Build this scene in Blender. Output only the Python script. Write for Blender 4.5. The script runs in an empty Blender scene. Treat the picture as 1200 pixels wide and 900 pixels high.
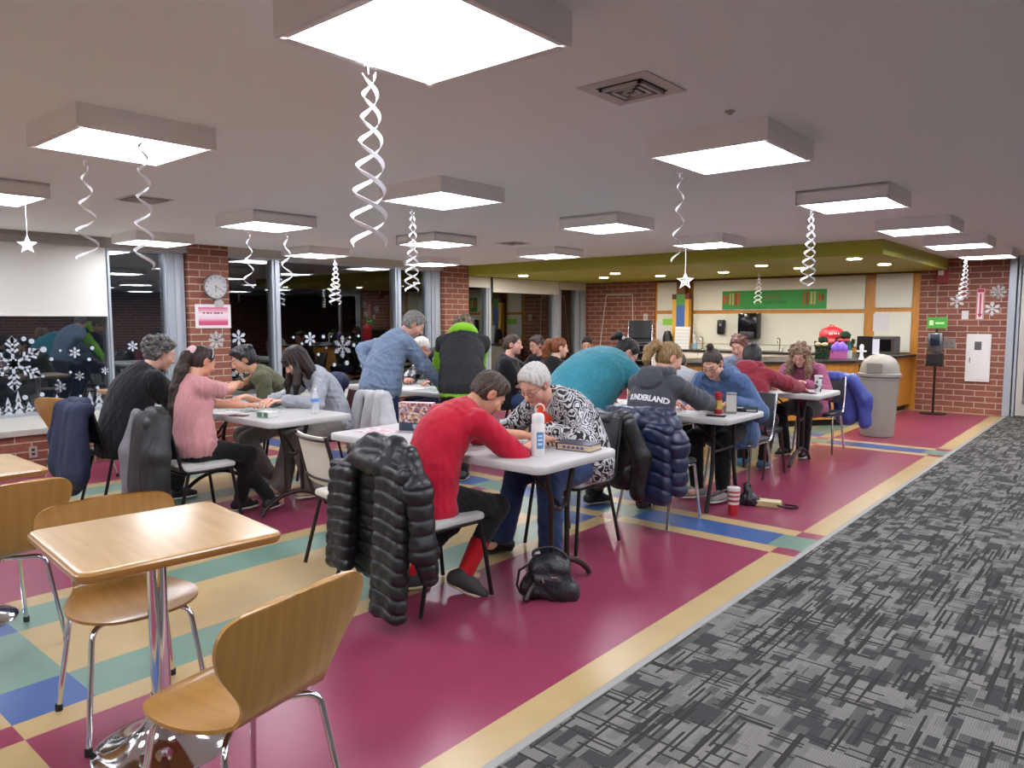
import bpy, bmesh, math, random
import numpy as np
from mathutils import Vector, Matrix, Euler
R = math.radians
S = bpy.context.scene
COL = S.collection
random.seed(7)

# ------------------------------------------------------------------ materials
def lin(h):
    h = h.lstrip('#')
    v = [int(h[i:i + 2], 16) / 255 for i in (0, 2, 4)]
    return tuple((x / 12.92 if x <= .04045 else ((x + .055) / 1.055) ** 2.4) for x in v)
MATS = {}
def nt(m):
    t = m.node_tree
    return t, t.nodes, t.links
def mat(name, color, rough=.6, metal=0., bump=0., bscale=40., var=0., vscale=6., spec=.5, trans=0., coat=0., emit=0.,
        ecol=None, stretch=(1, 1, 1), sheen=0., bdist=.01):
    if name in MATS: return MATS[name]
    m = bpy.data.materials.new(name); m.use_nodes = True
    t, N, L = nt(m)
    p = N['Principled BSDF']
    c = lin(color) if isinstance(color, str) else color
    p.inputs['Base Color'].default_value = (*c, 1)
    p.inputs['Roughness'].default_value = rough
    p.inputs['Metallic'].default_value = metal
    p.inputs['Specular IOR Level'].default_value = spec
    p.inputs['Transmission Weight'].default_value = trans
    p.inputs['Coat Weight'].default_value = coat
    p.inputs['Sheen Weight'].default_value = sheen
    if emit:
        p.inputs['Emission Color'].default_value = (*(lin(ecol) if ecol else c), 1)
        p.inputs['Emission Strength'].default_value = emit
    if bump or var:
        tc = N.new('ShaderNodeTexCoord'); mp = N.new('ShaderNodeMapping')
        mp.inputs['Scale'].default_value = stretch
        L.new(tc.outputs['Object'], mp.inputs[0])
    if bump:
        n = N.new('ShaderNodeTexNoise'); n.inputs['Scale'].default_value = bscale
        n.inputs['Detail'].default_value = 4
        b = N.new('ShaderNodeBump'); b.inputs['Strength'].default_value = bump; b.inputs['Distance'].default_value = bdist
        L.new(mp.outputs[0], n.inputs[0]); L.new(n.outputs[0], b.inputs['Height']); L.new(b.outputs[0], p.inputs['Normal'])
    if var:
        n = N.new('ShaderNodeTexNoise'); n.inputs['Scale'].default_value = vscale; n.inputs['Detail'].default_value = 5
        r = N.new('ShaderNodeValToRGB')
        r.color_ramp.elements[0].position = .3; r.color_ramp.elements[1].position = .7
        r.color_ramp.elements[0].color = (*[x * (1 - var) for x in c], 1)
        r.color_ramp.elements[1].color = (*[min(1, x * (1 + var)) for x in c], 1)
        L.new(mp.outputs[0], n.inputs[0]); L.new(n.outputs[0], r.inputs[0]); L.new(r.outputs[0], p.inputs['Base Color'])
    MATS[name] = m
    return m

def brick_mat(name, c1, c2, mortar):
    m = bpy.data.materials.new(name); m.use_nodes = True
    t, N, L = nt(m); p = N['Principled BSDF']
    uv = N.new('ShaderNodeUVMap'); b = N.new('ShaderNodeTexBrick')
    b.inputs['Scale'].default_value = 1
    b.inputs['Brick Width'].default_value = .305; b.inputs['Row Height'].default_value = .098
    b.inputs['Mortar Size'].default_value = .0075; b.inputs['Mortar Smooth'].default_value = .2
    b.inputs['Bias'].default_value = 0
    b.inputs['Color1'].default_value = (*lin(c1), 1); b.inputs['Color2'].default_value = (*lin(c2), 1)
    b.inputs['Mortar'].default_value = (*lin(mortar), 1)
    L.new(uv.outputs[0], b.inputs[0])
    n = N.new('ShaderNodeTexNoise'); n.inputs['Scale'].default_value = 22; n.inputs['Detail'].default_value = 6
    L.new(uv.outputs[0], n.inputs[0])
    mx = N.new('ShaderNodeMixRGB'); mx.blend_type = 'OVERLAY'; mx.inputs[0].default_value = .35
    L.new(b.outputs['Color'], mx.inputs[1]); L.new(n.outputs[0], mx.inputs[2]); L.new(mx.outputs[0], p.inputs['Base Color'])
    mul = N.new('ShaderNodeMath'); mul.operation = 'MULTIPLY'; mul.inputs[1].default_value = -1
    L.new(b.outputs['Fac'], mul.inputs[0])
    ad = N.new('ShaderNodeMath'); ad.operation = 'MULTIPLY_ADD'; ad.inputs[1].default_value = .3
    L.new(n.outputs[0], ad.inputs[0]); L.new(mul.outputs[0], ad.inputs[2])
    bp = N.new('ShaderNodeBump'); bp.inputs['Strength'].default_value = .6; bp.inputs['Distance'].default_value = .008
    L.new(ad.outputs[0], bp.inputs['Height']); L.new(bp.outputs[0], p.inputs['Normal'])
    p.inputs['Roughness'].default_value = .75
    return m

def wood_mat(name, c1, c2, rough=.35, scale=1., coat=.2, along=0):
    """grain runs along UV axis `along`"""
    m = bpy.data.materials.new(name); m.use_nodes = True
    t, N, L = nt(m); p = N['Principled BSDF']
    uv = N.new('ShaderNodeUVMap'); mp = N.new('ShaderNodeMapping')
    mp.inputs['Scale'].default_value = (3 * scale, 40 * scale, 1) if along == 0 else (40 * scale, 3 * scale, 1)
    L.new(uv.outputs[0], mp.inputs[0])
    n = N.new('ShaderNodeTexNoise'); n.inputs['Scale'].default_value = 1.; n.inputs['Detail'].default_value = 6
    n.inputs['Distortion'].default_value = .6
    L.new(mp.outputs[0], n.inputs[0])
    r = N.new('ShaderNodeValToRGB')
    r.color_ramp.elements[0].position = .3; r.color_ramp.elements[1].position = .72
    r.color_ramp.elements[0].color = (*lin(c1), 1); r.color_ramp.elements[1].color = (*lin(c2), 1)
    L.new(n.outputs[0], r.inputs[0]); L.new(r.outputs[0], p.inputs['Base Color'])
    p.inputs['Roughness'].default_value = rough; p.inputs['Coat Weight'].default_value = coat
    p.inputs['Coat Roughness'].default_value = .15
    return m

# ------------------------------------------------------------------ mesh building
class MB:
    def __init__(s): s.v = []; s.f = []; s.mi = []; s.m = 0
    def add(s, vs, fs, M=None):
        o = len(s.v)
        for q in vs:
            q = Vector(q)
            s.v.append(M @ q if M is not None else q)
        for f in fs: s.f.append([i + o for i in f]); s.mi.append(s.m)
        return s
    def box(s, a, b, M=None, bev=0.):
        x0, y0, z0 = [min(p, q) for p, q in zip(a, b)]; x1, y1, z1 = [max(p, q) for p, q in zip(a, b)]
        bev = min(bev, (x1 - x0) * .45, (y1 - y0) * .45, (z1 - z0) * .45)
        if bev <= 0:
            vs = [(x0, y0, z0), (x1, y0, z0), (x1, y1, z0), (x0, y1, z0), (x0, y0, z1), (x1, y0, z1), (x1, y1, z1), (x0, y1, z1)]
            return s.add(vs, [(0, 3, 2, 1), (4, 5, 6, 7), (0, 1, 5, 4), (1, 2, 6, 5), (2, 3, 7, 6), (3, 0, 4, 7)], M)
        bm = bmesh.new(); bmesh.ops.create_cube(bm, size=1)
        for v in bm.verts:
            v.co = Vector(((v.co.x + .5) * (x1 - x0) + x0, (v.co.y + .5) * (y1 - y0) + y0, (v.co.z + .5) * (z1 - z0) + z0))
        bmesh.ops.bevel(bm, geom=bm.edges[:], offset=bev, segments=2, affect='EDGES', profile=.6)
        bm.verts.index_update()
        s.add([v.co.copy() for v in bm.verts], [[v.index for v in f.verts] for f in bm.faces], M); bm.free()
        return s
    def tube(s, pts, r, n=10, M=None, closed=False, cap=True, r2=None):
        """tube along a polyline; r a number or a list; r2 flattens along the second normal"""
        pts = [Vector(p) for p in pts]; k = len(pts)
        rs = r if isinstance(r, (list, tuple)) else [r] * k
        T = []
        for i in range(k):
            a = pts[(i - 1) % k] if (closed or i > 0) else pts[i]
            b = pts[(i + 1) % k] if (closed or i < k - 1) else pts[i]
            T.append((b - a).normalized())
        up = Vector((0, 0, 1)) if abs(T[0].z) < .9 else Vector((1, 0, 0))
        nrm = T[0].cross(up).normalized()
        vs = []
        for i in range(k):
            nrm = (nrm - T[i] * nrm.dot(T[i])).normalized()
            bn = T[i].cross(nrm)
            for j in range(n):
                a = 2 * math.pi * j / n
                vs.append(pts[i] + nrm * math.cos(a) * rs[i] + bn * math.sin(a) * (rs[i] if r2 is None else r2))
        fs = []
        for i in range(k if closed else k - 1):
            for j in range(n):
                i2 = (i + 1) % k
                fs.append((i * n + j, i * n + (j + 1) % n, i2 * n + (j + 1) % n, i2 * n + j))
        if cap and not closed:
            fs.append(tuple(reversed(range(n)))); fs.append(tuple((k - 1) * n + j for j in range(n)))
        return s.add(vs, fs, M)
    def lathe(s, prof, n=32, M=None, cap=True):
        """prof: list of (radius, z)"""
        vs = [(r * math.cos(2 * math.pi * j / n), r * math.sin(2 * math.pi * j / n), z) for r, z in prof for j in range(n)]
        fs = [(i * n + j, i * n + (j + 1) % n, (i + 1) * n + (j + 1) % n, (i + 1) * n + j) for i in range(len(prof) - 1) for j in range(n)]
        if cap:
            fs.append(tuple(reversed(range(n)))); fs.append(tuple((len(prof) - 1) * n + j for j in range(n)))
        return s.add(vs, fs, M)
    def prism(s, poly, z0, z1, M=None):
        n = len(poly)
        a = sum(poly[i][0] * poly[(i + 1) % n][1] - poly[(i + 1) % n][0] * poly[i][1] for i in range(n))
        if a < 0: poly = poly[::-1]
        vs = [(x, y, z0) for x, y in poly] + [(x, y, z1) for x, y in poly]
        fs = [tuple(reversed(range(n))), tuple(range(n, 2 * n))] + [(i, (i + 1) % n, n + (i + 1) % n, n + i) for i in range(n)]
        return s.add(vs, fs, M)
    def grid(s, P):
        """P: 2-D list of points -> open surface"""
        a, b = len(P), len(P[0])
        return s.add([q for row in P for q in row], [(i * b + j, i * b + j + 1, (i + 1) * b + j + 1, (i + 1) * b + j) for i in range(a - 1) for j in range(b - 1)])
    def build(s, name, m, parent=None, smooth=None, uv=True):
        me = bpy.data.meshes.new(name)
        me.from_pydata([tuple(v) for v in s.v], [], s.f)
        for q in (m if isinstance(m, (list, tuple)) else [m]): me.materials.append(q)
        if any(s.mi): me.polygons.foreach_set('material_index', s.mi)
        me.update()
        return finish(name, me, parent, smooth, uv)

def finish(name, me, parent=None, smooth=None, uv=True):
    if uv: box_uv(me)
    o = bpy.data.objects.new(name, me); COL.objects.link(o)
    if parent is not None: o.parent = parent
    if smooth is not None:
        me.polygons.foreach_set('use_smooth', [True] * len(me.polygons))
        if smooth < 179: me.set_sharp_from_angle(angle=R(smooth))
    return o
def box_uv(me):
    n = len(me.loops)
    if not n: return
    lv = np.empty(n, np.int32); me.loops.foreach_get('vertex_index', lv)
    co = np.empty(len(me.vertices) * 3, np.float32); me.vertices.foreach_get('co', co); co = co.reshape(-1, 3)
    tot = np.empty(len(me.polygons), np.int32); me.polygons.foreach_get('loop_total', tot)
    nr = np.empty(len(me.polygons) * 3, np.float32); me.polygons.foreach_get('normal', nr); nr = np.abs(nr.reshape(-1, 3))
    ax = np.repeat(nr.argmax(1), tot); c = co[lv]
    uv = np.where((ax == 0)[:, None], c[:, [1, 2]], np.where((ax == 1)[:, None], c[:, [0, 2]], c[:, [0, 1]]))
    l = me.uv_layers.new(name='UVMap'); l.data.foreach_set('uv', uv.astype(np.float32).ravel())

def tag(o, label=None, cat=None, group=None, kind=None):
    if label: o['label'] = label
    if cat: o['category'] = cat
    if group: o['group'] = group
    if kind: o['kind'] = kind
    return o
def thing(name, label, cat, loc=(0, 0, 0), rz=0., group=None):
    o = bpy.data.objects.new(name, None); COL.objects.link(o)
    o.empty_display_size = .05
    o.location = loc; o.rotation_euler = (0, 0, rz)
    return tag(o, label, cat, group)
def dup(o, loc=None, rz=None, label=None, group=None):
    def cp(a, par):
        c = a.copy(); COL.objects.link(c); c.parent = par
        for ch in KIDS(a): cp(ch, c)
        return c
    r = cp(o, None)
    if loc is not None: r.location = loc
    if rz is not None: r.rotation_euler = (0, 0, rz)
    if label: r['label'] = label
    if group: r['group'] = group
    return r
def KIDS(a): return [x for x in list(COL.objects) if x.parent is a]
def struct(o, label=None, group=None): return tag(o, label, None, group, 'structure')
def arc(c, r, a0, a1, n, u=(1, 0, 0), v=(0, 0, 1)):
    c, u, v = Vector(c), Vector(u), Vector(v)
    return [c + u * r * math.cos(a0 + (a1 - a0) * i / n) + v * r * math.sin(a0 + (a1 - a0) * i / n) for i in range(n + 1)]
def fillet(pts, r, n=5):
    """round the inner corners of a polyline"""
    pts = [Vector(p) for p in pts]; out = [pts[0]]
    for i in range(1, len(pts) - 1):
        a, b, c = pts[i - 1], pts[i], pts[i + 1]
        d1 = (a - b); d2 = (c - b); q = min(r, d1.length * .45, d2.length * .45)
        p1 = b + d1.normalized() * q; p2 = b + d2.normalized() * q
        for k in range(n + 1):
            t = k / n
            out.append((1 - t) ** 2 * p1 + 2 * t * (1 - t) * b + t * t * p2)
    return out + [pts[-1]]
def frame(o, x, y=None, z=None):
    """matrix with given origin and axes (columns)"""
    M = Matrix.Identity(4)
    for i, a in enumerate((x, y, z)):
        for j in range(3): M[j][i] = a[j]
    for j in range(3): M[j][3] = o[j]
    return M
# ------------------------------------------------------------------ the setting
ZC = 2.60; XW = -9.98; YK = 14.42; XC = -1.69
WHITE = mat('white_paint', '#d8d6d0', .55)
CEIL = mat('ceiling_paint', '#ebf0f0', .85, bump=.05, bscale=120)
BRICK = brick_mat('brick', '#8c5443', '#784638', '#b5a08c')
CREAM = mat('cream_panel', '#dcdccc', .35)
GREENP = mat('olive_green_paint', '#a3a43a', .6)
SILVER = mat('painted_aluminium', '#a4abb2', .4, .3)
DGREY = mat('dark_metal', '#2b2826', .45, .3)
CHROME = mat('chrome', '#d8d8da', .08, 1.)
BLACK = mat('black_plastic', '#0d0d0e', .35)
STONE = mat('sill_stone', '#b6b3a8', .5, var=.06, vscale=14)
OAK = wood_mat('honey_oak', '#b97a26', '#cf9137', .4, 1., .1, along=1)
DOAK = wood_mat('dark_oak', '#5d3a17', '#70481d', .5, 1., .1)

def tile_mat(name, c, v=.10):
    m = mat(name, c, .22, var=v, vscale=5, spec=.45)
    t, N, L = nt(m); p = N['Principled BSDF']
    tc = N.new('ShaderNodeTexCoord'); p.inputs['Roughness'].default_value = .3
    b = N.new('ShaderNodeBump'); b.inputs['Strength'].default_value = .04; b.inputs['Distance'].default_value = .02
    n2 = N.new('ShaderNodeTexNoise'); n2.inputs['Scale'].default_value = 6; L.new(tc.outputs['Object'], n2.inputs[0])
    L.new(n2.outputs[0], b.inputs['Height']); L.new(b.outputs[0], p.inputs['Normal'])
    return m
TILES = [tile_mat('burgundy_tile', '#84344e', .07), tile_mat('cream_tile', '#ae976b', .05), tile_mat('sage_tile', '#6a8879', .05), tile_mat('blue_tile', '#39578c', .06)]

def build_floor():
    # stripes across X (bands that run along Y): burgundy field | cream .15 | sage .32 | cream .66 | sage .33 | cream .16 | burgundy
    PX = 2.89; PY = 4.69
    xb = []
    for k in range(3):
        o = -PX * k
        xb += [o + q for q in (-1.87, -3.13, -3.28, -3.60, -4.27, -4.60)]
    xb = sorted(set([-10.2, XC] + [round(q, 3) for q in xb if -10.2 < q < XC] + [-1.95, -3.06, -3.38, -4.49, -4.84, -5.95, -6.27, -7.38, -7.73]))
    yb = [-6., YK + .02]
    for k in range(-2, 4):
        c = 5.215 + PY * k
        yb += [c + q for q in (-.62, -.315, -.165, .165, .315, .62)]
    yb = sorted(q for q in set(round(q, 3) for q in yb) if -6.01 < q < YK + .03)
    def colour(x, y):
        q = (y - 5.215 + PY * 20 + PY / 2) % PY - PY / 2; aq = abs(q)
        inband = aq < .315
        # which stripe column
        u = (-1.69 - x)
        if u < .18:                                   # cream border by the carpet
            if inband: return 2 if aq < .165 else 0
            return 1
        u = (-3.13 - x) % PX                          # 0 at the right edge of a cross aisle
        aisle = u < 1.63
        if inband:
            if aisle:
                if u < .15 or u > 1.48: return 2 if aq < .165 else 0
                if u < .25 or u > 1.38: return 2 if aq < .165 else 1
                return 3 if aq < .165 else (1 if (u < .47 or u > 1.14) else 2)
            if u > PX - .07 or u < 1.70: return 2 if aq < .165 else 1
            return 3 if aq < .165 else 1
        if not aisle: return 0
        if u < .15 or u > 1.47: return 1
        if .47 <= u <= 1.14: return 2 if aq < .62 else 1
        return 3 if aq < .62 else 2
    mb = MB()
    V = {}
    for j in range(len(yb) - 1):
        for i in range(len(xb) - 1):
            x0, x1, y0, y1 = xb[i], xb[i + 1], yb[j], yb[j + 1]
            mb.m = colour((x0 + x1) / 2, (y0 + y1) / 2)
            mb.add([(x0, y0, 0), (x1, y0, 0), (x1, y1, 0), (x0, y1, 0)], [(0, 1, 2, 3)])
    struct(mb.build('floor', TILES), 'glossy vinyl tile floor in burgundy, cream, sage and blue bands')

def carpet_mat():
    m = bpy.data.materials.new('striped_grey_carpet'); m.use_nodes = True
    t, N, L = nt(m); p = N['Principled BSDF']; p.inputs['Roughness'].default_value = .95; p.inputs['Specular IOR Level'].default_value = .1
    tc = N.new('ShaderNodeTexCoord'); sp = N.new('ShaderNodeSeparateXYZ'); L.new(tc.outputs['Object'], sp.inputs[0])
    def M(op, a, b=None, c=None):
        n = N.new('ShaderNodeMath'); n.operation = op
        for i, q in enumerate((a, b, c)):
            if q is None: continue
            if isinstance(q, (int, float)): n.inputs[i].default_value = q
            else: L.new(q, n.inputs[i])
        return n.outputs[0]
    def WN(a, b):
        cx = N.new('ShaderNodeCombineXYZ'); L.new(a, cx.inputs[0]); L.new(b, cx.inputs[1])
        w = N.new('ShaderNodeTexWhiteNoise'); w.noise_dimensions = '2D'; L.new(cx.outputs[0], w.inputs[0]); return w.outputs[0]
    x, y = sp.outputs[0], sp.outputs[1]
    def layer(wx, wy, seed):
        ci = M('FLOOR', M('DIVIDE', M('ADD', x, seed), wx))
        off = WN(ci, M('MULTIPLY', ci, .37))
        cj = M('FLOOR', M('ADD', M('DIVIDE', y, wy), M('MULTIPLY', off, 17.)))
        return WN(ci, cj), ci
    A, _ = layer(.044, .09, 3.1)
    B, _ = layer(.105, .16, 7.7)
    C, _ = layer(.0115, .28, 1.3)
    D, _ = layer(.13, .011, 5.3)
    v = M('ADD', M('MULTIPLY', A, .5), M('MULTIPLY', B, .5))
    r = N.new('ShaderNodeValToRGB'); r.color_ramp.interpolation = 'CONSTANT'
    e = r.color_ramp.elements; e[0].position = 0; e[0].color = (*lin('#424242'), 1); e[1].position = .37; e[1].color = (*lin('#575653'), 1)
    for pos, cc in ((.47, '#6d6c68'), (.66, '#787672')):
        q = e.new(pos); q.color = (*lin(cc), 1)
    L.new(v, r.inputs[0])
    dark = M('MAXIMUM', M('GREATER_THAN', C, .84), M('GREATER_THAN', D, .905))
    mx = N.new('ShaderNodeMixRGB'); mx.inputs[2].default_value = (*lin('#373635'), 1)
    L.new(dark, mx.inputs[0]); L.new(r.outputs[0], mx.inputs[1])
    # fine ribs across
    rib = M('SINE', M('MULTIPLY', x, 2 * math.pi / .009))
    rb = M('MULTIPLY_ADD', rib, .13, .92)
    mx2 = N.new('ShaderNodeMixRGB'); mx2.blend_type = 'MULTIPLY'; mx2.inputs[0].default_value = 1
    L.new(mx.outputs[0], mx2.inputs[1]); L.new(rb, mx2.inputs[2])
    nz = N.new('ShaderNodeTexNoise'); nz.inputs['Scale'].default_value = 260; L.new(tc.outputs['Object'], nz.inputs[0])
    mx3 = N.new('ShaderNodeMixRGB'); mx3.blend_type = 'OVERLAY'; mx3.inputs[0].default_value = .5
    L.new(mx2.outputs[0], mx3.inputs[1]); L.new(nz.outputs[0], mx3.inputs[2]); L.new(mx3.outputs[0], p.inputs['Base Color'])
    bp = N.new('ShaderNodeBump'); bp.inputs['Strength'].default_value = .4; bp.inputs['Distance'].default_value = .004
    L.new(rib, bp.inputs['Height']); L.new(bp.outputs[0], p.inputs['Normal'])
    return m

def setting():
    build_floor()
    struct(MB().box((XC + .03, -6, -.02), (8, YK + 8, .008)).build('carpet', carpet_mat()), 'grey striped carpet tiles beside the vinyl floor')
    struct(MB().box((XC - .005, -6, -.01), (XC + .035, YK, .012), bev=.004).build('trim_1', mat('edge_strip', '#8d8c88', .5)), 'grey edging strip between vinyl tiles and carpet')
    struct(MB().box((-10.3, -6, ZC), (8, YK + 8, ZC + .1)).build('ceiling', CEIL), 'plain off-white plaster ceiling')
    # window wall: sill bench, header, posts, columns
    struct(MB().box((-8.84, -6, 0), (-8.74 - .1 - .16, YK, .36)).build('wall_left', BRICK), 'low brick wall under the window ledge')
    struct(MB().box((-10.06, -6, .37), (-8.80, YK, .435), bev=.008).build('trim_2', STONE), 'pale stone window ledge')
    struct(MB().box((-10.1, -6, 2.47), (-9.95, 10.3, ZC)).build('trim_3', mat('header_paint', '#b3afa8', .6)), 'grey header band over the windows')
    for i, (y0, y1) in enumerate(((4.88, 5.46), (9.72, 10.36))):
        struct(MB().box((-10.3, y0, .43), (-9.93, y1, ZC)).build('brick_column', BRICK), ('brick column with a wall clock between the windows', 'brick column between the windows near the green soffit')[i])
    posts = [(3.87, .06), (4.62, .07), (4.75, .2), (6.25, .13), (8.65, .13), (9.38, .08), (9.56, .22), (11.0, .14), (13.28, .26), (14.05, .10), (14.26, .22)]
    for i, (y, w) in enumerate(posts):
        mb = MB()
        mb.box((-10.10, y - w / 2, .43), (-9.99, y + w / 2, 2.49), bev=.006)
        mb.box((-9.99, y - w * .18, .43), (-9.965, y + w * .18, 2.49), bev=.004)
        struct(mb.build('trim_%d' % (4 + i), SILVER), 'painted metal window post')
    # panes: 1..n between posts
    g = bpy.data.materials.new('night_window_glass'); g.use_nodes = True
    t, N, L = nt(g); N.remove(N['Principled BSDF'])
    fr = N.new('ShaderNodeFresnel'); fr.inputs[0].default_value = 2.2
    tr = N.new('ShaderNodeBsdfTransparent'); tr.inputs[0].default_value = (.8, .85, .85, 1)
    gl = N.new('ShaderNodeBsdfGlossy'); gl.inputs['Roughness'].default_value = .012; gl.inputs[0].default_value = (.95, 1, 1, 1)
    mx = N.new('ShaderNodeMixShader'); L.new(fr.outputs[0], mx.inputs[0]); L.new(tr.outputs[0], mx.inputs[1]); L.new(gl.outputs[0], mx.inputs[2])
    L.new(mx.outputs[0], N['Material Output'].inputs[0])
    spans = [(-6, 1.2), (1.2, 3.87), (3.87, 4.7), (5.46, 6.25), (6.25, 8.65), (8.65, 9.45), (10.36, 11.0), (11.0, 13.28), (13.28, 14.3)]
    for i, (a, b) in enumerate(spans):
        w = MB().box((-10.075, a, .435), (-10.055, b, 2.5)).build('window_%d' % (i + 1), SILVER)
        w.data.materials.clear(); w.data.materials.append(g)
        struct(w, 'dark window pane reflecting the room at night')
        # slim frame round the pane, part of the window
        f = MB()
        f.box((-10.09, a, .43), (-10.02, b, .475)); f.box((-10.09, a, 2.45), (-10.02, b, 2.5))
        f.build('window_frame', SILVER, w)
    struct(MB().box((-16, -8, -.3), (-10.3, 18, -.1)).build('ground', mat('night_asphalt', '#141414', .9)), 'dark ground outside the windows')
    # kitchen wall, right brick piece, other walls
    struct(MB().box((-10.3, YK, 0), (-8.2, YK + .2, ZC)).build('wall_back', BRICK), 'brick wall section beside the kitchenette')
    struct(MB().box((-3.02, YK, 0), (-1.74, YK + .3, ZC)).build('wall_right', BRICK), 'brick wall with the white cabinet by the doorway')
    struct(MB().box((-8.2, YK + .02, 0), (-3.02, YK + .2, ZC)).build('wall_kitchenette', OAK), 'honey wood wall behind the kitchenette panels')
    struct(MB().box((-8.12, YK - .02, 2.39), (-3.9, YK + .02, 2.42)).box((-8.2, YK - .012, 2.37), (-3.02, YK + .02, 2.42)).build('trim_20', DOAK), 'dark wood strip under the green soffit')
    for i, (x0, x1, z0, z1) in enumerate(((-8.13, -7.66, 1.76, 2.36), (-7.28, -3.91, 1.76, 2.37), (-3.73, -3.14, 1.78, 2.38), (-8.13, -7.66, 1.0, 1.69), (-7.28, -3.91, 1.08, 1.69), (-3.73, -3.14, 1.0, 1.71))):
        struct(MB().box((x0, YK - .025, z0), (x1, YK + .02, z1), bev=.006).build('wall_panel', CREAM), 'glossy cream wall panel over the kitchenette counter')
    struct(MB().box((-9.95, 10.36, 2.41), (-2.62, YK, ZC - .001)).build('soffit', GREENP), 'olive green dropped soffit over the kitchenette')
    # room ends that only the windows mirror
    W2 = mat('far_wall_paint', '#e6e2da', .8)
    struct(MB().box((7.9, -6, 0), (8.1, YK + 8, ZC)).build('wall_east', BRICK)); struct(MB().box((-10.3, -6.1, 0), (8, -5.9, ZC)).build('wall_south', W2))
    struct(MB().box((-1.74, YK + 7.9, 0), (8, YK + 8.1, ZC)).build('wall_north', W2)); struct(MB().box((-1.9, YK + .3, 0), (-1.74, YK + 8, ZC)).build('wall_hall', W2))
    # doorway at the right: aluminium posts, open glass leaf
    d = MB(); d.box((-1.735, YK - .05, 0), (-1.63, YK + .1, ZC), bev=.006).box((-1.61, YK - .03, 0), (-1.575, YK + .08, ZC), bev=.004)
    d.box((-1.6, YK - .04, 2.44), (5, YK + .1, ZC))
    struct(d.build('door_1', SILVER), 'aluminium door frame beside the brick wall')
    lf = MB(); lf.box((-1.56, YK - .02, .02), (-1.47, YK + .03, 2.42), bev=.004).box((-1.47, YK - .02, .02), (-.7, YK + .03, .2)).box((-.7, YK - .02, .02), (-.6, YK + .03, 2.42)).box((-1.47, YK - .02, 2.3), (-.7, YK + .03, 2.42))
    lf = struct(lf.build('door_2', mat('door_aluminium', '#b9b6ae', .4, .3)), 'glass door leaf in a pale metal frame at the doorway')
    MB().box((-1.47, YK, .2), (-.7, YK + .012, 2.3)).build('pane', g, lf)

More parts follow.
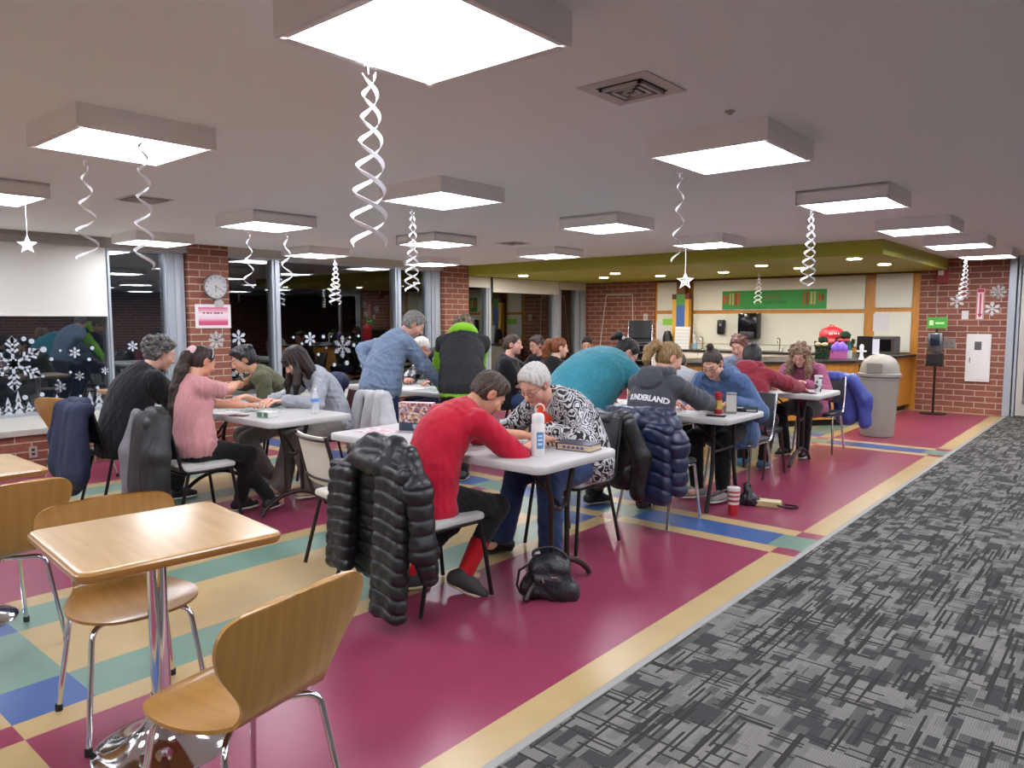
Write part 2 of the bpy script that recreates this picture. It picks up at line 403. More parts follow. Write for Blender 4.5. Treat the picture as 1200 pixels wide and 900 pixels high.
def ceiling_lights():
    hous = mat('light_housing', '#f2f0ee', .5)
    dif = mat('light_diffuser', '#ffffff', .5, emit=LAMP, ecol='#f3f5ff')
    xs = (-1.86, -4.22, -6.71, -9.22); 
    rows = [1.74, 4.11, 6.43, 8.72, 10.88, 13.02]
    spots = [(xs[0], y) for y in rows] + [(xs[1], y) for y in rows[:4]] + [(xs[2], y) for y in rows[:4]] + [(xs[3], y) for y in rows[1:4]]
    off = [(x, y) for x in xs for y in (-.65, -3.)] + [(x, y) for x in (.6, 3.0, 5.4) for y in rows + [-.65]] + [(xs[3], rows[0])]  # unseen lamps, added for light by carrying the grid on past the view
    root = None
    where = {(0, 0): 'big square ceiling light directly overhead with a long white swirl hanging from it', }
    names = ['first', 'second', 'third', 'fourth', 'fifth', 'sixth']; rowname = ['along the carpet edge', 'in the next row from the carpet', 'in the second row from the windows', 'nearest the windows']
    for i, (x, y) in enumerate(spots + off):
        if root is None:
            root = thing('ceiling_light', '', 'light', (x, y, ZC))
            h = MB(); a = .345
            for s1 in ((-a, -a, a, -a + .012), (-a, a - .012, a, a), (-a, -a, -a + .012, a), (a - .012, -a, a, a)):
                h.box((s1[0], s1[1], -.112), (s1[2], s1[3], -.0005))
            h.box((-a, -a, -.112), (-.312, a, -.104)).box((.312, -a, -.112), (a, a, -.104)).box((-a, -a, -.112), (a, -.312, -.104)).box((-a, .312, -.112), (a, a, -.104))
            h.box((-a, -a, -.02), (a, a, -.0005))
            h.build('housing', hous, root)
            MB().box((-.315, -.315, -.109), (.315, .315, -.1)).build('diffuser', dif, root)
            o = root
        else: o = dup(root, (x, y, ZC))
        o['group'] = 'square ceiling lights'
        if (x, y) in spots:
            k = xs.index(x); j = rows.index(y)
            n = 'square box ceiling light, %s from the front in the row %s' % (names[j if k < 3 else j - 1], rowname[k])
            o['label'] = n.replace('the row in the', 'the')
        else: o['label'] = 'square box ceiling light added out of view to light the rest of the room'; o['group'] = 'ceiling lights out of view'
    # recessed downlights in the soffit
    rim = mat('downlight_rim', '#e8e6e0', .4); em = mat('downlight_lens', '#ffffff', .5, emit=LAMP * 13, ecol='#fff6ea')
    pr = None
    labs = ['leftmost round downlight in the green soffit, by the windows', 'round downlight near the brick wall end of the soffit, rear one', 'round downlight near the brick wall end of the soffit, front one', 'round downlight just left of the hanging white star', 'round downlight over the left end of the green banner', 'round downlight above the small paper swirl by the banner', 'round downlight over the middle of the green banner', 'front right round downlight in the soffit past the banner', 'rear right round downlight in the soffit over the microwave']
    for i, (x, y) in enumerate([(-9.1, 11.0), (-8.3, 12.55), (-7.4, 11.55), (-7.15, 12.75), (-5.75, 12.5), (-4.6, 11.35), (-4.35, 12.3), (-3.12, 10.9), (-3.08, 12.3)]):
        if pr is None:
            pr = thing('downlight', labs[0], 'light', (x, y, 2.41), 0, 'round downlights in the soffit')
            MB().lathe([(.09, -.001), (.105, -.008), (.105, -.012), (.088, -.012)], 24, cap=False).build('rim', rim, pr, 40)
            MB().lathe([(.0, -.004), (.09, -.004), (.09, -.0085), (.0, -.0085)], 24, cap=False).build('lens', em, pr, 40)
        else: dup(pr, (x, y, 2.41), None, labs[i])
    # air vents
    vm = mat('vent_metal', '#c4beba', .5); vd = mat('vent_dark', '#191716', .8)
    def vent(x, y, lab, slots):
        t = thing('air_vent', lab, 'vent', (x, y, ZC), 0, 'ceiling air vents')
        MB().box((-.175, -.175, -.006), (.175, .175, -.0005)).build('frame', vm, t)
        if slots:
            MB().box((-.145, -.145, -.0075), (.145, .145, -.006)).build('opening', vd, t)
            m = MB()
            for q in range(7): m.box((-.14 + q * .043, -.14, -.016), (-.126 + q * .043, .14, -.007))
            m.build('slats', vm, t)
        else:
            MB().box((-.115, -.115, -.0075), (.115, .115, -.006)).build('opening', vd, t)
            m = MB()
            for a in (.105, .073, .04):
                for s1 in ((-a, -a, a, -a + .016), (-a, a - .016, a, a), (-a, -a, -a + .016, a), (a - .016, -a, a, a)):
                    m.box((s1[0], s1[1], -.02), (s1[2], s1[3], -.008))
            m.build('louvres', vm, t)
    vent(-1.80, 2.93, 'square stepped air vent in the ceiling beside the biggest light', False)
    vent(-6.58, 2.87, 'slatted air vent in the ceiling behind the hanging swirls on the left', True)
    vent(-6.55, 7.7, 'square air vent in the ceiling in front of the green soffit', False)

def camera_world():
    c = bpy.data.cameras.new('camera'); o = bpy.data.objects.new('camera', c); COL.objects.link(o)
    c.sensor_width = 36; c.lens = 870 / 1200 * 36; c.clip_start = .05
    o.location = (0, 0, 1.58); o.rotation_euler = (R(90 - 4.99), 0, R(40.47))
    S.camera = o
    w = bpy.data.worlds.new('night'); w.use_nodes = True; S.world = w
    w.node_tree.nodes['Background'].inputs[0].default_value = (.004, .005, .008, 1)
    w.node_tree.nodes['Background'].inputs[1].default_value = 1
    S.view_settings.view_transform = 'Standard'; S.view_settings.look = 'None'; S.view_settings.gamma = 1
    S.view_settings.use_curve_mapping = False; S.view_settings.exposure = EXPOSURE
    cy = S.cycles
    cy.use_denoising = True; cy.max_bounces = 10; cy.diffuse_bounces = 8; cy.glossy_bounces = 4; cy.transmission_bounces = 6; cy.transparent_max_bounces = 12
    cy.caustics_reflective = False; cy.caustics_refractive = False; cy.sample_clamp_indirect = 10
LAMP = 9.; EXPOSURE = 1.6
# ------------------------------------------------------------------ furniture
PLY = wood_mat('bent_beech_ply', '#92692f', '#a67b3d', .32, .8, .35, along=1)
PLYTOP = wood_mat('beech_table_top', '#a5834f', '#b89561', .3, .7, .4)
PLYEDGE = wood_mat('beech_edge', '#8f6430', '#a1743a', .35, 1., .3)
TABLEW = mat('white_table_plastic', '#aeacaa', .5, bump=.04, bscale=300)
DBROWN = mat('dark_brown_steel', '#2c211d', .4, .2)
BLKSTEEL = mat('black_steel', '#141315', .35, .2)
MAROONST = mat('maroon_wood', '#3c1517', .35)
BEIGE = mat('beige_seat_plastic', '#cfcabd', .5)
GREYPAD = mat('grey_seat_pad', '#a7a6a2', .6, bump=.1, bscale=200)
BLKVINYL = mat('black_vinyl', '#1a1d22', .4, bump=.1, bscale=90)
RUBBER = mat('black_rubber', '#0b0b0b', .7)

def catmull(P, n):
    """resample a list of tuples smoothly"""
    P = [np.array(p, float) for p in P]; m = len(P); out = []
    for i in range(n):
        t = i / (n - 1) * (m - 1); k = min(int(t), m - 2); u = t - k
        p0, p1, p2, p3 = P[max(k - 1, 0)], P[k], P[k + 1], P[min(k + 2, m - 1)]
        out.append(.5 * ((2 * p1) + (-p0 + p2) * u + (2 * p0 - 5 * p1 + 4 * p2 - p3) * u * u + (-p0 + 3 * p1 - 3 * p2 + p3) * u ** 3))
    return out

def shell_chair():
    t = thing('shell_chair', '', 'chair')
    # (y, z, half width, curl) from the top of the back to the front of the seat
    prof = [(-.285, .835, .075, .01), (-.284, .832, .15, .012), (-.283, .826, .205, .014), (-.281, .81, .245, .018), (-.277, .78, .265, .02), (-.27, .735, .266, .022), (-.258, .675, .245, .022), (-.243, .61, .2, .018), (-.228, .555, .166, .012), (-.205, .508, .155, .008),
            (-.165, .476, .17, -.004), (-.11, .462, .2, -.012), (-.04, .456, .225, -.018), (.04, .458, .235, -.018), (.11, .463, .226, -.012), (.165, .464, .2, -.006), (.2, .459, .15, -.002), (.216, .455, .095, 0), (.221, .453, .03, 0)]
    S1 = catmull(prof, 44); nx = 15; G = []
    for q in S1:
        y, z, w, c = q; row = []
        for j in range(nx):
            u = -1 + 2 * j / (nx - 1); u = math.sin(u * math.pi / 2)
            x = w * u
            if z > .5: row.append((x, y + c * u * u + (.0), z))
            else: row.append((x, y, z - c * u * u * .6))
        G.append(row)
    # two-sided slab
    th = .012; top = G; bot = []
    for i in range(len(G)):
        r = []
        for j in range(nx):
            a = S1[min(i + 1, len(G) - 1)] - S1[max(i - 1, 0)]
            n = Vector((0, a[1], -a[0])).normalized() * -1
            r.append(Vector(G[i][j]) + n * th)
        bot.append(r)
    m = MB(); a = len(G); V = [q for r in top for q in r] + [q for r in bot for q in r]; F = []; o = a * nx
    for i in range(a - 1):
        for j in range(nx - 1):
            p = i * nx + j
            F.append((p, p + nx, p + nx + 1, p + 1)); F.append((o + p, o + p + 1, o + p + nx + 1, o + p + nx))
    for i in range(a - 1):
        p = i * nx; F.append((p, o + p, o + p + nx, p + nx)); p = i * nx + nx - 1; F.append((p, p + nx, o + p + nx, o + p))
    for j in range(nx - 1):
        F.append((j, j + 1, o + j + 1, o + j)); p = (a - 1) * nx + j; F.append((p, o + p, o + p + 1, p + 1))
    m.add(V, F); sh = m.build('shell', PLY, t, 50)
    bmx = bmesh.new(); bmx.from_mesh(sh.data); bmesh.ops.recalc_face_normals(bmx, faces=bmx.faces); bmx.to_mesh(sh.data); bmx.free()
    k = MB(); k.lathe([(.0, .43), (.075, .43), (.075, .444), (0, .444)], 20, cap=False); k.build('hub', CHROME, t, 40)
    for sx in (-1, 1):
        for sy in (-1, 1):
            l = MB(); pts = fillet([(sx * .03, sy * .03, .437), (sx * .175, sy * .15, .434), (sx * .222, sy * .218, .012)], .045, 7)
            l.tube(pts, .0105, 10); lo = l.build('leg', CHROME, t, 60)
            MB().lathe([(.0, 0), (.014, 0), (.014, .026), (.011, .03), (0, .03)], 12, Matrix.Translation((sx * .222, sy * .218, 0)), cap=False).build('foot_cap', RUBBER, lo, 40)
    return t

def rrect(hx, hy, r, n=6):
    P = []
    for cx, cy, a0 in ((hx - r, hy - r, 0), (-hx + r, hy - r, 90), (-hx + r, -hy + r, 180), (hx - r, -hy + r, 270)):
        for i in range(n + 1): P.append((cx + r * math.cos(R(a0 + 90 * i / n)), cy + r * math.sin(R(a0 + 90 * i / n))))
    return P
def slab(hx, hy, r, layers):
    """rounded rectangle stacked through (inset, z) layers, capped"""
    m = MB(); base = [rrect(hx - i, hy - i, max(r - i, .004)) for i, z in layers]; n = len(base[0])
    V = [(x, y, layers[k][1]) for k, P in enumerate(base) for x, y in P]
    F = [(k * n + j, k * n + (j + 1) % n, (k + 1) * n + (j + 1) % n, (k + 1) * n + j) for k in range(len(layers) - 1) for j in range(n)]
    F += [tuple(reversed(range(n))), tuple((len(layers) - 1) * n + j for j in range(n))]
    return m.add(V, F)

def cafe_table():
    t = thing('cafe_table', '', 'table')
    tp = slab(.337, .337, .05, [(.03, .772), (.008, .778), (0, .79), (0, .803), (.007, .811), (.016, .8125), (.03, .8125)])
    o = tp.build('tabletop', [PLYTOP, PLYEDGE], t, 40)
    for p in o.data.polygons:
        if p.normal.z < .9: p.material_index = 1
    MB().lathe([(.0, .77), (.14, .77), (.14, .762), (.034, .75), (.0335, .2), (.0, .2)], 32, cap=False).build('pole', CHROME, t, 45)
    MB().lathe([(.0335, .212), (.037, .21), (.038, .196), (.042, .17), (.052, .13), (.072, .09), (.105, .058), (.15, .035), (.2, .02), (.232, .012), (.24, .006), (.24, 0), (0, 0)], 48, cap=False).build('base', CHROME, t, 45)
    return t

def folding_table(name='folding_table', straight=False, hx=.935, hy=.385, inset=.3):
    t = thing(name, '', 'table')
    slab(hx, hy, .06, [(.012, .752), (.002, .755), (0, .762), (0, .79), (.006, .798), (.014, .8), (.03, .8)]).build('tabletop', TABLEW, t, 40)
    for sx in (-1, 1):
        x = sx * (hx - inset); m = MB()
        if not straight:
            for y in (-.075, .075):
                m.tube([(x, y * 1.9, .752), (x, y * 1.15, .56), (x, y, .5), (x, y, .15)], .0165, 10)
            m.tube([(x, -.09, .51), (x, 0, .475), (x, .09, .51)], .013, 8)
            a = [(x, -.31 + .62 * i / 20, .018 + .15 * math.sin(math.pi * i / 20) ** .75) for i in range(21)]
            m.tube(a, .018, 10)
            m.tube([(x, 0, .5), (x - sx * .32, 0, .752)], .011, 8)
        else:
            for y in (-1, 1):
                m.tube(fillet([(x, y * .2, .752), (x, y * .2, .36), (x, y * .30, .012)], .08, 6), .016, 10)
            m.tube([(x, -.255, .14), (x, .255, .14)], .011, 8)
            m.tube([(x, 0, .14 + .0), (x, 0, .14)], .011, 6) if False else None
            m.tube([(x, -.2, .5), (x, .2, .5)], .012, 8)
            m.tube([(x, 0, .5), (x - sx * .32, 0, .752)], .011, 8)
        m.build('leg_frame', DBROWN if not straight else mat('grey_black_steel', '#232022', .4, .3), t, 60)
    return t

def stack_chair(name, frame, pad, back=None, label='', open_back=False):
    """steel tube chair facing +Y"""
    back = back or pad
    t = thing(name, label, 'chair')
    s = slab(.215, .215, .05, [(.02, .452), (0, .46), (0, .478), (.008, .488), (.025, .493)]); s.build('seat', pad, t, 40)
    m = MB(); m.tube([(x, y, .445) for x, y in rrect(.2, .2, .05, 3)], .011, 8, closed=True); m.build('seat_frame', frame, t, 60)
    for sx in (-1, 1):
        MB().tube(fillet([(sx * .2, .17, .45), (sx * .225, .235, .01)], .02), .0125, 10).build('leg', frame, t, 60)
        MB().tube(fillet([(sx * .2, -.16, .45), (sx * .225, -.27, .01)], .02), .0125, 10).build('leg', frame, t, 60)
        MB().tube(fillet([(sx * .205, .02, .45), (sx * .212, -.21, .45), (sx * .215, -.245, .6), (sx * .205, -.315, .885)], .06, 6), .0125, 10).build('back_post', frame, t, 60)
    m = MB(); n = 11
    def pt(u, v, d):
        x = .2 * u; z = .57 + .31 * v; y = -.235 - .075 * v - .035 * (1 - u * u) + d
        return (x, y, z)
    V = []; F = []
    nv = 8
    for d in (.008, -.008):
        for i in range(nv + 1):
            for j in range(n): V.append(pt(-1 + 2 * j / (n - 1), i / nv, d))
    o = (nv + 1) * n
    for i in range(nv):
        for j in range(n - 1):
            p = i * n + j; F += [(p, p + 1, p + n + 1, p + n)[::-1], (o + p, o + p + 1, o + p + n + 1, o + p + n)]
    for i in range(nv):
        p = i * n; F.append((p, p + n, o + p + n, o + p)[::-1]); p = i * n + n - 1; F.append((p, o + p, o + p + n, p + n)[::-1])
    for j in range(n - 1): F.append((j, o + j, o + j + 1, j + 1)[::-1]); p = nv * n + j; F.append((p, p + 1, o + p + 1, o + p)[::-1])
    m.add(V, F); m.build('backrest', back, t, 50)
    for v in (.12, .93): MB().tube([Vector(pt(-1 + 2 * j / 10, v, -.014)) for j in range(11)], .008, 8).build('back_rail', frame, t, 60)
    return t

SHELLS = [  # x, y, rz, label
    (-2.0, 1.09, 100, 'beech ply shell chair nearest the camera, back turned, at the near cafe table'),
    (-3.03, 1.20, -96, 'beech ply shell chair half hidden behind the near cafe table'),
    (-4.15, 1.02, 96, 'beech ply shell chair cut by the left photo edge, behind the others'),
    (-7.95, 2.75, 20, 'wooden shell chair standing by the window behind the navy coat'),
    (-7.75, 6.35, 150, 'wooden shell chair by the windows behind the woman in the blue sweatshirt'),
    (-7.45, 7.1, 170, 'wooden shell chair behind the man in the plaid jacket'),
]
def furniture():
    o = None
    for x, y, rz, lab in SHELLS:
        if o is None: o = shell_chair(); q = o; o.location = (x, y, 0); o.rotation_euler.z = R(rz); o['label'] = lab; o['group'] = 'bent ply shell chairs'
        else: dup(o, (x, y, 0), R(rz), lab)
    c = cafe_table(); tag(c, 'square beech cafe table with chrome trumpet base in the foreground', 'table', 'beech cafe tables'); c.location = (-2.70, 1.165, 0); c.rotation_euler.z = R(-5)
    dup(c, (-4.62, 1.0, 0), 0., 'beech cafe table cut off by the left photo edge')
    dup(c, (-8.42, 3.55, 0), R(3), 'beech cafe table by the window behind the man in black')
    f = folding_table(inset=.16); tag(f, 'white folding table with the white bottle, puzzle box and book', 'table', 'white folding tables'); f.location = (-3.325, 3.415, 0)
    f = folding_table(); tag(f, '', 'table', 'white folding tables'); f.location = (-5.90, 3.415, 0); tag(f, 'white folding table where the woman in pink works, water bottle at its end')
    dup(f, (-6.35, 5.80, 0), None, 'white folding table between the blue sweatshirt woman and the plaid jacket man')
    dup(f, (-3.45, 8.15, 0), None, 'white folding table where the woman in pink sweater sits, farthest on the right')
    dup(f, (-6.3, 8.2, 0), None, 'white folding table at the back, between the black shirt woman and her companions')
    g = folding_table(straight=True, inset=.2); tag(g, 'white folding table where the woman in the blue hoodie and glasses sits', 'table', 'white folding tables'); g.location = (-3.37, 5.81, 0)
    A = stack_chair('stacking_chair', DBROWN, BEIGE, None, 'beige stacking chair with dark brown frame, empty, left of the black puffer coat')
    A.location = (-3.80, 2.93, 0); A.rotation_euler.z = R(-10); A['group'] = 'steel framed stacking chairs'
    B = stack_chair('stacking_chair', BLKSTEEL, GREYPAD, BLKVINYL, 'grey seated stacking chair carrying the black puffer coat and the person in red')
    B.location = (-3.02, 2.86, 0); B.rotation_euler.z = R(-6); B['group'] = 'steel framed stacking chairs'
    for x, y, rz, lab in ((-3.02, 4.18, 178, 'black framed stacking chair under the white-haired woman'),
                          (-5.50, 2.72, -2, 'stacking chair with grey seat carrying the grey and black jacket'),
                          (-6.62, 2.62, 0, 'stacking chair carrying the navy coat behind the man in black'),
                          (-6.62, 4.2, 152, 'stacking chair under the man in the olive shirt'),
                          (-6.62, 6.5, 180, 'stacking chair under the man in the plaid jacket'),
                          (-6.2, 7.45, -50, 'stacking chair under the woman in the black shirt'),
                          (-5.62, 7.5, 10, 'stacking chair under the red-haired woman with ponytail'),
                          (-6.95, 8.95, 190, 'stacking chair under the woman facing the red-haired woman')):
        dup(B, (x, y, 0), R(rz), lab)
    D = stack_chair('stacking_chair', CHROME, BLKVINYL, None, 'chrome framed chair with black padded back under the woman in the blue hoodie')
    D.location = (-2.84, 6.6, 0); D.rotation_euler.z = R(176); D['group'] = 'steel framed stacking chairs'
    for x, y, rz, lab in ((-2.86, 5.16, -2, 'chrome legged chair under the navy puffer coat'),
                          (-2.93, 9.1, 182, 'chrome legged chair holding the bright blue coat'),
                          (-3.85, 9.0, 180, 'chrome legged chair beside the pink sweater woman, under the reddish-haired person'),
                          (-3.95, 7.3, 0, 'chrome legged chair under the person in the light grey sweater'),
                          (-6.9, 10.1, 0, 'chrome legged chair of the far person by the brick wall')):
        dup(D, (x, y, 0), R(rz), lab)
    E = stack_chair('stacking_chair', MAROONST, BLKVINYL, MAROONST, 'dark maroon framed chair under the person in the maroon hoodie')
    E.location = (-2.98, 7.3, 0); E['group'] = 'steel framed stacking chairs'; E.rotation_euler.z = R(-3)
    dup(E, (-5.93, 4.22, 0), R(164), 'dark framed chair under the long-haired person in the light grey sweater')
    dup(E, (-5.42, 4.74, 0), R(-8), 'chair under the light grey fleece between the two left tables')
    dup(E, (-6.62, 5.05, 0), R(0), 'dark maroon chair with a folded coat on it beside the woman in the blue sweatshirt')
# ------------------------------------------------------------------ soft solids: blended fields turned into one smooth mesh
class Field:
    def __init__(s, lo, hi, h):
        s.h = h; s.lo = np.array(lo, np.float32) - 2 * h
        s.n = np.ceil((np.array(hi) - s.lo) / h).astype(int) + 3
        s.f = np.full(s.n, 1e3, np.float32)
    def win(s, lo, hi):
        a = np.maximum(np.floor((np.array(lo) - s.lo) / s.h).astype(int), 0)
        b = np.minimum(np.ceil((np.array(hi) - s.lo) / s.h).astype(int) + 1, s.n)
        if (b <= a).any(): return None, None
        ax = [s.lo[i] + s.h * np.arange(a[i], b[i], dtype=np.float32) for i in range(3)]
        X, Y, Z = np.meshgrid(*ax, indexing='ij', sparse=True)
        return (slice(a[0], b[0]), slice(a[1], b[1]), slice(a[2], b[2])), (X, Y, Z)
    def put(s, w, d, k, sub=False):
        o = s.f[w]
        if sub:
            d = -d; hh = np.maximum(k - np.abs(o - d), 0) / max(k, 1e-6); s.f[w] = np.maximum(o, d) + hh * hh * k * .25
        else:
            hh = np.maximum(k - np.abs(o - d), 0) / max(k, 1e-6); s.f[w] = np.minimum(o, d) - hh * hh * k * .25
    def cap(s, a, b, ra, rb=None, k=.02, sub=False, flat=None):
        """round cone a-b; flat=(unit vector, factor): squashed by factor along that vector"""
        rb = ra if rb is None else rb
        a = np.array(a, np.float32); b = np.array(b, np.float32); m = max(ra, rb) + k + 2 * s.h
        w, G = s.win(np.minimum(a, b) - m, np.maximum(a, b) + m)
        if w is None: return
        X, Y, Z = G; d = b - a; L = float(d @ d) or 1e-9
        px, py, pz = X - a[0], Y - a[1], Z - a[2]
        t = np.clip((px * d[0] + py * d[1] + pz * d[2]) / L, 0, 1)
        qx, qy, qz = px - t * d[0], py - t * d[1], pz - t * d[2]
        if flat is not None:
            n, f = flat; e = (qx * n[0] + qy * n[1] + qz * n[2])
            q2 = qx * qx + qy * qy + qz * qz - e * e + (e * f) ** 2
        else: q2 = qx * qx + qy * qy + qz * qz
        s.put(w, np.sqrt(np.maximum(q2, 0)) - (ra + t * (rb - ra)), k, sub)
    def chain(s, pts, rs, k=.02, **kw):
        for i in range(len(pts) - 1):
            s.cap(pts[i], pts[i + 1], rs[i] if hasattr(rs, '__len__') else rs, rs[i + 1] if hasattr(rs, '__len__') else rs, k, **kw)
    def loc(s, G, c, M):
        X, Y, Z = G; x, y, z = X - c[0], Y - c[1], Z - c[2]
        if M is None: return x, y, z
        return tuple(x * M[i][0] + y * M[i][1] + z * M[i][2] for i in range(3))   # rows of M = local axes
    def ell(s, c, r, M=None, k=.02, sub=False):
        R_ = max(r) + k + 2 * s.h
        w, G = s.win(np.array(c) - R_, np.array(c) + R_)
        if w is None: return
        x, y, z = s.loc(G, c, M)
        k0 = np.sqrt((x / r[0]) ** 2 + (y / r[1]) ** 2 + (z / r[2]) ** 2); k1 = np.sqrt((x / r[0] ** 2) ** 2 + (y / r[1] ** 2) ** 2 + (z / r[2] ** 2) ** 2)
        s.put(w, k0 * (k0 - 1) / np.maximum(k1, 1e-6), k, sub)
    def box(s, c, hs, rad=.01, M=None, k=.02, sub=False):
        R_ = math.sqrt(sum(q * q for q in hs)) + k + 2 * s.h
        w, G = s.win(np.array(c) - R_, np.array(c) + R_)
        if w is None: return
        x, y, z = s.loc(G, c, M)
        qx, qy, qz = np.abs(x) - hs[0] + rad, np.abs(y) - hs[1] + rad, np.abs(z) - hs[2] + rad
        d = np.sqrt(np.maximum(qx, 0) ** 2 + np.maximum(qy, 0) ** 2 + np.maximum(qz, 0) ** 2) + np.minimum(np.maximum(qx, np.maximum(qy, qz)), 0) - rad
        s.put(w, d, k, sub)
    def plane(s, p, n, k=.004):
        """keep the side where (x-p).n < 0"""
        X, Y, Z = np.meshgrid(*[s.lo[i] + s.h * np.arange(s.n[i], dtype=np.float32) for i in range(3)], indexing='ij', sparse=True)
        d = (X - p[0]) * n[0] + (Y - p[1]) * n[1] + (Z - p[2]) * n[2]
        s.f = np.maximum(s.f, d)
    def ripple(s, amp, wl, seed=0, aniso=(1, 1, 1), near=.05):
        """gentle folds"""
        rg = np.random.RandomState(seed)
        X, Y, Z = [s.lo[i] + s.h * np.arange(s.n[i], dtype=np.float32) for i in range(3)]
        X, Y, Z = X[:, None, None], Y[None, :, None], Z[None, None, :]
        m = np.abs(s.f) < near
        idx = np.nonzero(m)
        x, y, z = X[idx[0], 0, 0], Y[0, idx[1], 0], Z[0, 0, idx[2]]
        d = np.zeros(len(x), np.float32)
        for i in range(7):
            v = rg.normal(size=3) * np.array(aniso); v /= np.linalg.norm(v); L = wl * rg.uniform(.6, 1.6)
            q = 2 * math.pi / L * (v[0] * x + v[1] * y + v[2] * z) + rg.uniform(0, 6.28)
            d += np.sin(q + 1.3 * np.sin(q * .37 + i))
        s.f[idx] += amp * d / 3.
    def fn(s, g, near=.06):
        """add g(x,y,z) to the field near the surface"""
        idx = np.nonzero(np.abs(s.f) < near)
        x, y, z = [s.lo[i] + s.h * idx[i].astype(np.float32) for i in range(3)]
        s.f[idx] += g(x, y, z).astype(np.float32)
    def mesh(s, name):
        f = s.f; inside = f < 0
        c = inside[:-1, :-1, :-1]; al = c.copy(); an = c.copy()
        for dx in (0, 1):
            for dy in (0, 1):
                for dz in (0, 1):
                    q = inside[dx:f.shape[0] - 1 + dx, dy:f.shape[1] - 1 + dy, dz:f.shape[2] - 1 + dz]
                    al &= q; an |= q
        act = an & ~al
        ii = np.argwhere(act)
        if not len(ii): return bpy.data.meshes.new(name)
        num = np.full(act.shape, -1, np.int32); num[act] = np.arange(len(ii))
        cor = {}
        for dx in (0, 1):
            for dy in (0, 1):
                for dz in (0, 1): cor[(dx, dy, dz)] = f[ii[:, 0] + dx, ii[:, 1] + dy, ii[:, 2] + dz]
        acc = np.zeros((len(ii), 3), np.float64); cnt = np.zeros(len(ii))
        for a in cor:
            for x in range(3):
                if a[x]: continue
                b = list(a); b[x] = 1; fa, fb = cor[a], cor[tuple(b)]
                cr = (fa < 0) != (fb < 0)
                t = np.where(cr, fa / np.where(fa - fb == 0, 1, fa - fb), 0)
                p = np.array(a, float)[None, :].repeat(len(ii), 0); p[:, x] += t
                acc += p * cr[:, None]; cnt += cr
        V = s.lo + s.h * (ii + acc / np.maximum(cnt, 1)[:, None])
        Q = []
        for x in range(3):
            y, z = (x + 1) % 3, (x + 2) % 3
            A = [slice(1, -1)] * 3; A[x] = slice(0, -1)
            B = [slice(1, -1)] * 3; B[x] = slice(1, None)
            sa, sb = inside[tuple(A)], inside[tuple(B)]
            e = np.argwhere(sa != sb)
            if not len(e): continue
            fl = sa[tuple(e.T)]
            g = e + 1; g[:, x] -= 1
            def cell(oy, oz):
                q = g.copy(); q[:, y] += oy; q[:, z] += oz; return num[q[:, 0], q[:, 1], q[:, 2]]
            quad = np.stack([cell(-1, -1), cell(0, -1), cell(0, 0), cell(-1, 0)], 1)
            quad[~fl] = quad[~fl][:, ::-1]
            Q.append(quad)
        Q = np.concatenate(Q); Q = Q[(Q >= 0).all(1)]
        me = bpy.data.meshes.new(name)
        me.vertices.add(len(V)); me.vertices.foreach_set('co', V.astype(np.float32).ravel())
        me.loops.add(len(Q) * 4); me.loops.foreach_set('vertex_index', Q.astype(np.int32).ravel())
        me.polygons.add(len(Q)); me.polygons.foreach_set('loop_start', np.arange(0, len(Q) * 4, 4, dtype=np.int32))
        me.update(calc_edges=True)
        me.polygons.foreach_set('use_smooth', [True] * len(Q))
        return me, V
    def build(s, name, m, parent=None, M=None, col=None):
        r = s.mesh(name)
        if not isinstance(r, tuple): return None
        me, V = r
        if col is not None:
            a = me.color_attributes.new('Col', 'FLOAT_COLOR', 'POINT'); c = np.ones((len(V), 4), np.float32); c[:, :3] = col(V); a.data.foreach_set('color', c.ravel())
        for q in (m if isinstance(m, (list, tuple)) else [m]): me.materials.append(q)
        o = bpy.data.objects.new(name, me); COL.objects.link(o)
        if parent is not None: o.parent = parent
        return o

def colmat(name, rough=.5, bump=.1, bscale=150, sss=0.):
    m = mat(name, '#ffffff', rough, bump=bump, bscale=bscale, bdist=.002)
    t, N, L = nt(m)
    a = N.new('ShaderNodeVertexColor'); a.layer_name = 'Col'; L.new(a.outputs[0], N['Principled BSDF'].inputs['Base Color'])
    return m
SKIN = colmat('skin', .5)
CLOTHS = {}
def cloth(name, c, rough=.85, bump=.25, bscale=260, var=.06, sheen=.15):
    return mat('cloth_' + name, c, rough, bump=bump, bscale=bscale, var=var, vscale=9, spec=.25, sheen=sheen, bdist=.003)
def hairmat(name, c1, c2, stretch=(60, 60, 7)):
    n_ = 'hair_' + name
    if n_ in MATS: return MATS[n_]
    m = bpy.data.materials.new(n_); m.use_nodes = True; t, N, L = nt(m); p = N['Principled BSDF']
    tc = N.new('ShaderNodeTexCoord'); mp = N.new('ShaderNodeMapping'); mp.inputs['Scale'].default_value = stretch; L.new(tc.outputs['Object'], mp.inputs[0])
    n = N.new('ShaderNodeTexNoise'); n.inputs['Scale'].default_value = 2.2; n.inputs['Detail'].default_value = 5; L.new(mp.outputs[0], n.inputs[0])
    r = N.new('ShaderNodeValToRGB'); r.color_ramp.elements[0].position = .35; r.color_ramp.elements[1].position = .68
    r.color_ramp.elements[0].color = (*lin(c1), 1); r.color_ramp.elements[1].color = (*lin(c2), 1)
    L.new(n.outputs[0], r.inputs[0]); L.new(r.outputs[0], p.inputs['Base Color'])
    b = N.new('ShaderNodeBump'); b.inputs['Strength'].default_value = .6; b.inputs['Distance'].default_value = .006
    L.new(n.outputs[0], b.inputs['Height']); L.new(b.outputs[0], p.inputs['Normal'])
    p.inputs['Roughness'].default_value = .45; p.inputs['Specular IOR Level'].default_value = .4
    MATS[n_] = m
    return m

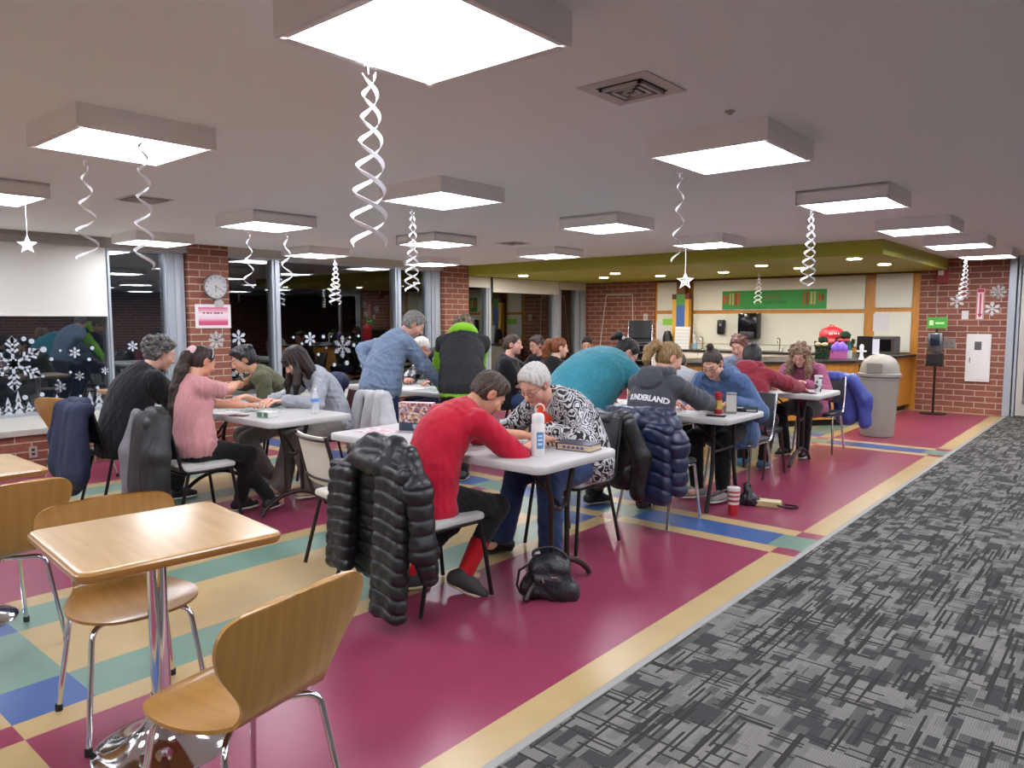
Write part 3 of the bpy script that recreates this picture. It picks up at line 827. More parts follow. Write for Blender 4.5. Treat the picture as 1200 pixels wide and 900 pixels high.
# ------------------------------------------------------------------ people
def rot(ax, deg):
    a = R(deg); c, s = math.cos(a), math.sin(a)
    return np.array({'x': [[1, 0, 0], [0, c, -s], [0, s, c]], 'y': [[c, 0, s], [0, 1, 0], [-s, 0, c]], 'z': [[c, -s, 0], [s, c, 0], [0, 0, 1]]}[ax])
def unit(v): v = np.array(v, float); return v / (np.linalg.norm(v) or 1)
def ik(a, b, l1, l2, hint):
    """middle joint between a and b, bent towards hint; b is pulled in if out of reach"""
    a, b = np.array(a, float), np.array(b, float); d = b - a; D = np.linalg.norm(d); mx = (l1 + l2) * .995
    if D > mx: b = a + d / D * mx; D = mx
    u = (b - a) / D; x = (l1 * l1 - l2 * l2 + D * D) / (2 * D); y = math.sqrt(max(l1 * l1 - x * x, 0))
    h = np.array(hint, float); h = h - u * (h @ u); h = unit(h)
    return a + u * x + h * y, b

class Person:
    """pelvis (x,y,z), facing rz (degrees, 0 = +Y); lean = forward bend of the three spine pieces; all joints in world metres"""
    def __init__(s, label, pelvis, rz, lean=(10, 15, 15), side=0., twist=0., neck=10, head=(20, 0, 0), scale=1.075, girth=1., bust=0., hands=None, feet=None, elbow=None,
                 knee=None, skin='#d9a58c', seat=True, h=.0055, female=True, curl=.8, palm=None):
        s.K = K = scale; s.h = h; s.g = girth; s.skin = skin; s.fem = female; s.curl = curl; s.bust = bust
        s.root = thing('person', label, 'person', (0, 0, 0))
        B = rot('z', rz); s.B = B
        P = s.P = {}; Fr = s.F = {}
        P['pelvis'] = np.array(pelvis, float)
        M = B @ rot('y', side); acc = 0; pos = P['pelvis'].copy(); Fr['pelvis'] = B.copy()
        for nm, ln, a in zip(('waist', 'chest', 'neck'), (.13, .17, .21), lean):
            acc += a
            Mx = B @ rot('z', twist if nm != 'waist' else twist * .5) @ rot('y', side) @ rot('x', -acc)
            pos = pos + Mx[:, 2] * ln * K; P[nm] = pos; Fr[nm] = Mx
        s.acc = acc
        Mn = B @ rot('z', twist) @ rot('y', side) @ rot('x', -(acc * .75 + neck)); P['headbase'] = P['neck'] + Mn[:, 2] * .085 * K; Fr['n'] = Mn
        pit, yaw, roll = head
        Mh = B @ rot('z', twist + yaw) @ rot('y', roll) @ rot('x', -pit); Fr['head'] = Mh
        P['head'] = P['headbase'] + Mh[:, 2] * .085 * K + Mh[:, 1] * .03 * K
        C = Fr['neck']; sw = (.168 if female else .185) * K * (1 + (girth - 1) * .35)
        hl = .088 * K * (1 + (girth - 1) * .5); s.hands = {}
        hands = hands or {}; feet = feet or {}; elbow = elbow or {}; knee = knee or {}; palm = palm or {}
        for sd, sg in (('l', -1), ('r', 1)):
            sh = P['neck'] - C[:, 2] * .058 * K + C[:, 0] * sg * sw
            P['sh' + sd] = sh
            tgt = hands.get(sd)
            if tgt is None: tgt = sh - np.array([0, 0, .5 * K]) + B[:, 1] * .1
            el, wr = ik(sh, tgt, .285 * K, .25 * K, B @ np.array(elbow.get(sd, (sg * .6, -.35, -.7))))
            P['el' + sd] = el; P['wr' + sd] = wr
            hip = P['pelvis'] + B[:, 0] * sg * hl
            P['hip' + sd] = hip
            ft = feet.get(sd)
            if ft is None: ft = P['pelvis'] * [1, 1, 0] + B[:, 0] * sg * .11 + (B[:, 1] * .38 if seat else 0) + np.array([0, 0, .085 * K])
            kn, an = ik(hip, ft, .43 * K, .41 * K, B @ np.array(knee.get(sd, (sg * .12, 1, .15 if seat else 0))))
            P['kn' + sd] = kn; P['an' + sd] = an
        s.palm = palm
    def at(s, fr, p, *v):
        """world point from a joint and local offsets in a frame, in scaled metres"""
        return s.P[p] + s.F[fr] @ (np.array(v) * s.K)
    def new(s, pts, pad, h=None):
        pts = np.array(pts); return Field(pts.min(0) - pad, pts.max(0) + pad, h or s.h)
    # ---- body
    def body(s, lips='#b5645c', brow='#4a382c', lids=True, bare=1., grey=0):
        P, K, g = s.P, s.K, s.g; H = s.F['head']; hc = P['head']
        allp = [P[k] for k in P]
        f = s.new(allp, .16 * K)
        k = .035 * K
        E = lambda fr, p, c, r, kk=.04: f.ell(s.at(fr, p, *c), [q * K for q in r], s.F[fr].T, kk * K)
        E('pelvis', 'pelvis', (0, 0, .02), (.15 * g, .1 * g, .1)); E('waist', 'waist', (0, 0, -.02), (.125 * g, .09 * g, .12)); E('chest', 'chest', (0, 0, .02), (.145 * g, .095 * g, .15))
        f.cap(P['shl'], P['shr'], .05 * K, None, k)
        f.cap(s.at('neck', 'neck', 0, -.01, -.03), s.at('head', 'head', 0, -.025, -.06), .058 * K * (1 + (g - 1) * .4), .052 * K * (1 + (g - 1) * .3), .02 * K)
        ag = 1 + (g - 1) * .5
        for d in 'lr':
            f.cap(P['sh' + d], P['el' + d], .05 * K * ag, .04 * K * ag, k); f.cap(P['el' + d], P['wr' + d], .042 * K * ag, .028 * K, .02 * K)
            f.cap(P['hip' + d], P['kn' + d], .078 * K * ag, .055 * K * ag, k); f.cap(P['kn' + d], P['an' + d], .055 * K, .036 * K, .02 * K)
            an = P['an' + d]; f.cap(an - [0, 0, .03], an - [0, 0, .035] + s.B[:, 1] * .1, .035, .025, .02)
            s.hand(f, d)
        # head
        q = K * 1.0
        h = lambda c, r, kk=.012, sub=False: f.ell(hc + H @ (np.array(c) * q), [x * q for x in r], H.T, kk * q, sub)
        c_ = lambda a, b, ra, rb=None, kk=.008, sub=False: f.cap(hc + H @ (np.array(a) * q), hc + H @ (np.array(b) * q), ra * q, (rb if rb is not None else ra) * q, kk * q, sub)
        ch = 1 + (g - 1) * .25
        h((0, -.012, .03), (.073, .093, .084)); h((0, .035, -.012), (.06 * ch, .055, .085)); h((0, .03, -.058), (.05 * ch, .055, .055), .02)
        h((0, .068, -.093), (.022 * ch, .02, .018), .018)
        for sg in (-1, 1):
            h((sg * .037 * ch, .057, -.028), (.026, .024, .026), .02); c_((sg * .012, .087, .03), (sg * .042, .072, .027), .008, .007, .012)
            h((sg * .031, .097, .006), (.015, .014, .011), .01, True); h((sg * .031, .076, .006), (.0145, .0145, .0135), .003)
            h((sg * .074, -.012, -.004), (.012, .02, .033), .006); h((sg * .083, -.004, -.004), (.007, .009, .018), .005, True)
        c_((0, .086, .014), (0, .108, -.03), .0075, .0125, .012); c_((-.011, .096, -.033), (.011, .096, -.033), .0085, None, .008)
        c_((-.019, .081, -.064), (0, .088, -.061), .0065, .0075, .006); c_((0, .088, -.061), (.019, .081, -.064), .0075, .0065, .006)
        c_((-.016, .081, -.073), (.016, .081, -.073), .0075, None, .006)
        c_((-.02, .094, -.0675), (.02, .094, -.0675), .003, None, .003, True)
        sk = np.array(lin(s.skin)); lp = np.array(lin(lips)); br = np.array(lin(brow)); rg = np.random.RandomState(3)
        def col(V):
            L = ((V - hc) @ H) / q; x, y, z = L[:, 0], L[:, 1], L[:, 2]; ax = np.abs(x)
            c = np.tile(sk, (len(V), 1)); face = (y > .03) & (np.abs(z) < .13) & (ax < .09)
            def blend(w, t): nonlocal c; w = np.clip(w, 0, 1)[:, None]; c = c * (1 - w) + t * w
            red = sk * np.array([1.02, .72, .68])
            blend(.5 * np.exp(-(((ax - .042) / .02) ** 2 + ((z + .03) / .02) ** 2)) * face, red)
            blend(.45 * np.exp(-((x / .014) ** 2 + ((z + .03) / .014) ** 2)) * face, red)
            blend(.5 * ((ax > .07) & (np.abs(z) < .05) & (y < .02)), red)
            blend(.85 * np.exp(-((x / .02) ** 4 + ((z + .0675) / .0095) ** 4)) * (y > .07), lp)
            blend(1.0 * (np.abs(z + .0675) < .0022) * (ax < .021) * (y > .07), lp * .35)
            zb = .031 - ((ax - .03) / .03) ** 2 * .004
            blend(.8 * np.exp(-(((z - zb) / .0045) ** 4 + ((ax - .029) / .019) ** 6)) * (y > .05), br)
            if lids:
                blend(.9 * np.exp(-(((z - .0005) / .0028) ** 4 + ((ax - .031) / .0145) ** 6)) * (y > .06), br * .3)
            else:
                blend(1. * (((ax - .031) / .0135) ** 2 + ((z - .006) / .0065) ** 2 < 1) * (y > .06), np.array([.75, .72, .7]))
                blend(1. * (((ax - .031) / .006) ** 2 + ((z - .006) / .0065) ** 2 < 1) * (y > .06), np.array([.03, .02, .015]))
            # hands a little redder
            for d in 'lr':
                w = np.linalg.norm(V - P['wr' + d], axis=1); blend(.35 * np.clip((.2 - w) / .1, 0, 1) * np.clip((w - .03) / .05, 0, 1), red)
            return c
        o = f.build('body', SKIN, s.root, col=col)
        return o
    def hand(s, f, d):
        """palm, four fingers bent at two knuckles, thumb from the side"""
        P, K = s.P, s.K; sg = -1 if d == 'l' else 1
        wr = P['wr' + d]; fa = unit(wr - P['el' + d])
        opt = s.palm.get(d, {})
        dr = unit(opt.get('dir', fa)); dr = unit(np.array(dr))
        n = np.array(opt.get('n', (0, 0, -1)), float); n = unit(n - dr * (n @ dr))          # out of the palm
        sd = np.cross(dr, n) * (1 if d == 'r' else -1)                                       # towards the little finger?  thumb side = -sd
        th = unit(np.cross(n, dr)) if d == 'r' else unit(np.cross(dr, n))
        th = -th
        # thumb on the inner side for a palm-down hand
        cu = opt.get('curl', s.curl); k = .004 * K
        pc = wr + dr * .045 * K
        f.cap(wr, wr + dr * .03 * K, .026 * K, .03 * K, .015 * K, flat=(n, 1.5))
        for j in range(4):
            o = (j - 1.5) * .0195 * K
            f.cap(wr + dr * .02 * K + th * -o * .6, wr + dr * .088 * K + th * -o, .0135 * K, .0115 * K, .012 * K)
        for j, (L1, L2, L3) in enumerate(((.038, .023, .019), (.043, .027, .02), (.04, .025, .02), (.031, .019, .017))):
            o = (j - 1.5) * .0205 * K; fan = (1.5 - j) * .11
            b = wr + dr * .09 * K - th * o
            p = b; a = .25
            d0 = unit(dr + th * fan)
            for L, r1, r2, da in ((L1, .0096, .0088, .55), (L2, .0088, .008, .7), (L3, .008, .0066, .4)):
                a += da * cu * .55
                e = p + (d0 * math.cos(a) + n * math.sin(a)) * L * K
                f.cap(p, e, r1 * K, r2 * K, k); p = e
        b = wr + dr * .028 * K + th * .024 * K
        e1 = b + unit(dr * .7 + th * .75 + n * .25) * .042 * K; e2 = e1 + unit(dr * .9 + th * .15 + n * .35) * .028 * K
        f.cap(wr + dr * .02 * K, b, .018 * K, .0145 * K, .01 * K); f.cap(b, e1, .0135 * K, .0105 * K, k); f.cap(e1, e2, .0105 * K, .0085 * K, k)
    # ---- clothing
    def top(s, m, sleeve=1., loose=.012, hem=-.03, collar=.0, fold=.004, name='shirt', hood=False, vneck=False, opened=None, col=None, aniso=(1, 1, .6)):
        P, K, g = s.P, s.K, s.g; lo = loose
        pts = [P[k] for k in ('pelvis', 'waist', 'chest', 'neck', 'shl', 'shr', 'ell', 'elr', 'wrl', 'wrr')]
        f = s.new(pts, .2 * K * g)
        E = lambda fr, p, c, r, kk=.06: f.ell(s.at(fr, p, *c), [q * K + lo for q in r], s.F[fr].T, kk * K)
        A = s.at('pelvis', 'pelvis', 0, .01, hem + .05); W = s.at('waist', 'waist', 0, .015 * g, 0); Cc = s.at('chest', 'chest', 0, .0, .02); D = s.at('neck', 'neck', 0, -.012, -.075)
        rA, rW, rC, rD = [q * K * g + lo for q in (.18, .158, .155)] + [.128 * K * (1 + (g - 1) * .6) + lo]
        for a_, b_, r1, r2, fr in ((A, W, rA, rW, 'waist'), (W, Cc, rW, rC, 'chest'), (Cc, D, rC, rD, 'neck')): f.cap(a_, b_, r1, r2, .05 * K, flat=(s.F[fr][:, 1], (1.2 if fr == 'waist' else 1.36) + .1 * (1.2 - g)))
        f_plane_local(f, s.at('pelvis', 'pelvis', 0, 0, hem - .05), -(s.F['pelvis'] * .6 + s.F['waist'] * .4)[:, 2], .3 * g)
        if s.bust: 
            for sg in (-1, 1): E('chest', 'chest', (sg * .07, .075 * g, .03), (.07, .06 * s.bust, .07), .05)
        f.cap(P['shl'], P['shr'], .05 * K + lo * .6, None, .07 * K)
        f.cap(s.at('neck', 'neck', 0, -.018, -.05), s.at('neck', 'neck', 0, -.008, .012 + collar), .085 * K, .066 * K * (1 + (g - 1) * .3) + lo * .3, .03 * K)
        ag = 1 + (g - 1) * .3
        for d in 'lr':
            sh, el, wr = P['sh' + d], P['el' + d], P['wr' + d]
            f.cap(sh, el, .053 * K * ag + lo, (.047 * ag) * K + lo, .028 * K) if sleeve >= .5 else f.cap(sh, sh + (el - sh) * sleeve * 2, .05 * K * ag + lo, .052 * K * ag + lo, .045 * K)
            if sleeve > .5:
                t = min((sleeve - .5) * 2, 1.); e = el + (wr - el) * t
                f.cap(el, e, .05 * K * ag + lo, .039 * K + lo * .8, .03 * K)
                if sleeve >= 1: f.cap(wr - unit(wr - el) * .03 * K, wr + unit(wr - el) * .004, .04 * K + lo * .5, None, .004)
        # trim the neckline
        nk = s.at('neck', 'neck', 0, -.005, .03 + collar); nz = s.F['neck'] @ np.array([0, .3, 1.]); f_plane_local(f, nk, unit(nz), .12 * K)
        if vneck: f.cap(s.at('neck', 'neck', 0, .09, .03), s.at('chest', 'chest', 0, .16, .03), .03 * K, .012 * K, .01, True)
        if hood:
            a = [s.at('neck', 'neck', .092 * math.cos(t), -.03 - .07 * math.sin(t), .028 - .03 * math.sin(t)) for t in np.linspace(-.5, math.pi + .5, 14)]
            f.chain(a, .046 * K, .008)
            f.ell(s.at('neck', 'neck', 0, -.13, -.065), [.115 * K, .05 * K, .095 * K], s.F['neck'].T, .015)
        if fold: f.ripple(fold * .75, .05, int(abs(P['pelvis'][0]) * 100) % 97, aniso); f.ripple(fold * .35, .16, 3, (1.2, 1.2, .7))
        o = f.build(name, m, s.root, col=col)
        return o
    def pants(s, m, loose=.01, hemup=.02, fold=.003, name='trousers', top_=.02, flare=0.):
        P, K, g = s.P, s.K, s.g
        pts = [P[k] for k in ('pelvis', 'hipl', 'hipr', 'knl', 'knr', 'anl', 'anr')]
        f = s.new(pts, .19 * K * g, max(s.h, .006)); ag = 1 + (g - 1) * .55
        f.ell(s.at('pelvis', 'pelvis', 0, -.005, top_ - .04), [(.15 * g) * K + loose * .6, .108 * g * K + loose * .6, .11 * K], s.B.T, .05)
        for d in 'lr':
            an = P['an' + d] + unit(P['kn' + d] - P['an' + d]) * hemup
            f.cap(P['hip' + d], P['kn' + d], .08 * K * ag + loose, .06 * K * ag + loose, .05); f.cap(P['kn' + d], an, .059 * K * ag + loose, .046 * K + loose + flare, .03)
        if fold: f.ripple(fold * .6, .06, 5)
        return f.build(name, m, s.root)
    def shoes(s, m, sole=None, dirs=None, L=.165, which='lr', up=None):
        K = s.K; sole = sole or mat('shoe_sole', '#c9c4ba', .7)
        for d in which:
            an = s.P['an' + d]; dr = unit((dirs or {}).get(d, s.B[:, 1] + s.B[:, 0] * (.18 if d == 'r' else -.18)))
            u = np.array((up or {}).get(d, (0, 0, 1.))); u = unit(u - dr * (u @ dr))
            sd = np.cross(dr, u); M = np.array([sd, dr, u])
            base = an - u * .085 * K
            heel = base - dr * .04 * K; toe = base + dr * L * K
            f = s.new([heel, toe, an], .075 * K, .0045)
            f.cap(heel + u * .045 * K, an + u * .0, .04 * K, .042 * K, .02); f.cap(heel + u * .042 * K, base + dr * .06 * K + u * .045 * K, .038 * K, .042 * K, .03)
            f.cap(base + dr * .05 * K + u * .045 * K, toe + u * .03 * K - dr * .03 * K, .043 * K, .03 * K, .03, flat=(u, 1.15))
            f_plane_local(f, base + u * .022, -u, .3)
            o = f.build('shoe', m, s.root)
            g2 = s.new([heel, toe], .07 * K, .0045)
            g2.cap(heel + u * .012, base + dr * .06 * K + u * .012, .036 * K, .04 * K, .02, flat=(u, 3.4)); g2.cap(base + dr * .06 * K + u * .012, toe - dr * .03 * K + u * .012, .044 * K, .036 * K, .02, flat=(u, 3.4))
            g2.build('sole', sole, o)
    # ---- hair
    def hp(s, *v): return s.P['head'] + s.F['head'] @ (np.array(v) * s.K)
    def hair(s, style, m, vol=1., chains=(), line=.0, seed=0, nape=-.07, bumps=0, name='hair', back=0.):
        K = s.K; H = s.F['head']; q = K
        pts = [s.hp(0, 0, 0)] + [p for c, r in chains for p in c]
        f = s.new(pts, .16 * K, min(s.h, .0055))
        h = lambda c, r, kk=.02, sub=False: f.ell(s.hp(*c), [x * q for x in r], H.T, kk * q, sub)
        v = vol
        h((0, -.016, .034), (.079 * v, .1 * v, .088 * v)); h((0, -.045, -.015), (.07 * v, .06 * v, .07), .03)
        if style == 'short':
            h((0, .03, .088), (.055, .05, .028 * v), .03)
        if style in ('bob', 'long'):
            for sg in (-1, 1): h((sg * .062, -.005, -.02), (.024 * v, .06, .085), .03)
            h((0, -.055, -.05), (.07 * v, .05, .08), .03)
        rg = np.random.RandomState(seed + 11)
        if bumps:
            for i in range(bumps):
                u = rg.normal(size=3); u /= np.linalg.norm(u)
                c = np.array([0, -.02, .03]) + u * np.array([.08, .1, .088]) * v * rg.uniform(.92, 1.06)
                if c[1] > .075 and c[2] < .06 or c[2] < nape: continue
                r = rg.uniform(.014, .024); h(tuple(c), (r, r, r), .008)
        # face opening: plane rising from the ear to the forehead
        Pn = s.hp(0, .074 + line, .075); n = H @ unit([0, .84, -.55]); 
        if style in ('bob', 'long'):
            f.box(s.hp(0, .12 + line, -.045), [.052 * q, .075 * q, .11 * q], .02, H.T, .012, True)
            f.cap(s.hp(0, .1 + line, -.02), s.hp(0, .1 + line, -.12), .055 * q, .06 * q, .012, True)
        else:
            f_plane_local(f, Pn, n, .3)
            for sg in (-1, 1): h((sg * .08, .002, -.012), (.03, .026, .036), .008, True)
        f_plane_local(f, s.hp(0, 0, nape), -H[:, 2], .16 * K)
        for c, r in chains: f.chain(c, r, .018)
        A = H.T
        c0 = s.P['head']
        def strands(x, y, z):
            X = (np.stack([x, y, z], 1) - c0) @ H
            a = np.arctan2(X[:, 0], X[:, 1] + .02) * (12 + 3 * (seed % 3)) + X[:, 2] * 30 / K
            return .0022 * np.sin(a) + .0016 * np.sin(a * 2.3 + X[:, 2] * 60 + X[:, 1] * 40) + .001 * np.sin(a * 4.1 + 2)
        f.fn(strands)
        return f.build(name, m, s.root)
    def glasses(s, m=None, r=.021):
        m = m or mat('glasses_frame', '#1b1716', .3); b = MB()
        for sg in (-1, 1):
            b.tube([Vector(s.hp(sg * .033 + r * 1.05 * math.cos(a), .103 - .012 * abs(math.cos(a)) * (1 if sg * math.cos(a) > 0 else .2), .003 + r * .8 * math.sin(a))) for a in np.linspace(0, 2 * math.pi, 20, endpoint=False)], .0019 * s.K, 6, closed=True)
            b.tube([Vector(s.hp(sg * .055, .092, .006)), Vector(s.hp(sg * .077, .04, .01)), Vector(s.hp(sg * .082, -.01, .012))], .0018 * s.K, 6)
        b.tube([Vector(s.hp(-.013, .104, .006)), Vector(s.hp(0, .112, .009)), Vector(s.hp(.013, .104, .006))], .0018 * s.K, 6)
        b.build('glasses', m, s.root, 60)
    def blob(s, name, m, items, h=None, fold=0., parent=None):
        """extra soft piece from capsules [(a,b,ra,rb)] in world metres"""
        pts = [p for i in items for p in i[:2]]; f = s.new(pts, max(max(i[2:4]) for i in items) + .03, h or s.h)
        for a, b, ra, rb in items: f.cap(a, b, ra, rb, .02)
        if fold: f.ripple(fold, .05, 2)
        return f.build(name, m, parent or s.root)
def f_plane_local(f, p, n, rad):
    """cut with a plane, only within rad of p"""
    w, G = f.win(np.array(p) - rad, np.array(p) + rad)
    if w is None: return
    X, Y, Z = G; d = (X - p[0]) * n[0] + (Y - p[1]) * n[1] + (Z - p[2]) * n[2]
    f.f[w] = np.maximum(f.f[w], d)
def attach_root(root, x, y):
    """put the thing's origin on the floor below it, keeping the parts where they are"""
    root.location = (x, y, 0)
    for ch in KIDS(root): ch.location = (-x, -y, 0)
# ------------------------------------------------------------------ the people
def jeans(n, c): return cloth(n, c, .8, .3, 320, .08)
def Vw(*a): return np.array(a, float)
def people_front():
    p = Person('person in a red long-sleeved shirt with short brown hair, bent over the puzzle', (-3.05, 2.82, .60), -3, lean=(10, 19, 23), twist=-6, neck=8, head=(44, -18, 4), h=.0045, female=False, girth=.95,
               hands={'r': (-2.72, 3.48, .865), 'l': (-2.98, 3.58, .85)}, elbow={'r': (.5, -.9, -1), 'l': (-.7, -.2, -.6)}, feet={'r': (-2.93, 3.0, .11), 'l': (-3.22, 2.80, .10)},
               palm={'r': {'dir': (-.35, .93, -.16), 'curl': .8}, 'l': {'dir': (.5, .85, -.12), 'curl': .8}}, skin='#c69377')
    p.body(brow='#3d2c20'); p.top(cloth('red_knit', '#ae0d2b', .8, .2), sleeve=.54, loose=.02, name='shirt', fold=.003, hem=-.12)
    p.pants(cloth('black_trousers', '#121214'), hemup=.17, name='trousers', loose=.004); p.hair('short', hairmat('brown', '#241b16', '#574739'), seed=1, nape=-.055)
    for d in 'lr':
        an = p.P['an' + d]; p.blob('sock', cloth('red_sock', '#b3141f'), [(an - [0, 0, .02], an + unit(p.P['kn' + d] - an) * .2, .047, .058)])
    p.shoes(mat('charcoal_canvas', '#3a3836', .8), mat('cream_sole', '#c4b49a', .7), dirs={'r': (.8, .3, -.25), 'l': (.3, .9, -.1)})
    attach_root(p.root, -3.05, 2.86)
    q = Person('white-haired person with glasses in a black and white swirl patterned jacket over an orange shirt', (-2.94, 4.20, .60), 170, lean=(10, 20, 22), side=4, neck=5, head=(36, 14, -3), h=.0045, girth=1.18, bust=.8, scale=1.08,
               hands={'r': (-3.28, 3.74, .85), 'l': (-2.90, 3.80, .86)}, elbow={'r': (.8, -.1, -.6), 'l': (-.8, .1, -.6)}, feet={'r': (-3.25, 3.70, .10), 'l': (-2.86, 3.74, .09)},
               palm={'r': {'dir': (.25, -.9, -.15), 'curl': .9}, 'l': {'dir': (-.6, -.7, 0), 'curl': 1.1}}, skin='#cf9c88')
    q.body(brow='#9a8c80'); q.glasses(mat('wire_frame', '#6b5a4a', .3, .6))
    q.top(swirl_mat(), sleeve=1., loose=.02, name='jacket', fold=.004, collar=.01, hem=-.05)
    a = q.at('neck', 'neck', 0, .105, -.045); b = q.at('chest', 'chest', 0, .165, .0); c = q.at('waist', 'waist', 0, .175, .05)
    f = q.new([a, b, c], .13, .005); f.chain([q.at('neck', 'neck', 0, .06, -.01), a, b, c], [.05, .058, .06, .05], .03); f.build('shirt', cloth('orange_shirt', '#dd4526'), q.root)
    q.pants(jeans('blue_jeans', '#2c3f63'), flare=.022, hemup=.03, name='jeans'); q.hair('short', hairmat('white', '#a9a59e', '#d8d5ce'), vol=1.1, seed=2, nape=-.05, line=-.004)
    q.shoes(mat('black_leather', '#101011', .35), mat('black_sole', '#161616', .6), dirs={'r': (-.55, -.8, 0), 'l': (.1, -1, 0)})
    attach_root(q.root, -2.94, 4.20)

def people_mid():
    # teal sweater, bent far over the second table
    p = Person('person in a teal sweater with dark tied-back hair, standing bent over the second table', (-3.68, 5.10, .90), -12, lean=(44, 18, 10), neck=-22, head=(46, -30, 0), girth=1.62, scale=1.09, seat=False,
               hands={'r': (-3.30, 5.66, .86), 'l': (-3.85, 5.80, .86)}, elbow={'r': (.9, -.2, -.3), 'l': (-.5, -.7, -.2)}, feet={'r': (-3.52, 5.20, .10), 'l': (-3.86, 5.05, .10)}, skin='#d0a08a')
    p.body(); p.top(cloth('teal_knit', '#2f7a89', .85, .2), sleeve=.92, loose=.03, name='sweater', fold=.003, hem=-.1)
    p.pants(cloth('black_trousers2', '#17171a'), loose=.02, name='trousers', hemup=0.); bb = p.hp(0, -.13, .03)
    p.hair('bun', hairmat('black', '#0e0b0a', '#2a211d'), seed=3, chains=[([p.hp(0, -.1, .05), p.hp(0, -.15, .055), p.hp(-.01, -.17, .0)], [.022, .036, .02])]); p.glasses()
    p.blob('hair_tie', mat('white_band', '#d8d4ce', .6), [(p.hp(-.02, -.115, .06), p.hp(.02, -.115, .06), .02, .02)])
    p.shoes(mat('black_trainer', '#1b1b1d', .6), mat('white_sole', '#b9b4ab', .7)); attach_root(p.root, -3.68, 5.10)
    # grey hoodie with lettering
    p = Person('person in a dark grey hoodie with white back lettering and a dirty-blonde ponytail', (-2.97, 5.11, .60), 0, lean=(7, 11, 10), twist=-4, neck=0, head=(26, -30, 0), girth=1.02,
               hands={'r': (-2.72, 5.78, .87), 'l': (-3.12, 5.72, .86)}, elbow={'r': (.7, -.3, -.6), 'l': (-.7, -.3, -.6)}, feet={'r': (-2.92, 5.02, .34), 'l': (-3.12, 5.36, .10)}, skin='#d6a68c',
               knee={'r': (.1, 1, .1)})
    p.body(); o = p.top(cloth('charcoal_fleece', '#43454b', .9, .2), sleeve=1., loose=.022, name='hoodie', fold=.004, hem=-.05, hood=True)
    lettering(p, o); p.pants(cloth('dark_leggings', '#16171b'), name='trousers')
    p.hair('tail', hairmat('dirty_blonde', '#5a4227', '#ab8a58'), seed=4, chains=[([p.hp(0, -.1, .045), p.hp(-.0, -.15, .04), p.hp(-.005, -.175, -.02), p.hp(-.0, -.17, -.09), p.hp(0, -.15, -.12)], [.03, .042, .044, .034, .018])])
    p.shoes(mat('brown_boot', '#2c2018', .7), mat('dark_brown_sole', '#241a12', .8), dirs={'r': (-.05, .1, -1), 'l': (0, 1, 0)}, up={'r': (0, 1, 0)}); attach_root(p.root, -2.97, 5.11)
    # blue hoodie, glasses
    p = Person('person in a blue hoodie with dark-rimmed glasses and hair in a bun', (-2.88, 6.52, .60), 174, lean=(8, 17, 20), neck=2, head=(34, 10, 2), girth=1.26, bust=1., scale=1.06,
               hands={'r': (-2.93, 5.98, .855), 'l': (-2.66, 6.12, .855)}, elbow={'r': (.6, 0, -.8), 'l': (-.5, 0, -.9)}, feet={'r': (-2.95, 5.98, .10), 'l': (-2.72, 6.0, .10)}, skin='#d5a48c',
               palm={'r': {'dir': (-.35, -.9, -.1)}, 'l': {'dir': (-.8, -.6, 0), 'curl': 1.1}})
    p.body(lips='#b0483f', brow='#2a1d16'); p.glasses(); p.top(cloth('blue_fleece', '#465d80', .9, .2), sleeve=1., loose=.026, name='hoodie', fold=.005, hem=-.12, hood=True)
    p.pants(cloth('black_leggings', '#111114'), name='trousers'); p.hair('bun', hairmat('dark_brown', '#1d1512', '#46342a'), seed=5, chains=[([p.hp(0, -.03, .115), p.hp(0, -.04, .145)], [.03, .032])])
    p.shoes(mat('grey_trainer', '#8d8a86', .8), dirs={'r': (-.5, -.8, 0), 'l': (-.2, -1, 0)}); emblem(p); attach_root(p.root, -2.88, 6.52)
    # maroon hoodie
    p = Person('person in a maroon hoodie with black hair, back turned, at the farthest right table', (-3.1, 7.25, .56), 4, lean=(10, 13, 13), neck=2, head=(24, 22, 0), girth=1.15, h=.0065,
               hands={'r': (-2.78, 8.02, .84), 'l': (-3.12, 8.02, .84)}, elbow={'r': (.9, -.2, -.4), 'l': (-.7, -.2, -.6)}, skin='#c99277')
    p.body(); p.top(cloth('maroon_fleece', '#832835', .9, .2), sleeve=1., loose=.026, name='hoodie', fold=.004, hem=-.06, hood=True)
    p.pants(cloth('black_trousers3', '#141416'), name='trousers'); p.hair('bob', hairmat('jet_black', '#090808', '#1d1817'), seed=6, nape=-.09); p.shoes(mat('blue_trainer', '#3f6a86', .7)); attach_root(p.root, -3.1, 7.25)
    # pink sweater
    p = Person('person in a pink sweater with long wavy hair at the farthest right table', (-3.02, 8.98, .56), 178, lean=(9, 15, 15), neck=4, head=(34, 12, 0), girth=1.1, bust=.8, h=.0065,
               hands={'r': (-3.13, 8.42, .85), 'l': (-2.86, 8.46, .85)}, skin='#d9a793')
    p.body(); dn = Vw(0, 0, -1)
    p.top(cloth('pink_knit', '#95526f', .9, .2), sleeve=1., loose=.018, name='sweater', fold=.004, hem=-.06); p.pants(cloth('black_trousers4', '#141416'), name='trousers')
    cs = []
    for sg in (-1, 1):
        a = p.hp(sg * .07, -.0, .0); cs.append(([a, a + Vw(-sg * .02, -.0, -.09), a + Vw(-sg * .035, -.02, -.18), a + Vw(-sg * .03, -.03, -.27)], [.03, .042, .045, .028]))
        b = p.hp(sg * .05, -.06, .0); cs.append(([b, b + Vw(-sg * .03, .03, -.12), b + Vw(-sg * .04, .04, -.24)], [.05, .055, .035]))
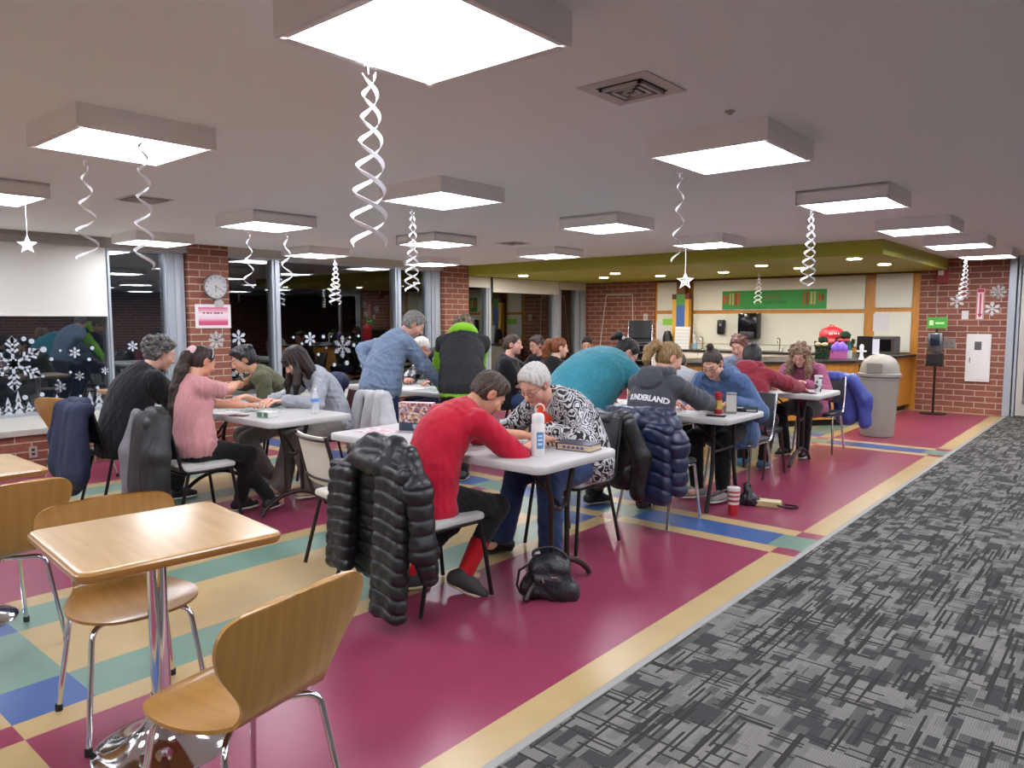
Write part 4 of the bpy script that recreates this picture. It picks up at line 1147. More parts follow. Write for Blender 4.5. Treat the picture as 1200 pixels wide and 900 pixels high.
    p.hair('long', hairmat('brown_blonde', '#4b3a2c', '#94785a', (24, 24, 24)), vol=1.12, seed=7, chains=cs, nape=-.14, bumps=60, line=-.01); p.glasses(mat('wire_frame', '#6b5a4a', .3, .6)); p.shoes(mat('black_trainer', '#1b1b1d', .6)); attach_root(p.root, -3.02, 8.98)
    # reddish hair behind
    p = Person('person with short reddish-brown curls, mostly hidden behind the maroon hoodie', (-3.80, 9.0, .58), 176, lean=(4, 10, 12), neck=0, head=(26, 8, 0), h=.0075, skin='#d9a793', hands={'r': (-3.95, 8.5, .86), 'l': (-3.7, 8.5, .86)})
    p.body(); p.top(cloth('dusty_blue', '#6d7484'), name='shirt'); p.pants(cloth('black_trousers4', '#141416'), name='trousers'); p.hair('short', hairmat('auburn', '#4a2a22', '#8d6350', (30, 30, 30)), vol=1.08, bumps=60, seed=8); p.shoes(mat('black_trainer', '#1b1b1d', .6)); attach_root(p.root, -3.84, 9.0)
    # light grey sweater
    p = Person('person in a light grey sweater leaning away with braided dark hair, behind the hoodie lettering', (-3.88, 7.1, .60), 12, lean=(22, 22, 16), neck=0, head=(50, 20, 0), girth=1.15, h=.0065, skin='#c99277', hands={'r': (-3.6, 7.95, .84), 'l': (-4.0, 7.95, .84)})
    p.body(); p.top(cloth('light_grey_fleece', '#97999d', .9, .2), name='sweater', loose=.024, fold=.004, hem=-.06); p.pants(cloth('black_trousers3', '#141416'), name='trousers')
    p.hair('braid', hairmat('black', '#0e0b0a', '#2a211d'), seed=9, vol=1.06, chains=[([p.hp(0, -.1, .02), p.hp(.02, -.13, -.05), p.hp(.03, -.13, -.13)], [.03, .03, .02])]); p.shoes(mat('black_trainer', '#1b1b1d', .6)); attach_root(p.root, -3.88, 7.1)

def people_back():
    # blue sweatshirt, standing
    p = Person('grey-haired person in a light blue sweatshirt standing with a hand on the hip', (-5.80, 4.76, .93), -16, lean=(10, 16, 15), neck=4, head=(36, -24, 0), girth=1.18, scale=1.06, seat=False, h=.006,
               hands={'r': (-5.50, 5.36, .87), 'l': (-6.02, 4.80, 1.06)}, elbow={'r': (.6, -.5, -.4), 'l': (-1, -.55, .25)}, feet={'r': (-5.66, 4.74, .09), 'l': (-5.92, 4.82, .09)},
               palm={'l': {'dir': (.35, -.3, -.85), 'n': (1, .2, 0)}, 'r': {'dir': (.3, .9, -.3)}}, skin='#d3a08a')
    p.body(); p.top(cloth('light_blue_fleece', '#71839c', .9, .2), sleeve=1., loose=.022, name='sweatshirt', fold=.006, hem=-.06); p.pants(jeans('navy_jeans', '#1d2740'), name='jeans', loose=.016)
    p.hair('short', hairmat('grey', '#55524f', '#a19d97'), vol=1.1, seed=10, nape=-.06); p.shoes(mat('black_trainer', '#1b1b1d', .6)); attach_root(p.root, -5.80, 4.76)
    # plaid jacket
    p = Person('white-haired man in a black and white plaid jacket seated at the middle table', (-6.66, 6.52, .60), 165, lean=(8, 14, 16), neck=2, head=(26, 0, 0), girth=1.15, female=False, h=.0065, skin='#c98f7a',
               hands={'r': (-6.75, 5.98, .86), 'l': (-6.35, 6.02, .86)}, elbow={'r': (.8, .1, -.6), 'l': (-.9, .1, -.5)})
    p.body(brow='#8d857c'); p.top(plaid_mat(), loose=.03, name='jacket', fold=.005, hem=-.06)
    hf = [p.at('neck', 'neck', .1 * math.cos(t), -.035 - .07 * math.sin(t), .03) for t in np.linspace(-.4, math.pi + .4, 10)]
    p.blob('hood', cloth('black_fleece', '#101012'), [(hf[i], hf[i + 1], .05, .05) for i in range(9)]); p.pants(jeans('blue_jeans', '#2c3f63'), name='jeans')
    p.hair('short', hairmat('white', '#a9a59e', '#d8d5ce'), vol=1.02, seed=11, line=-.012); p.shoes(mat('black_trainer', '#1b1b1d', .6)); attach_root(p.root, -6.72, 6.52)
    # black and neon jacket
    p = Person('curly-haired person in a black jacket with neon green hood and sleeves, back turned', (-5.06, 5.18, .94), 42, lean=(12, 20, 18), neck=14, head=(52, 0, 0), girth=1.04, scale=1.08, seat=False, h=.006,
               hands={'r': (-5.46, 5.66, .87), 'l': (-5.62, 5.46, .87)}, elbow={'r': (.8, .1, -.4), 'l': (-.9, .1, -.4)}, feet={'r': (-5.06, 5.18, .09), 'l': (-5.28, 5.04, .09)}, skin='#d3a08a')
    C = p.F['chest']; c0 = p.P['chest']; blk = np.array(lin('#17171a')); neo = np.array(lin('#86c42c')); K = p.K
    def col(V):
        c = np.tile(blk, (len(V), 1)); L = (V - c0) @ C
        for d, sg in (('l', -1), ('r', 1)):
            sh, el, wr = p.P['sh' + d], p.P['el' + d], p.P['wr' + d]
            u = unit(el - sh); t = (V - sh) @ u; dist = np.linalg.norm(V - sh - np.outer(t, u), axis=1)
            u2 = unit(wr - el); t2 = (V - el) @ u2; d2 = np.linalg.norm(V - el - np.outer(t2, u2), axis=1)
            m = ((dist < .125) & (t > .07 + .5 * np.maximum(0, .05 - np.abs(sg * L[:, 0] - .3))) | (d2 < .125) & (t2 > 0)) & (sg * L[:, 0] > .19); c[m] = neo
        m = (V - p.P['pelvis'])[:, 2] < -.075; c[m] = neo
        return c
    p.body(); p.top(colmat('black_neon_cloth', .8, .2, 260), loose=.032, name='jacket', fold=.005, hem=-.06, col=col)
    hf = [p.at('neck', 'neck', .095 * math.cos(t), -.02 - .075 * math.sin(t), .035 + .02 * math.sin(t)) for t in np.linspace(-.4, math.pi + .4, 10)]
    p.blob('hood', cloth('neon_fleece', '#86c42c'), [(hf[i], hf[i + 1], .05, .05) for i in range(9)] + [(p.at('neck', 'neck', -.06, -.1, .03), p.at('neck', 'neck', .06, -.1, .03), .05, .05)])
    p.pants(cloth('black_trousers3', '#141416'), name='trousers'); p.hair('short', hairmat('curly_brown', '#43362a', '#8c765c', (30, 30, 30)), vol=1.16, bumps=90, seed=12, nape=-.1); p.shoes(mat('black_trainer', '#1b1b1d', .6)); attach_root(p.root, -5.06, 5.18)
    # black t-shirt, profile
    p = Person('person in a black short-sleeved shirt in profile at the back table', (-6.32, 7.28, .53), -62, lean=(0, 4, 6), neck=2, head=(4, -4, 0), girth=1.2, bust=.9, h=.0065, skin='#dca996',
               hands={'r': (-6.0, 7.5, .74), 'l': (-5.98, 7.68, .95)}, palm={'l': {'dir': (.5, .2, .8), 'n': (.4, -.5, .1)}})
    p.body(lids=False); p.top(cloth('black_tee', '#15161b'), sleeve=.4, loose=.022, name='shirt'); p.pants(jeans('blue_jeans', '#2c3f63'), name='jeans'); p.hair('bun', hairmat('brown2', '#2a1f18', '#5c4636'), seed=13, nape=-.08, chains=[([p.hp(0, -.1, .0), p.hp(0, -.12, -.04)], [.035, .03])]); p.shoes(mat('black_trainer', '#1b1b1d', .6)); attach_root(p.root, -6.32, 7.28)
    p = Person('dark-haired person facing the camera at the back table, beside the red ponytail', (-6.95, 8.95, .5), 178, lean=(4, 8, 10), neck=2, head=(14, -14, 0), h=.0075, skin='#d39c86', hands={'r': (-7.1, 8.45, .86), 'l': (-6.8, 8.45, .86)})
    p.body(lids=False); p.glasses(); p.top(cloth('black_tee', '#15161b'), name='shirt'); p.pants(jeans('navy_jeans', '#1d2740'), name='jeans'); p.hair('short', hairmat('dark_brown', '#1d1512', '#46342a'), seed=14, bumps=40, vol=1.05); p.shoes(mat('black_trainer', '#1b1b1d', .6)); attach_root(p.root, -6.98, 8.95)
    p = Person('person in black with a long red ponytail, back turned, at the back table', (-5.72, 7.42, .51), -8, lean=(2, 8, 8), neck=0, head=(8, -26, 0), h=.0065, skin='#dcae98', hands={'r': (-5.55, 8.0, .86), 'l': (-5.85, 8.0, .86)})
    p.body(); p.top(cloth('black_fleece', '#101012'), name='sweater', loose=.02); p.pants(jeans('navy_jeans', '#1d2740'), name='jeans')
    p.hair('tail', hairmat('red_hair', '#4f2412', '#9a5a30'), seed=15, vol=1.04, chains=[([p.hp(0, -.09, .05), p.hp(-.02, -.14, .04), p.hp(-.03, -.16, -.04), p.hp(-.03, -.14, -.13), p.hp(-.02, -.12, -.19)], [.035, .045, .05, .045, .022])]); p.shoes(mat('black_trainer', '#1b1b1d', .6)); attach_root(p.root, -5.72, 7.42)
    p = Person('distant dark-haired person seen only behind the teal back', (-6.9, 10.15, .47), 178, lean=(4, 8, 10), neck=2, head=(16, 30, 0), h=.0085, skin='#c99277')
    p.body(); p.top(cloth('black_fleece', '#101012'), name='sweater'); p.pants(jeans('navy_jeans', '#1d2740'), name='jeans'); p.hair('short', hairmat('jet_black', '#090808', '#1d1817'), seed=16); p.shoes(mat('black_trainer', '#1b1b1d', .6)); attach_root(p.root, -6.9, 10.15)

def people_left():
    # man in black
    p = Person('person with wavy grey hair in a black sweater at the left table, face turned away', (-6.52, 2.58, .60), 2, lean=(8, 14, 14), neck=4, head=(22, -12, 0), girth=1.12, scale=1.14, female=False, h=.0055,
               hands={'r': (-6.42, 3.2, .88), 'l': (-6.65, 3.3, .86)}, elbow={'r': (.45, -.2, -.9), 'l': (-.8, -.3, -.5)}, skin='#cf9f8a')
    p.body(); p.top(cloth('black_knit', '#15161a', .9, .25), sleeve=1., loose=.026, name='sweater', fold=.005, hem=-.1); p.pants(cloth('black_trousers', '#121214'), name='trousers')
    p.hair('short', hairmat('dark_grey', '#2c2a29', '#77736f', (26, 26, 26)), vol=1.2, bumps=80, seed=17, nape=-.10, line=-.012); p.shoes(mat('black_trainer', '#1b1b1d', .6)); attach_root(p.root, -6.52, 2.58)
    # pink t-shirt
    p = Person('person in a pink short-sleeved shirt with a very long dark ponytail', (-5.55, 2.72, .60), 2, side=-7, lean=(0, 3, 8), neck=8, head=(24, 0, 0), girth=.98, bust=.6, scale=1.0, h=.005,
               hands={'r': (-5.78, 3.18, 1.0), 'l': (-5.72, 3.24, .86)}, elbow={'r': (.6, .5, -.9), 'l': (-.6, .2, -.7)}, feet={'r': (-5.60, 3.12, .10), 'l': (-5.45, 3.3, .10)},
               palm={'r': {'dir': (-.5, .6, .5), 'curl': 1.2}, 'l': {'dir': (-.35, .9, 0), 'curl': .5}}, skin='#d19b7d')
    p.body(brow='#2a1d16'); p.top(cloth('pink_cotton', '#c38a8d', .85, .15), sleeve=.42, loose=.016, name='shirt', fold=.005, hem=-.02); p.pants(cloth('black_leggings', '#111114'), name='trousers', loose=.008)
    a = p.hp(-.0, -.105, .04); B = p.B
    cs = [([a, a - B[:, 1] * .05 + Vw(0, 0, -.03), a - B[:, 1] * .09 + Vw(-.01, 0, -.14), a - B[:, 1] * .13 + Vw(-.02, 0, -.28), a - B[:, 1] * .15 + Vw(-.02, 0, -.42), a - B[:, 1] * .16 + Vw(-.02, 0, -.56)], [.03, .042, .048, .05, .045, .02])]
    p.hair('tail', hairmat('long_dark', '#1d1613', '#41322b', (50, 50, 5)), seed=18, chains=cs)
    p.blob('hair_tie', mat('pale_pink_band', '#d9b9b6', .8), [(a + Vw(0, 0, .015), a - B[:, 1] * .02, .036, .036)])
    hb = MB()
    for sg in (-1, 1): hb.tube(arc(Vector(p.hp(sg * .035, .02, .125)), .02, 0, 2 * math.pi, 12, Vector(p.F['head'][:, 0]), Vector(p.F['head'][:, 2])), .003, 6)
    hb.tube([Vector(p.hp(.084 * math.cos(t), .02, .035 + .088 * math.sin(t))) for t in np.linspace(.1, math.pi - .1, 14)], .004, 6); hb.build('hairband', mat('silver_band', '#b9b6bb', .3, .7), p.root, 60)
    p.shoes(mat('black_canvas', '#161618', .7), mat('white_sole2', '#d2cfc8', .7), dirs={'r': (-.1, 1, 0), 'l': (-.4, .9, 0)}); attach_root(p.root, -5.55, 2.72)
    # olive t-shirt
    p = Person('person in an olive green shirt with dark tousled hair, looking down across the left table', (-6.60, 4.2, .58), 150, lean=(12, 16, 16), neck=6, head=(24, 12, 0), female=False, h=.0055, girth=.98,
               hands={'r': (-6.62, 3.55, .93), 'l': (-6.35, 3.62, .86)}, elbow={'r': (.7, .2, -.8), 'l': (-.8, .2, -.6)}, palm={'r': {'dir': (.5, -.6, .4), 'curl': 1.2}, 'l': {'dir': (.3, -.9, 0)}}, skin='#d8a688',
               feet={'r': (-6.50, 3.75, .10), 'l': (-6.22, 3.78, .10)})
    p.body(); p.top(cloth('olive_cotton', '#4a4a33', .85, .2), sleeve=.46, loose=.022, name='shirt', fold=.006, hem=-.05); p.pants(cloth('grey_taupe_trousers', '#6d6763'), name='trousers', loose=.02)
    p.hair('short', hairmat('dark_tousled', '#17161a', '#3a3638'), vol=1.14, bumps=30, seed=19, line=.004); p.shoes(mat('pale_trainer', '#b7b0a6', .8)); attach_root(p.root, -6.60, 4.2)
    # long dark hair, grey
    p = Person('long-haired person with a fringe in a light grey sweater at the left table', (-5.80, 4.24, .60), 164, lean=(10, 14, 16), neck=10, head=(38, 0, 0), girth=.95, h=.0055,
               hands={'r': (-5.95, 3.66, .86), 'l': (-5.76, 3.68, .86)}, elbow={'r': (.8, .1, -.6), 'l': (-.8, .1, -.6)}, palm={'r': {'dir': (.4, -.9, 0)}, 'l': {'dir': (-.6, -.8, 0)}}, skin='#e0af98',
               feet={'r': (-5.80, 3.62, .10), 'l': (-5.55, 3.8, .10)})
    p.body(); p.top(cloth('pale_grey_knit', '#9ba0a8', .9, .2), loose=.016, name='sweater', fold=.005, hem=-.05); p.pants(cloth('grey_trousers', '#77716c'), name='trousers', loose=.022, flare=.02)
    cs = []
    for sg in (-1, 1):
        a = p.hp(sg * .07, .02, .0); cs.append(([a, a + Vw(-sg * .015, .0, -.1), a + Vw(-sg * .03, -.02, -.2), a + Vw(-sg * .02, -.03, -.3)], [.028, .036, .034, .014]))
        b = p.hp(sg * .05, -.07, .02); cs.append(([b, b + Vw(-sg * .04, .05, -.14), b + Vw(-sg * .055, .09, -.28)], [.05, .055, .04]))
    p.hair('long', hairmat('near_black_brown', '#130d0c', '#3a2722', (50, 50, 6)), vol=1.08, seed=20, chains=cs, nape=-.16, line=-.02)
    p.blob('fringe', MATS['hair_near_black_brown'], [(p.hp(x, .088 - abs(x) * .4, .06), p.hp(x * 1.05, .098 - abs(x) * .35, .022), .016, .011) for x in np.linspace(-.05, .05, 6)])
    p.shoes(mat('beige_slipon', '#b09a80', .8), dirs={'r': (-.4, -.9, 0), 'l': (-.2, -1, 0)}); attach_root(p.root, -5.80, 4.24)

def swirl_mat():
    m = bpy.data.materials.new('swirl_print'); m.use_nodes = True; t, N, L = nt(m); p = N['Principled BSDF']; p.inputs['Roughness'].default_value = .8
    tc = N.new('ShaderNodeTexCoord'); n = N.new('ShaderNodeTexNoise'); n.inputs['Scale'].default_value = 8; n.inputs['Detail'].default_value = 1.5; n.inputs['Distortion'].default_value = 1.4
    L.new(tc.outputs['Object'], n.inputs[0])
    mu = N.new('ShaderNodeMath'); mu.operation = 'MULTIPLY'; mu.inputs[1].default_value = 56; L.new(n.outputs[0], mu.inputs[0])
    s = N.new('ShaderNodeMath'); s.operation = 'SINE'; L.new(mu.outputs[0], s.inputs[0])
    r = N.new('ShaderNodeValToRGB'); e = r.color_ramp.elements
    e[0].position = .4; e[0].color = (*lin('#141416'), 1); e[1].position = .56; e[1].color = (*lin('#bdbdc0'), 1)
    mr = N.new('ShaderNodeMapRange'); mr.inputs[1].default_value = -1; mr.inputs[2].default_value = 1; L.new(s.outputs[0], mr.inputs[0]); L.new(mr.outputs[0], r.inputs[0]); L.new(r.outputs[0], p.inputs['Base Color'])
    return m
def plaid_mat():
    m = bpy.data.materials.new('buffalo_plaid'); m.use_nodes = True; t, N, L = nt(m); p = N['Principled BSDF']; p.inputs['Roughness'].default_value = .9
    tc = N.new('ShaderNodeTexCoord'); sp = N.new('ShaderNodeSeparateXYZ'); L.new(tc.outputs['Object'], sp.inputs[0])
    def sq(o, w):
        a = N.new('ShaderNodeMath'); a.operation = 'MULTIPLY'; a.inputs[1].default_value = math.pi / w; L.new(o, a.inputs[0])
        b = N.new('ShaderNodeMath'); b.operation = 'SINE'; L.new(a.outputs[0], b.inputs[0])
        c = N.new('ShaderNodeMath'); c.operation = 'GREATER_THAN'; c.inputs[1].default_value = 0; L.new(b.outputs[0], c.inputs[0]); return c.outputs[0]
    ad = N.new('ShaderNodeMath'); ad.operation = 'ADD'; L.new(sp.outputs[0], ad.inputs[0]); L.new(sp.outputs[1], ad.inputs[1])
    s = N.new('ShaderNodeMath'); s.operation = 'ADD'; L.new(sq(ad.outputs[0], .06), s.inputs[0]); L.new(sq(sp.outputs[2], .05), s.inputs[1])
    r = N.new('ShaderNodeValToRGB'); r.color_ramp.interpolation = 'CONSTANT'; e = r.color_ramp.elements
    e[0].position = 0; e[0].color = (*lin('#111215'), 1); e[1].position = .25; e[1].color = (*lin('#5c5f66'), 1); q = e.new(.75); q.color = (*lin('#c4c6ca'), 1)
    h = N.new('ShaderNodeMath'); h.operation = 'MULTIPLY'; h.inputs[1].default_value = .5; L.new(s.outputs[0], h.inputs[0]); L.new(h.outputs[0], r.inputs[0]); L.new(r.outputs[0], p.inputs['Base Color'])
    return m
def text_mesh(body, size, m, name, parent, M, ext=.0015, bold=.0, align='CENTER', sx=1.):
    c = bpy.data.curves.new(name, 'FONT'); c.body = body; c.size = size; c.extrude = ext; c.align_x = align; c.align_y = 'CENTER'; c.offset = bold; c.resolution_u = 3
    o = bpy.data.objects.new(name, c); COL.objects.link(o)
    dg = bpy.context.evaluated_depsgraph_get(); me = bpy.data.meshes.new_from_object(o.evaluated_get(dg)); COL.objects.unlink(o); bpy.data.objects.remove(o); bpy.data.curves.remove(c)
    for v in me.vertices: v.co.x *= sx
    o = bpy.data.objects.new(name, me); COL.objects.link(o); me.materials.clear(); me.materials.append(m)
    me.transform(M)
    if parent is not None: o.parent = parent
    return o
def wrap_to(o, target, n, off=.003):
    """press the vertices of o onto the target mesh along direction n"""
    from mathutils.bvhtree import BVHTree
    me = target.data; bv = BVHTree.FromPolygons([v.co for v in me.vertices], [list(p.vertices) for p in me.polygons]); n = Vector(n).normalized()
    zs = [v.co.dot(n) for v in o.data.vertices]; mid = (min(zs) + max(zs)) / 2
    for v in o.data.vertices:
        r = bv.ray_cast(v.co - n * .3, n, 1.)
        if r[0] is not None: v.co = r[0] - n * (off if v.co.dot(n) < mid else off * .2)
def lettering(p, hoodie):
    C = p.F['chest']; c = p.at('chest', 'chest', -.0, -.2, .012)
    c = c + C[:, 0] * .036; M = frame(c, C[:, 0], C[:, 2], -C[:, 1])
    o = text_mesh('SUNDERLAND', .062, mat('white_print', '#d9d9d9', .7), 'lettering', hoodie, M, .002, .002, sx=.80)
    wrap_to(o, hoodie, C[:, 1])
def emblem(p):
    h = [x for x in KIDS(p.root) if x.name.startswith('hoodie')][0]; C = p.F['chest']
    m = MB(); M = frame(p.at('chest', 'chest', 0, .25, .03), -C[:, 0], C[:, 2], C[:, 1])
    for i in range(7):
        a = (i - 3) * .013; m.box((a - .005, -.012 + .006 * math.sin(i * 2), -.001), (a + .004, .012 + .006 * math.sin(i * 3), .001), M)
    o = m.build('chest_print', mat('pale_print', '#a9bdd8', .7), h); wrap_to(o, h, -C[:, 1], .002)
# ------------------------------------------------------------------ coats hung over chair backs (chair frame: x right, y forward, back rail at y=-.31 z=.885)
def puff(pitch, amp, tilt=0., x0=0.):
    def g(x, y, z):
        s = np.abs(np.sin(math.pi * (z + tilt * x + .012 * np.sin(x * 14 + y * 9)) / pitch))
        return amp * (1 - s) ** 2.2 - amp * .25 + .002 * np.sin(x * 60 + z * 20) * np.sin(z * 70)
    return g
def coat(label, loc, rz, m, parts, group=None, cat='coat', name='coat', ripple=.0, h=.0065):
    """parts: (name, material or None, [capsules (a,b,ra,rb)], [boxes (c,hs,rad)], quilt function)"""
    t = thing(name, label, cat, (loc[0], loc[1], 0), R(rz), group)
    for nm, mm, caps, boxes, q in parts:
        pts = [p for c in caps for p in c[:2]] + [np.array(b[0]) + s * np.array(b[1]) for b in boxes for s in (-1, 1)]
        pad = max([max(c[2:4]) for c in caps] + [.02]) + .04
        f = Field(np.min(pts, 0) - pad, np.max(pts, 0) + pad, h)
        for c in caps: f.cap(c[0], c[1], c[2], c[3], .04, flat=c[4] if len(c) > 4 else None)
        for b in boxes: f.box(b[0], b[1], b[2], b[3] if len(b) > 3 else None, .03)
        if q is not None: f.fn(q)
        if ripple: f.ripple(ripple, .11, 4, (1.6, 1, .35))
        f.build(nm, mm or m, t)
    return t
FY2 = ((0, 1, 0), 1.9)
FY = ((0, 1, 0), 1.7)          # flattened front to back
def coats():
    blk = mat('black_nylon', '#16171a', .4, bump=.25, bscale=30, bdist=.01); lin_ = mat('black_lining', '#0d0c0d', .6, bump=.15, bscale=60)
    coat('long black quilted puffer coat hung open over the chair of the person in red', (-3.02, 2.86), -6, blk, [
        ('lining', lin_, [], [((-.01, -.36, .55), (.24, .025, .36), .02)], puff(.075, .012)),
        ('front_panel', None, [((.2, -.37, .84), (.2, -.40, .7), .07, .09, FY2)], [((.2, -.43, .45), (.125, .05, .40), .04, rot('x', 5))], puff(.072, .011, .1)),
        ('front_panel', None, [((-.2, -.37, .84), (-.26, -.41, .7), .07, .09, FY2)], [((-.275, -.43, .5), (.11, .05, .30), .04, rot('x', 5))], puff(.072, .011, -.1)),
        ('back_panel', None, [], [((-.06, -.34, .32), (.2, .04, .16), .03, rot('x', -6))], puff(.075, .014)),
        ('sleeve', None, [((.2, -.33, .88), (.33, -.36, .72), .06, .075), ((.33, -.36, .72), (.385, -.36, .42), .075, .065), ((.385, -.36, .42), (.40, -.34, .30), .065, .05)], [], puff(.075, .008)),
        ('hood', None, [((-.22, -.33, .88), (-.1, -.33, .915), .045, .05), ((-.1, -.33, .915), (.1, -.33, .915), .05, .05), ((.1, -.33, .915), (.24, -.33, .875), .05, .045), ((-.13, -.39, .83), (.1, -.4, .82), .06, .065), ((.12, -.36, .89), (.23, -.4, .74), .035, .04), ((-.14, -.36, .89), (-.24, -.4, .78), .035, .04)], [], None),
    ], 'coats hung on chairs', ripple=.004)
    nvy = mat('navy_nylon', '#1a2340', .42, bump=.25, bscale=30, bdist=.01); nvl = mat('navy_lining', '#10141f', .55, bump=.15, bscale=60)
    coat('navy blue puffer coat hung over the chair of the person with back lettering', (-2.86, 5.16), -2, nvy, [
        ('lining', nvl, [], [((0, -.35, .62), (.22, .025, .28), .02)], puff(.1, .012, .5)),
        ('shoulder', None, [((-.26, -.33, .875), (.26, -.33, .885), .045, .05), ((-.2, -.38, .80), (.2, -.38, .80), .06, .06, FY2), ((-.16, -.375, .70), (.12, -.375, .68), .09, .09, FY2)], [], puff(.1, .010, .6)),
        ('front_panel', None, [((.2, -.37, .84), (.22, -.40, .72), .08, .1, FY2)], [((.23, -.425, .53), (.12, .055, .29), .045, rot('x', 4))], puff(.10, .014, .12)),
        ('front_panel', None, [((-.2, -.37, .84), (-.24, -.40, .72), .08, .1, FY2)], [((-.22, -.42, .56), (.125, .055, .22), .045, rot('x', 4))], puff(.10, .014, -.3)),
        ('sleeve', None, [((.27, -.33, .86), (.35, -.36, .68), .06, .08), ((.35, -.36, .68), (.365, -.36, .36), .08, .065)], [], puff(.10, .014)),
    ], 'coats hung on chairs', ripple=.004)
    coat('black winter coat hung behind the white-haired person', (-3.02, 4.2), 178, blk, [
        ('back', None, [((-.18, -.36, .84), (.16, -.36, .84), .06, .06), ((-.14, -.4, .8), (-.12, -.42, .45), .12, .13, FY), ((.1, -.4, .8), (.1, -.42, .42), .12, .13, FY)], [], puff(.16, .014, .2)),
        ('sleeve', None, [((-.22, -.36, .83), (-.29, -.42, .6), .07, .075), ((-.29, -.42, .6), (-.27, -.42, .33), .075, .06)], [], None),
    ], 'coats hung on chairs', ripple=.005)
    nv2 = mat('navy_cotton', '#1e2845', .75, bump=.3, bscale=70, bdist=.01)
    coat('plain navy coat hanging over the chair behind the person in black', (-6.62, 2.62), 0, nv2, [
        ('back', None, [((-.2, -.34, .86), (.2, -.34, .86), .05, .05), ((-.15, -.38, .82), (-.2, -.42, .4), .1, .15, FY), ((.15, -.38, .82), (.16, -.42, .36), .1, .14, FY), ((0, -.38, .8), (0, -.41, .3), .1, .16, FY)], [], None),
        ('sleeve', None, [((-.22, -.36, .84), (-.32, -.38, .6), .08, .08), ((-.32, -.38, .6), (-.33, -.4, .38), .08, .06)], [], None),
        ('collar', None, [((-.14, -.33, .9), (.14, -.33, .9), .045, .045)], [], None),
    ], 'coats hung on chairs', ripple=.006)
    gry = mat('grey_softshell', '#6f6e74', .6, bump=.2, bscale=60); dgr = mat('charcoal_softshell', '#2b2a2d', .6, bump=.2, bscale=60); bl2 = mat('black_softshell', '#17191b', .55, bump=.2, bscale=60)
    coat('grey and black jacket hung over the chair of the person in pink', (-5.50, 2.72), -2, dgr, [
        ('back', dgr, [((-.16, -.35, .85), (.14, -.35, .85), .055, .055), ((.03, -.4, .8), (.02, -.43, .38), .12, .14, FY)], [], None),
        ('grey_panel', gry, [((-.16, -.37, .85), (-.15, -.45, .6), .07, .085, FY), ((-.15, -.45, .6), (-.12, -.48, .26), .085, .06, FY)], [], None),
        ('sleeve', gry, [((-.23, -.34, .85), (-.33, -.36, .62), .055, .06), ((-.33, -.36, .62), (-.34, -.33, .5), .06, .05)], [], None),
        ('cuff', bl2, [((-.34, -.33, .5), (-.33, -.33, .36), .055, .05)], [], None),
        ('front_panel', bl2, [((.16, -.36, .86), (.2, -.42, .6), .09, .11, FY), ((.2, -.42, .6), (.26, -.44, .3), .11, .10, FY)], [], None),
        ('sleeve', bl2, [((.2, -.34, .86), (.3, -.4, .62), .06, .07), ((.3, -.4, .62), (.33, -.42, .28), .07, .06)], [], None),
        ('hood', bl2, [((0, -.33, .9), (.16, -.33, .89), .05, .055), ((.05, -.38, .84), (.15, -.38, .83), .06, .06)], [], None),
    ], 'coats hung on chairs', ripple=.005)
    blu = mat('bright_blue_nylon', '#3f4c98', .5, bump=.25, bscale=40, bdist=.01)
    coat('bright blue coat hanging over the chair by the wooden counter', (-2.93, 9.12), 184, blu, [
        ('back', None, [((-.24, -.34, .87), (.2, -.34, .87), .055, .05), ((-.18, -.4, .8), (-.2, -.44, .42), .13, .14, FY), ((.1, -.4, .8), (.1, -.42, .5), .12, .12, FY)], [], None),
        ('sleeve', None, [((-.27, -.35, .85), (-.4, -.4, .62), .08, .09), ((-.4, -.4, .62), (-.42, -.42, .33), .09, .07)], [], None),
        ('hood', None, [((-.14, -.34, .9), (.1, -.34, .9), .05, .05)], [], None),
    ], 'coats hung on chairs', ripple=.008)
    gf = mat('light_grey_fleece_coat', '#aeaeb0', .95, bump=.5, bscale=90, bdist=.008, sheen=.3)
    coat('light grey fleece draped over the chair between the two left tables', (-5.42, 4.74), -8, gf, [
        ('back', None, [((-.22, -.33, .875), (.2, -.33, .885), .04, .04), ((-.2, -.37, .83), (-.24, -.42, .4), .07, .1, FY), ((.16, -.37, .83), (.22, -.44, .42), .07, .11, FY), ((0, -.37, .83), (0, -.42, .38), .07, .11, FY)], [], None),
        ('sleeve', None, [((.22, -.34, .85), (.33, -.38, .62), .06, .08), ((.33, -.38, .62), (.36, -.4, .5), .08, .06)], [], None),
    ], 'coats hung on chairs', ripple=.007)
    coat('dark bundled coat lying on the maroon chair beside the light blue sweatshirt', (-6.62, 5.05), 0, nv2, [
        ('back', None, [((-.18, -.26, .90), (.18, -.26, .92), .085, .075), ((-.15, -.3, .82), (.15, -.3, .82), .06, .06), ((-.05, -.2, .95), (.1, -.22, .96), .06, .06)], [], None)], 'coats hung on chairs', ripple=.008)
    coat('slate blue cardigan hung behind the person in the black short-sleeved shirt', (-6.2, 7.45), -50, mat('slate_denim', '#64758f', .85, bump=.3, bscale=90), [
        ('back', None, [((-.2, -.33, .87), (.2, -.33, .87), .04, .04), ((-.16, -.36, .83), (-.18, -.4, .45), .07, .09, FY), ((.16, -.36, .83), (.18, -.4, .45), .07, .09, FY), ((0, -.36, .83), (0, -.4, .42), .07, .1, FY)], [], None)], 'coats hung on chairs', ripple=.005)
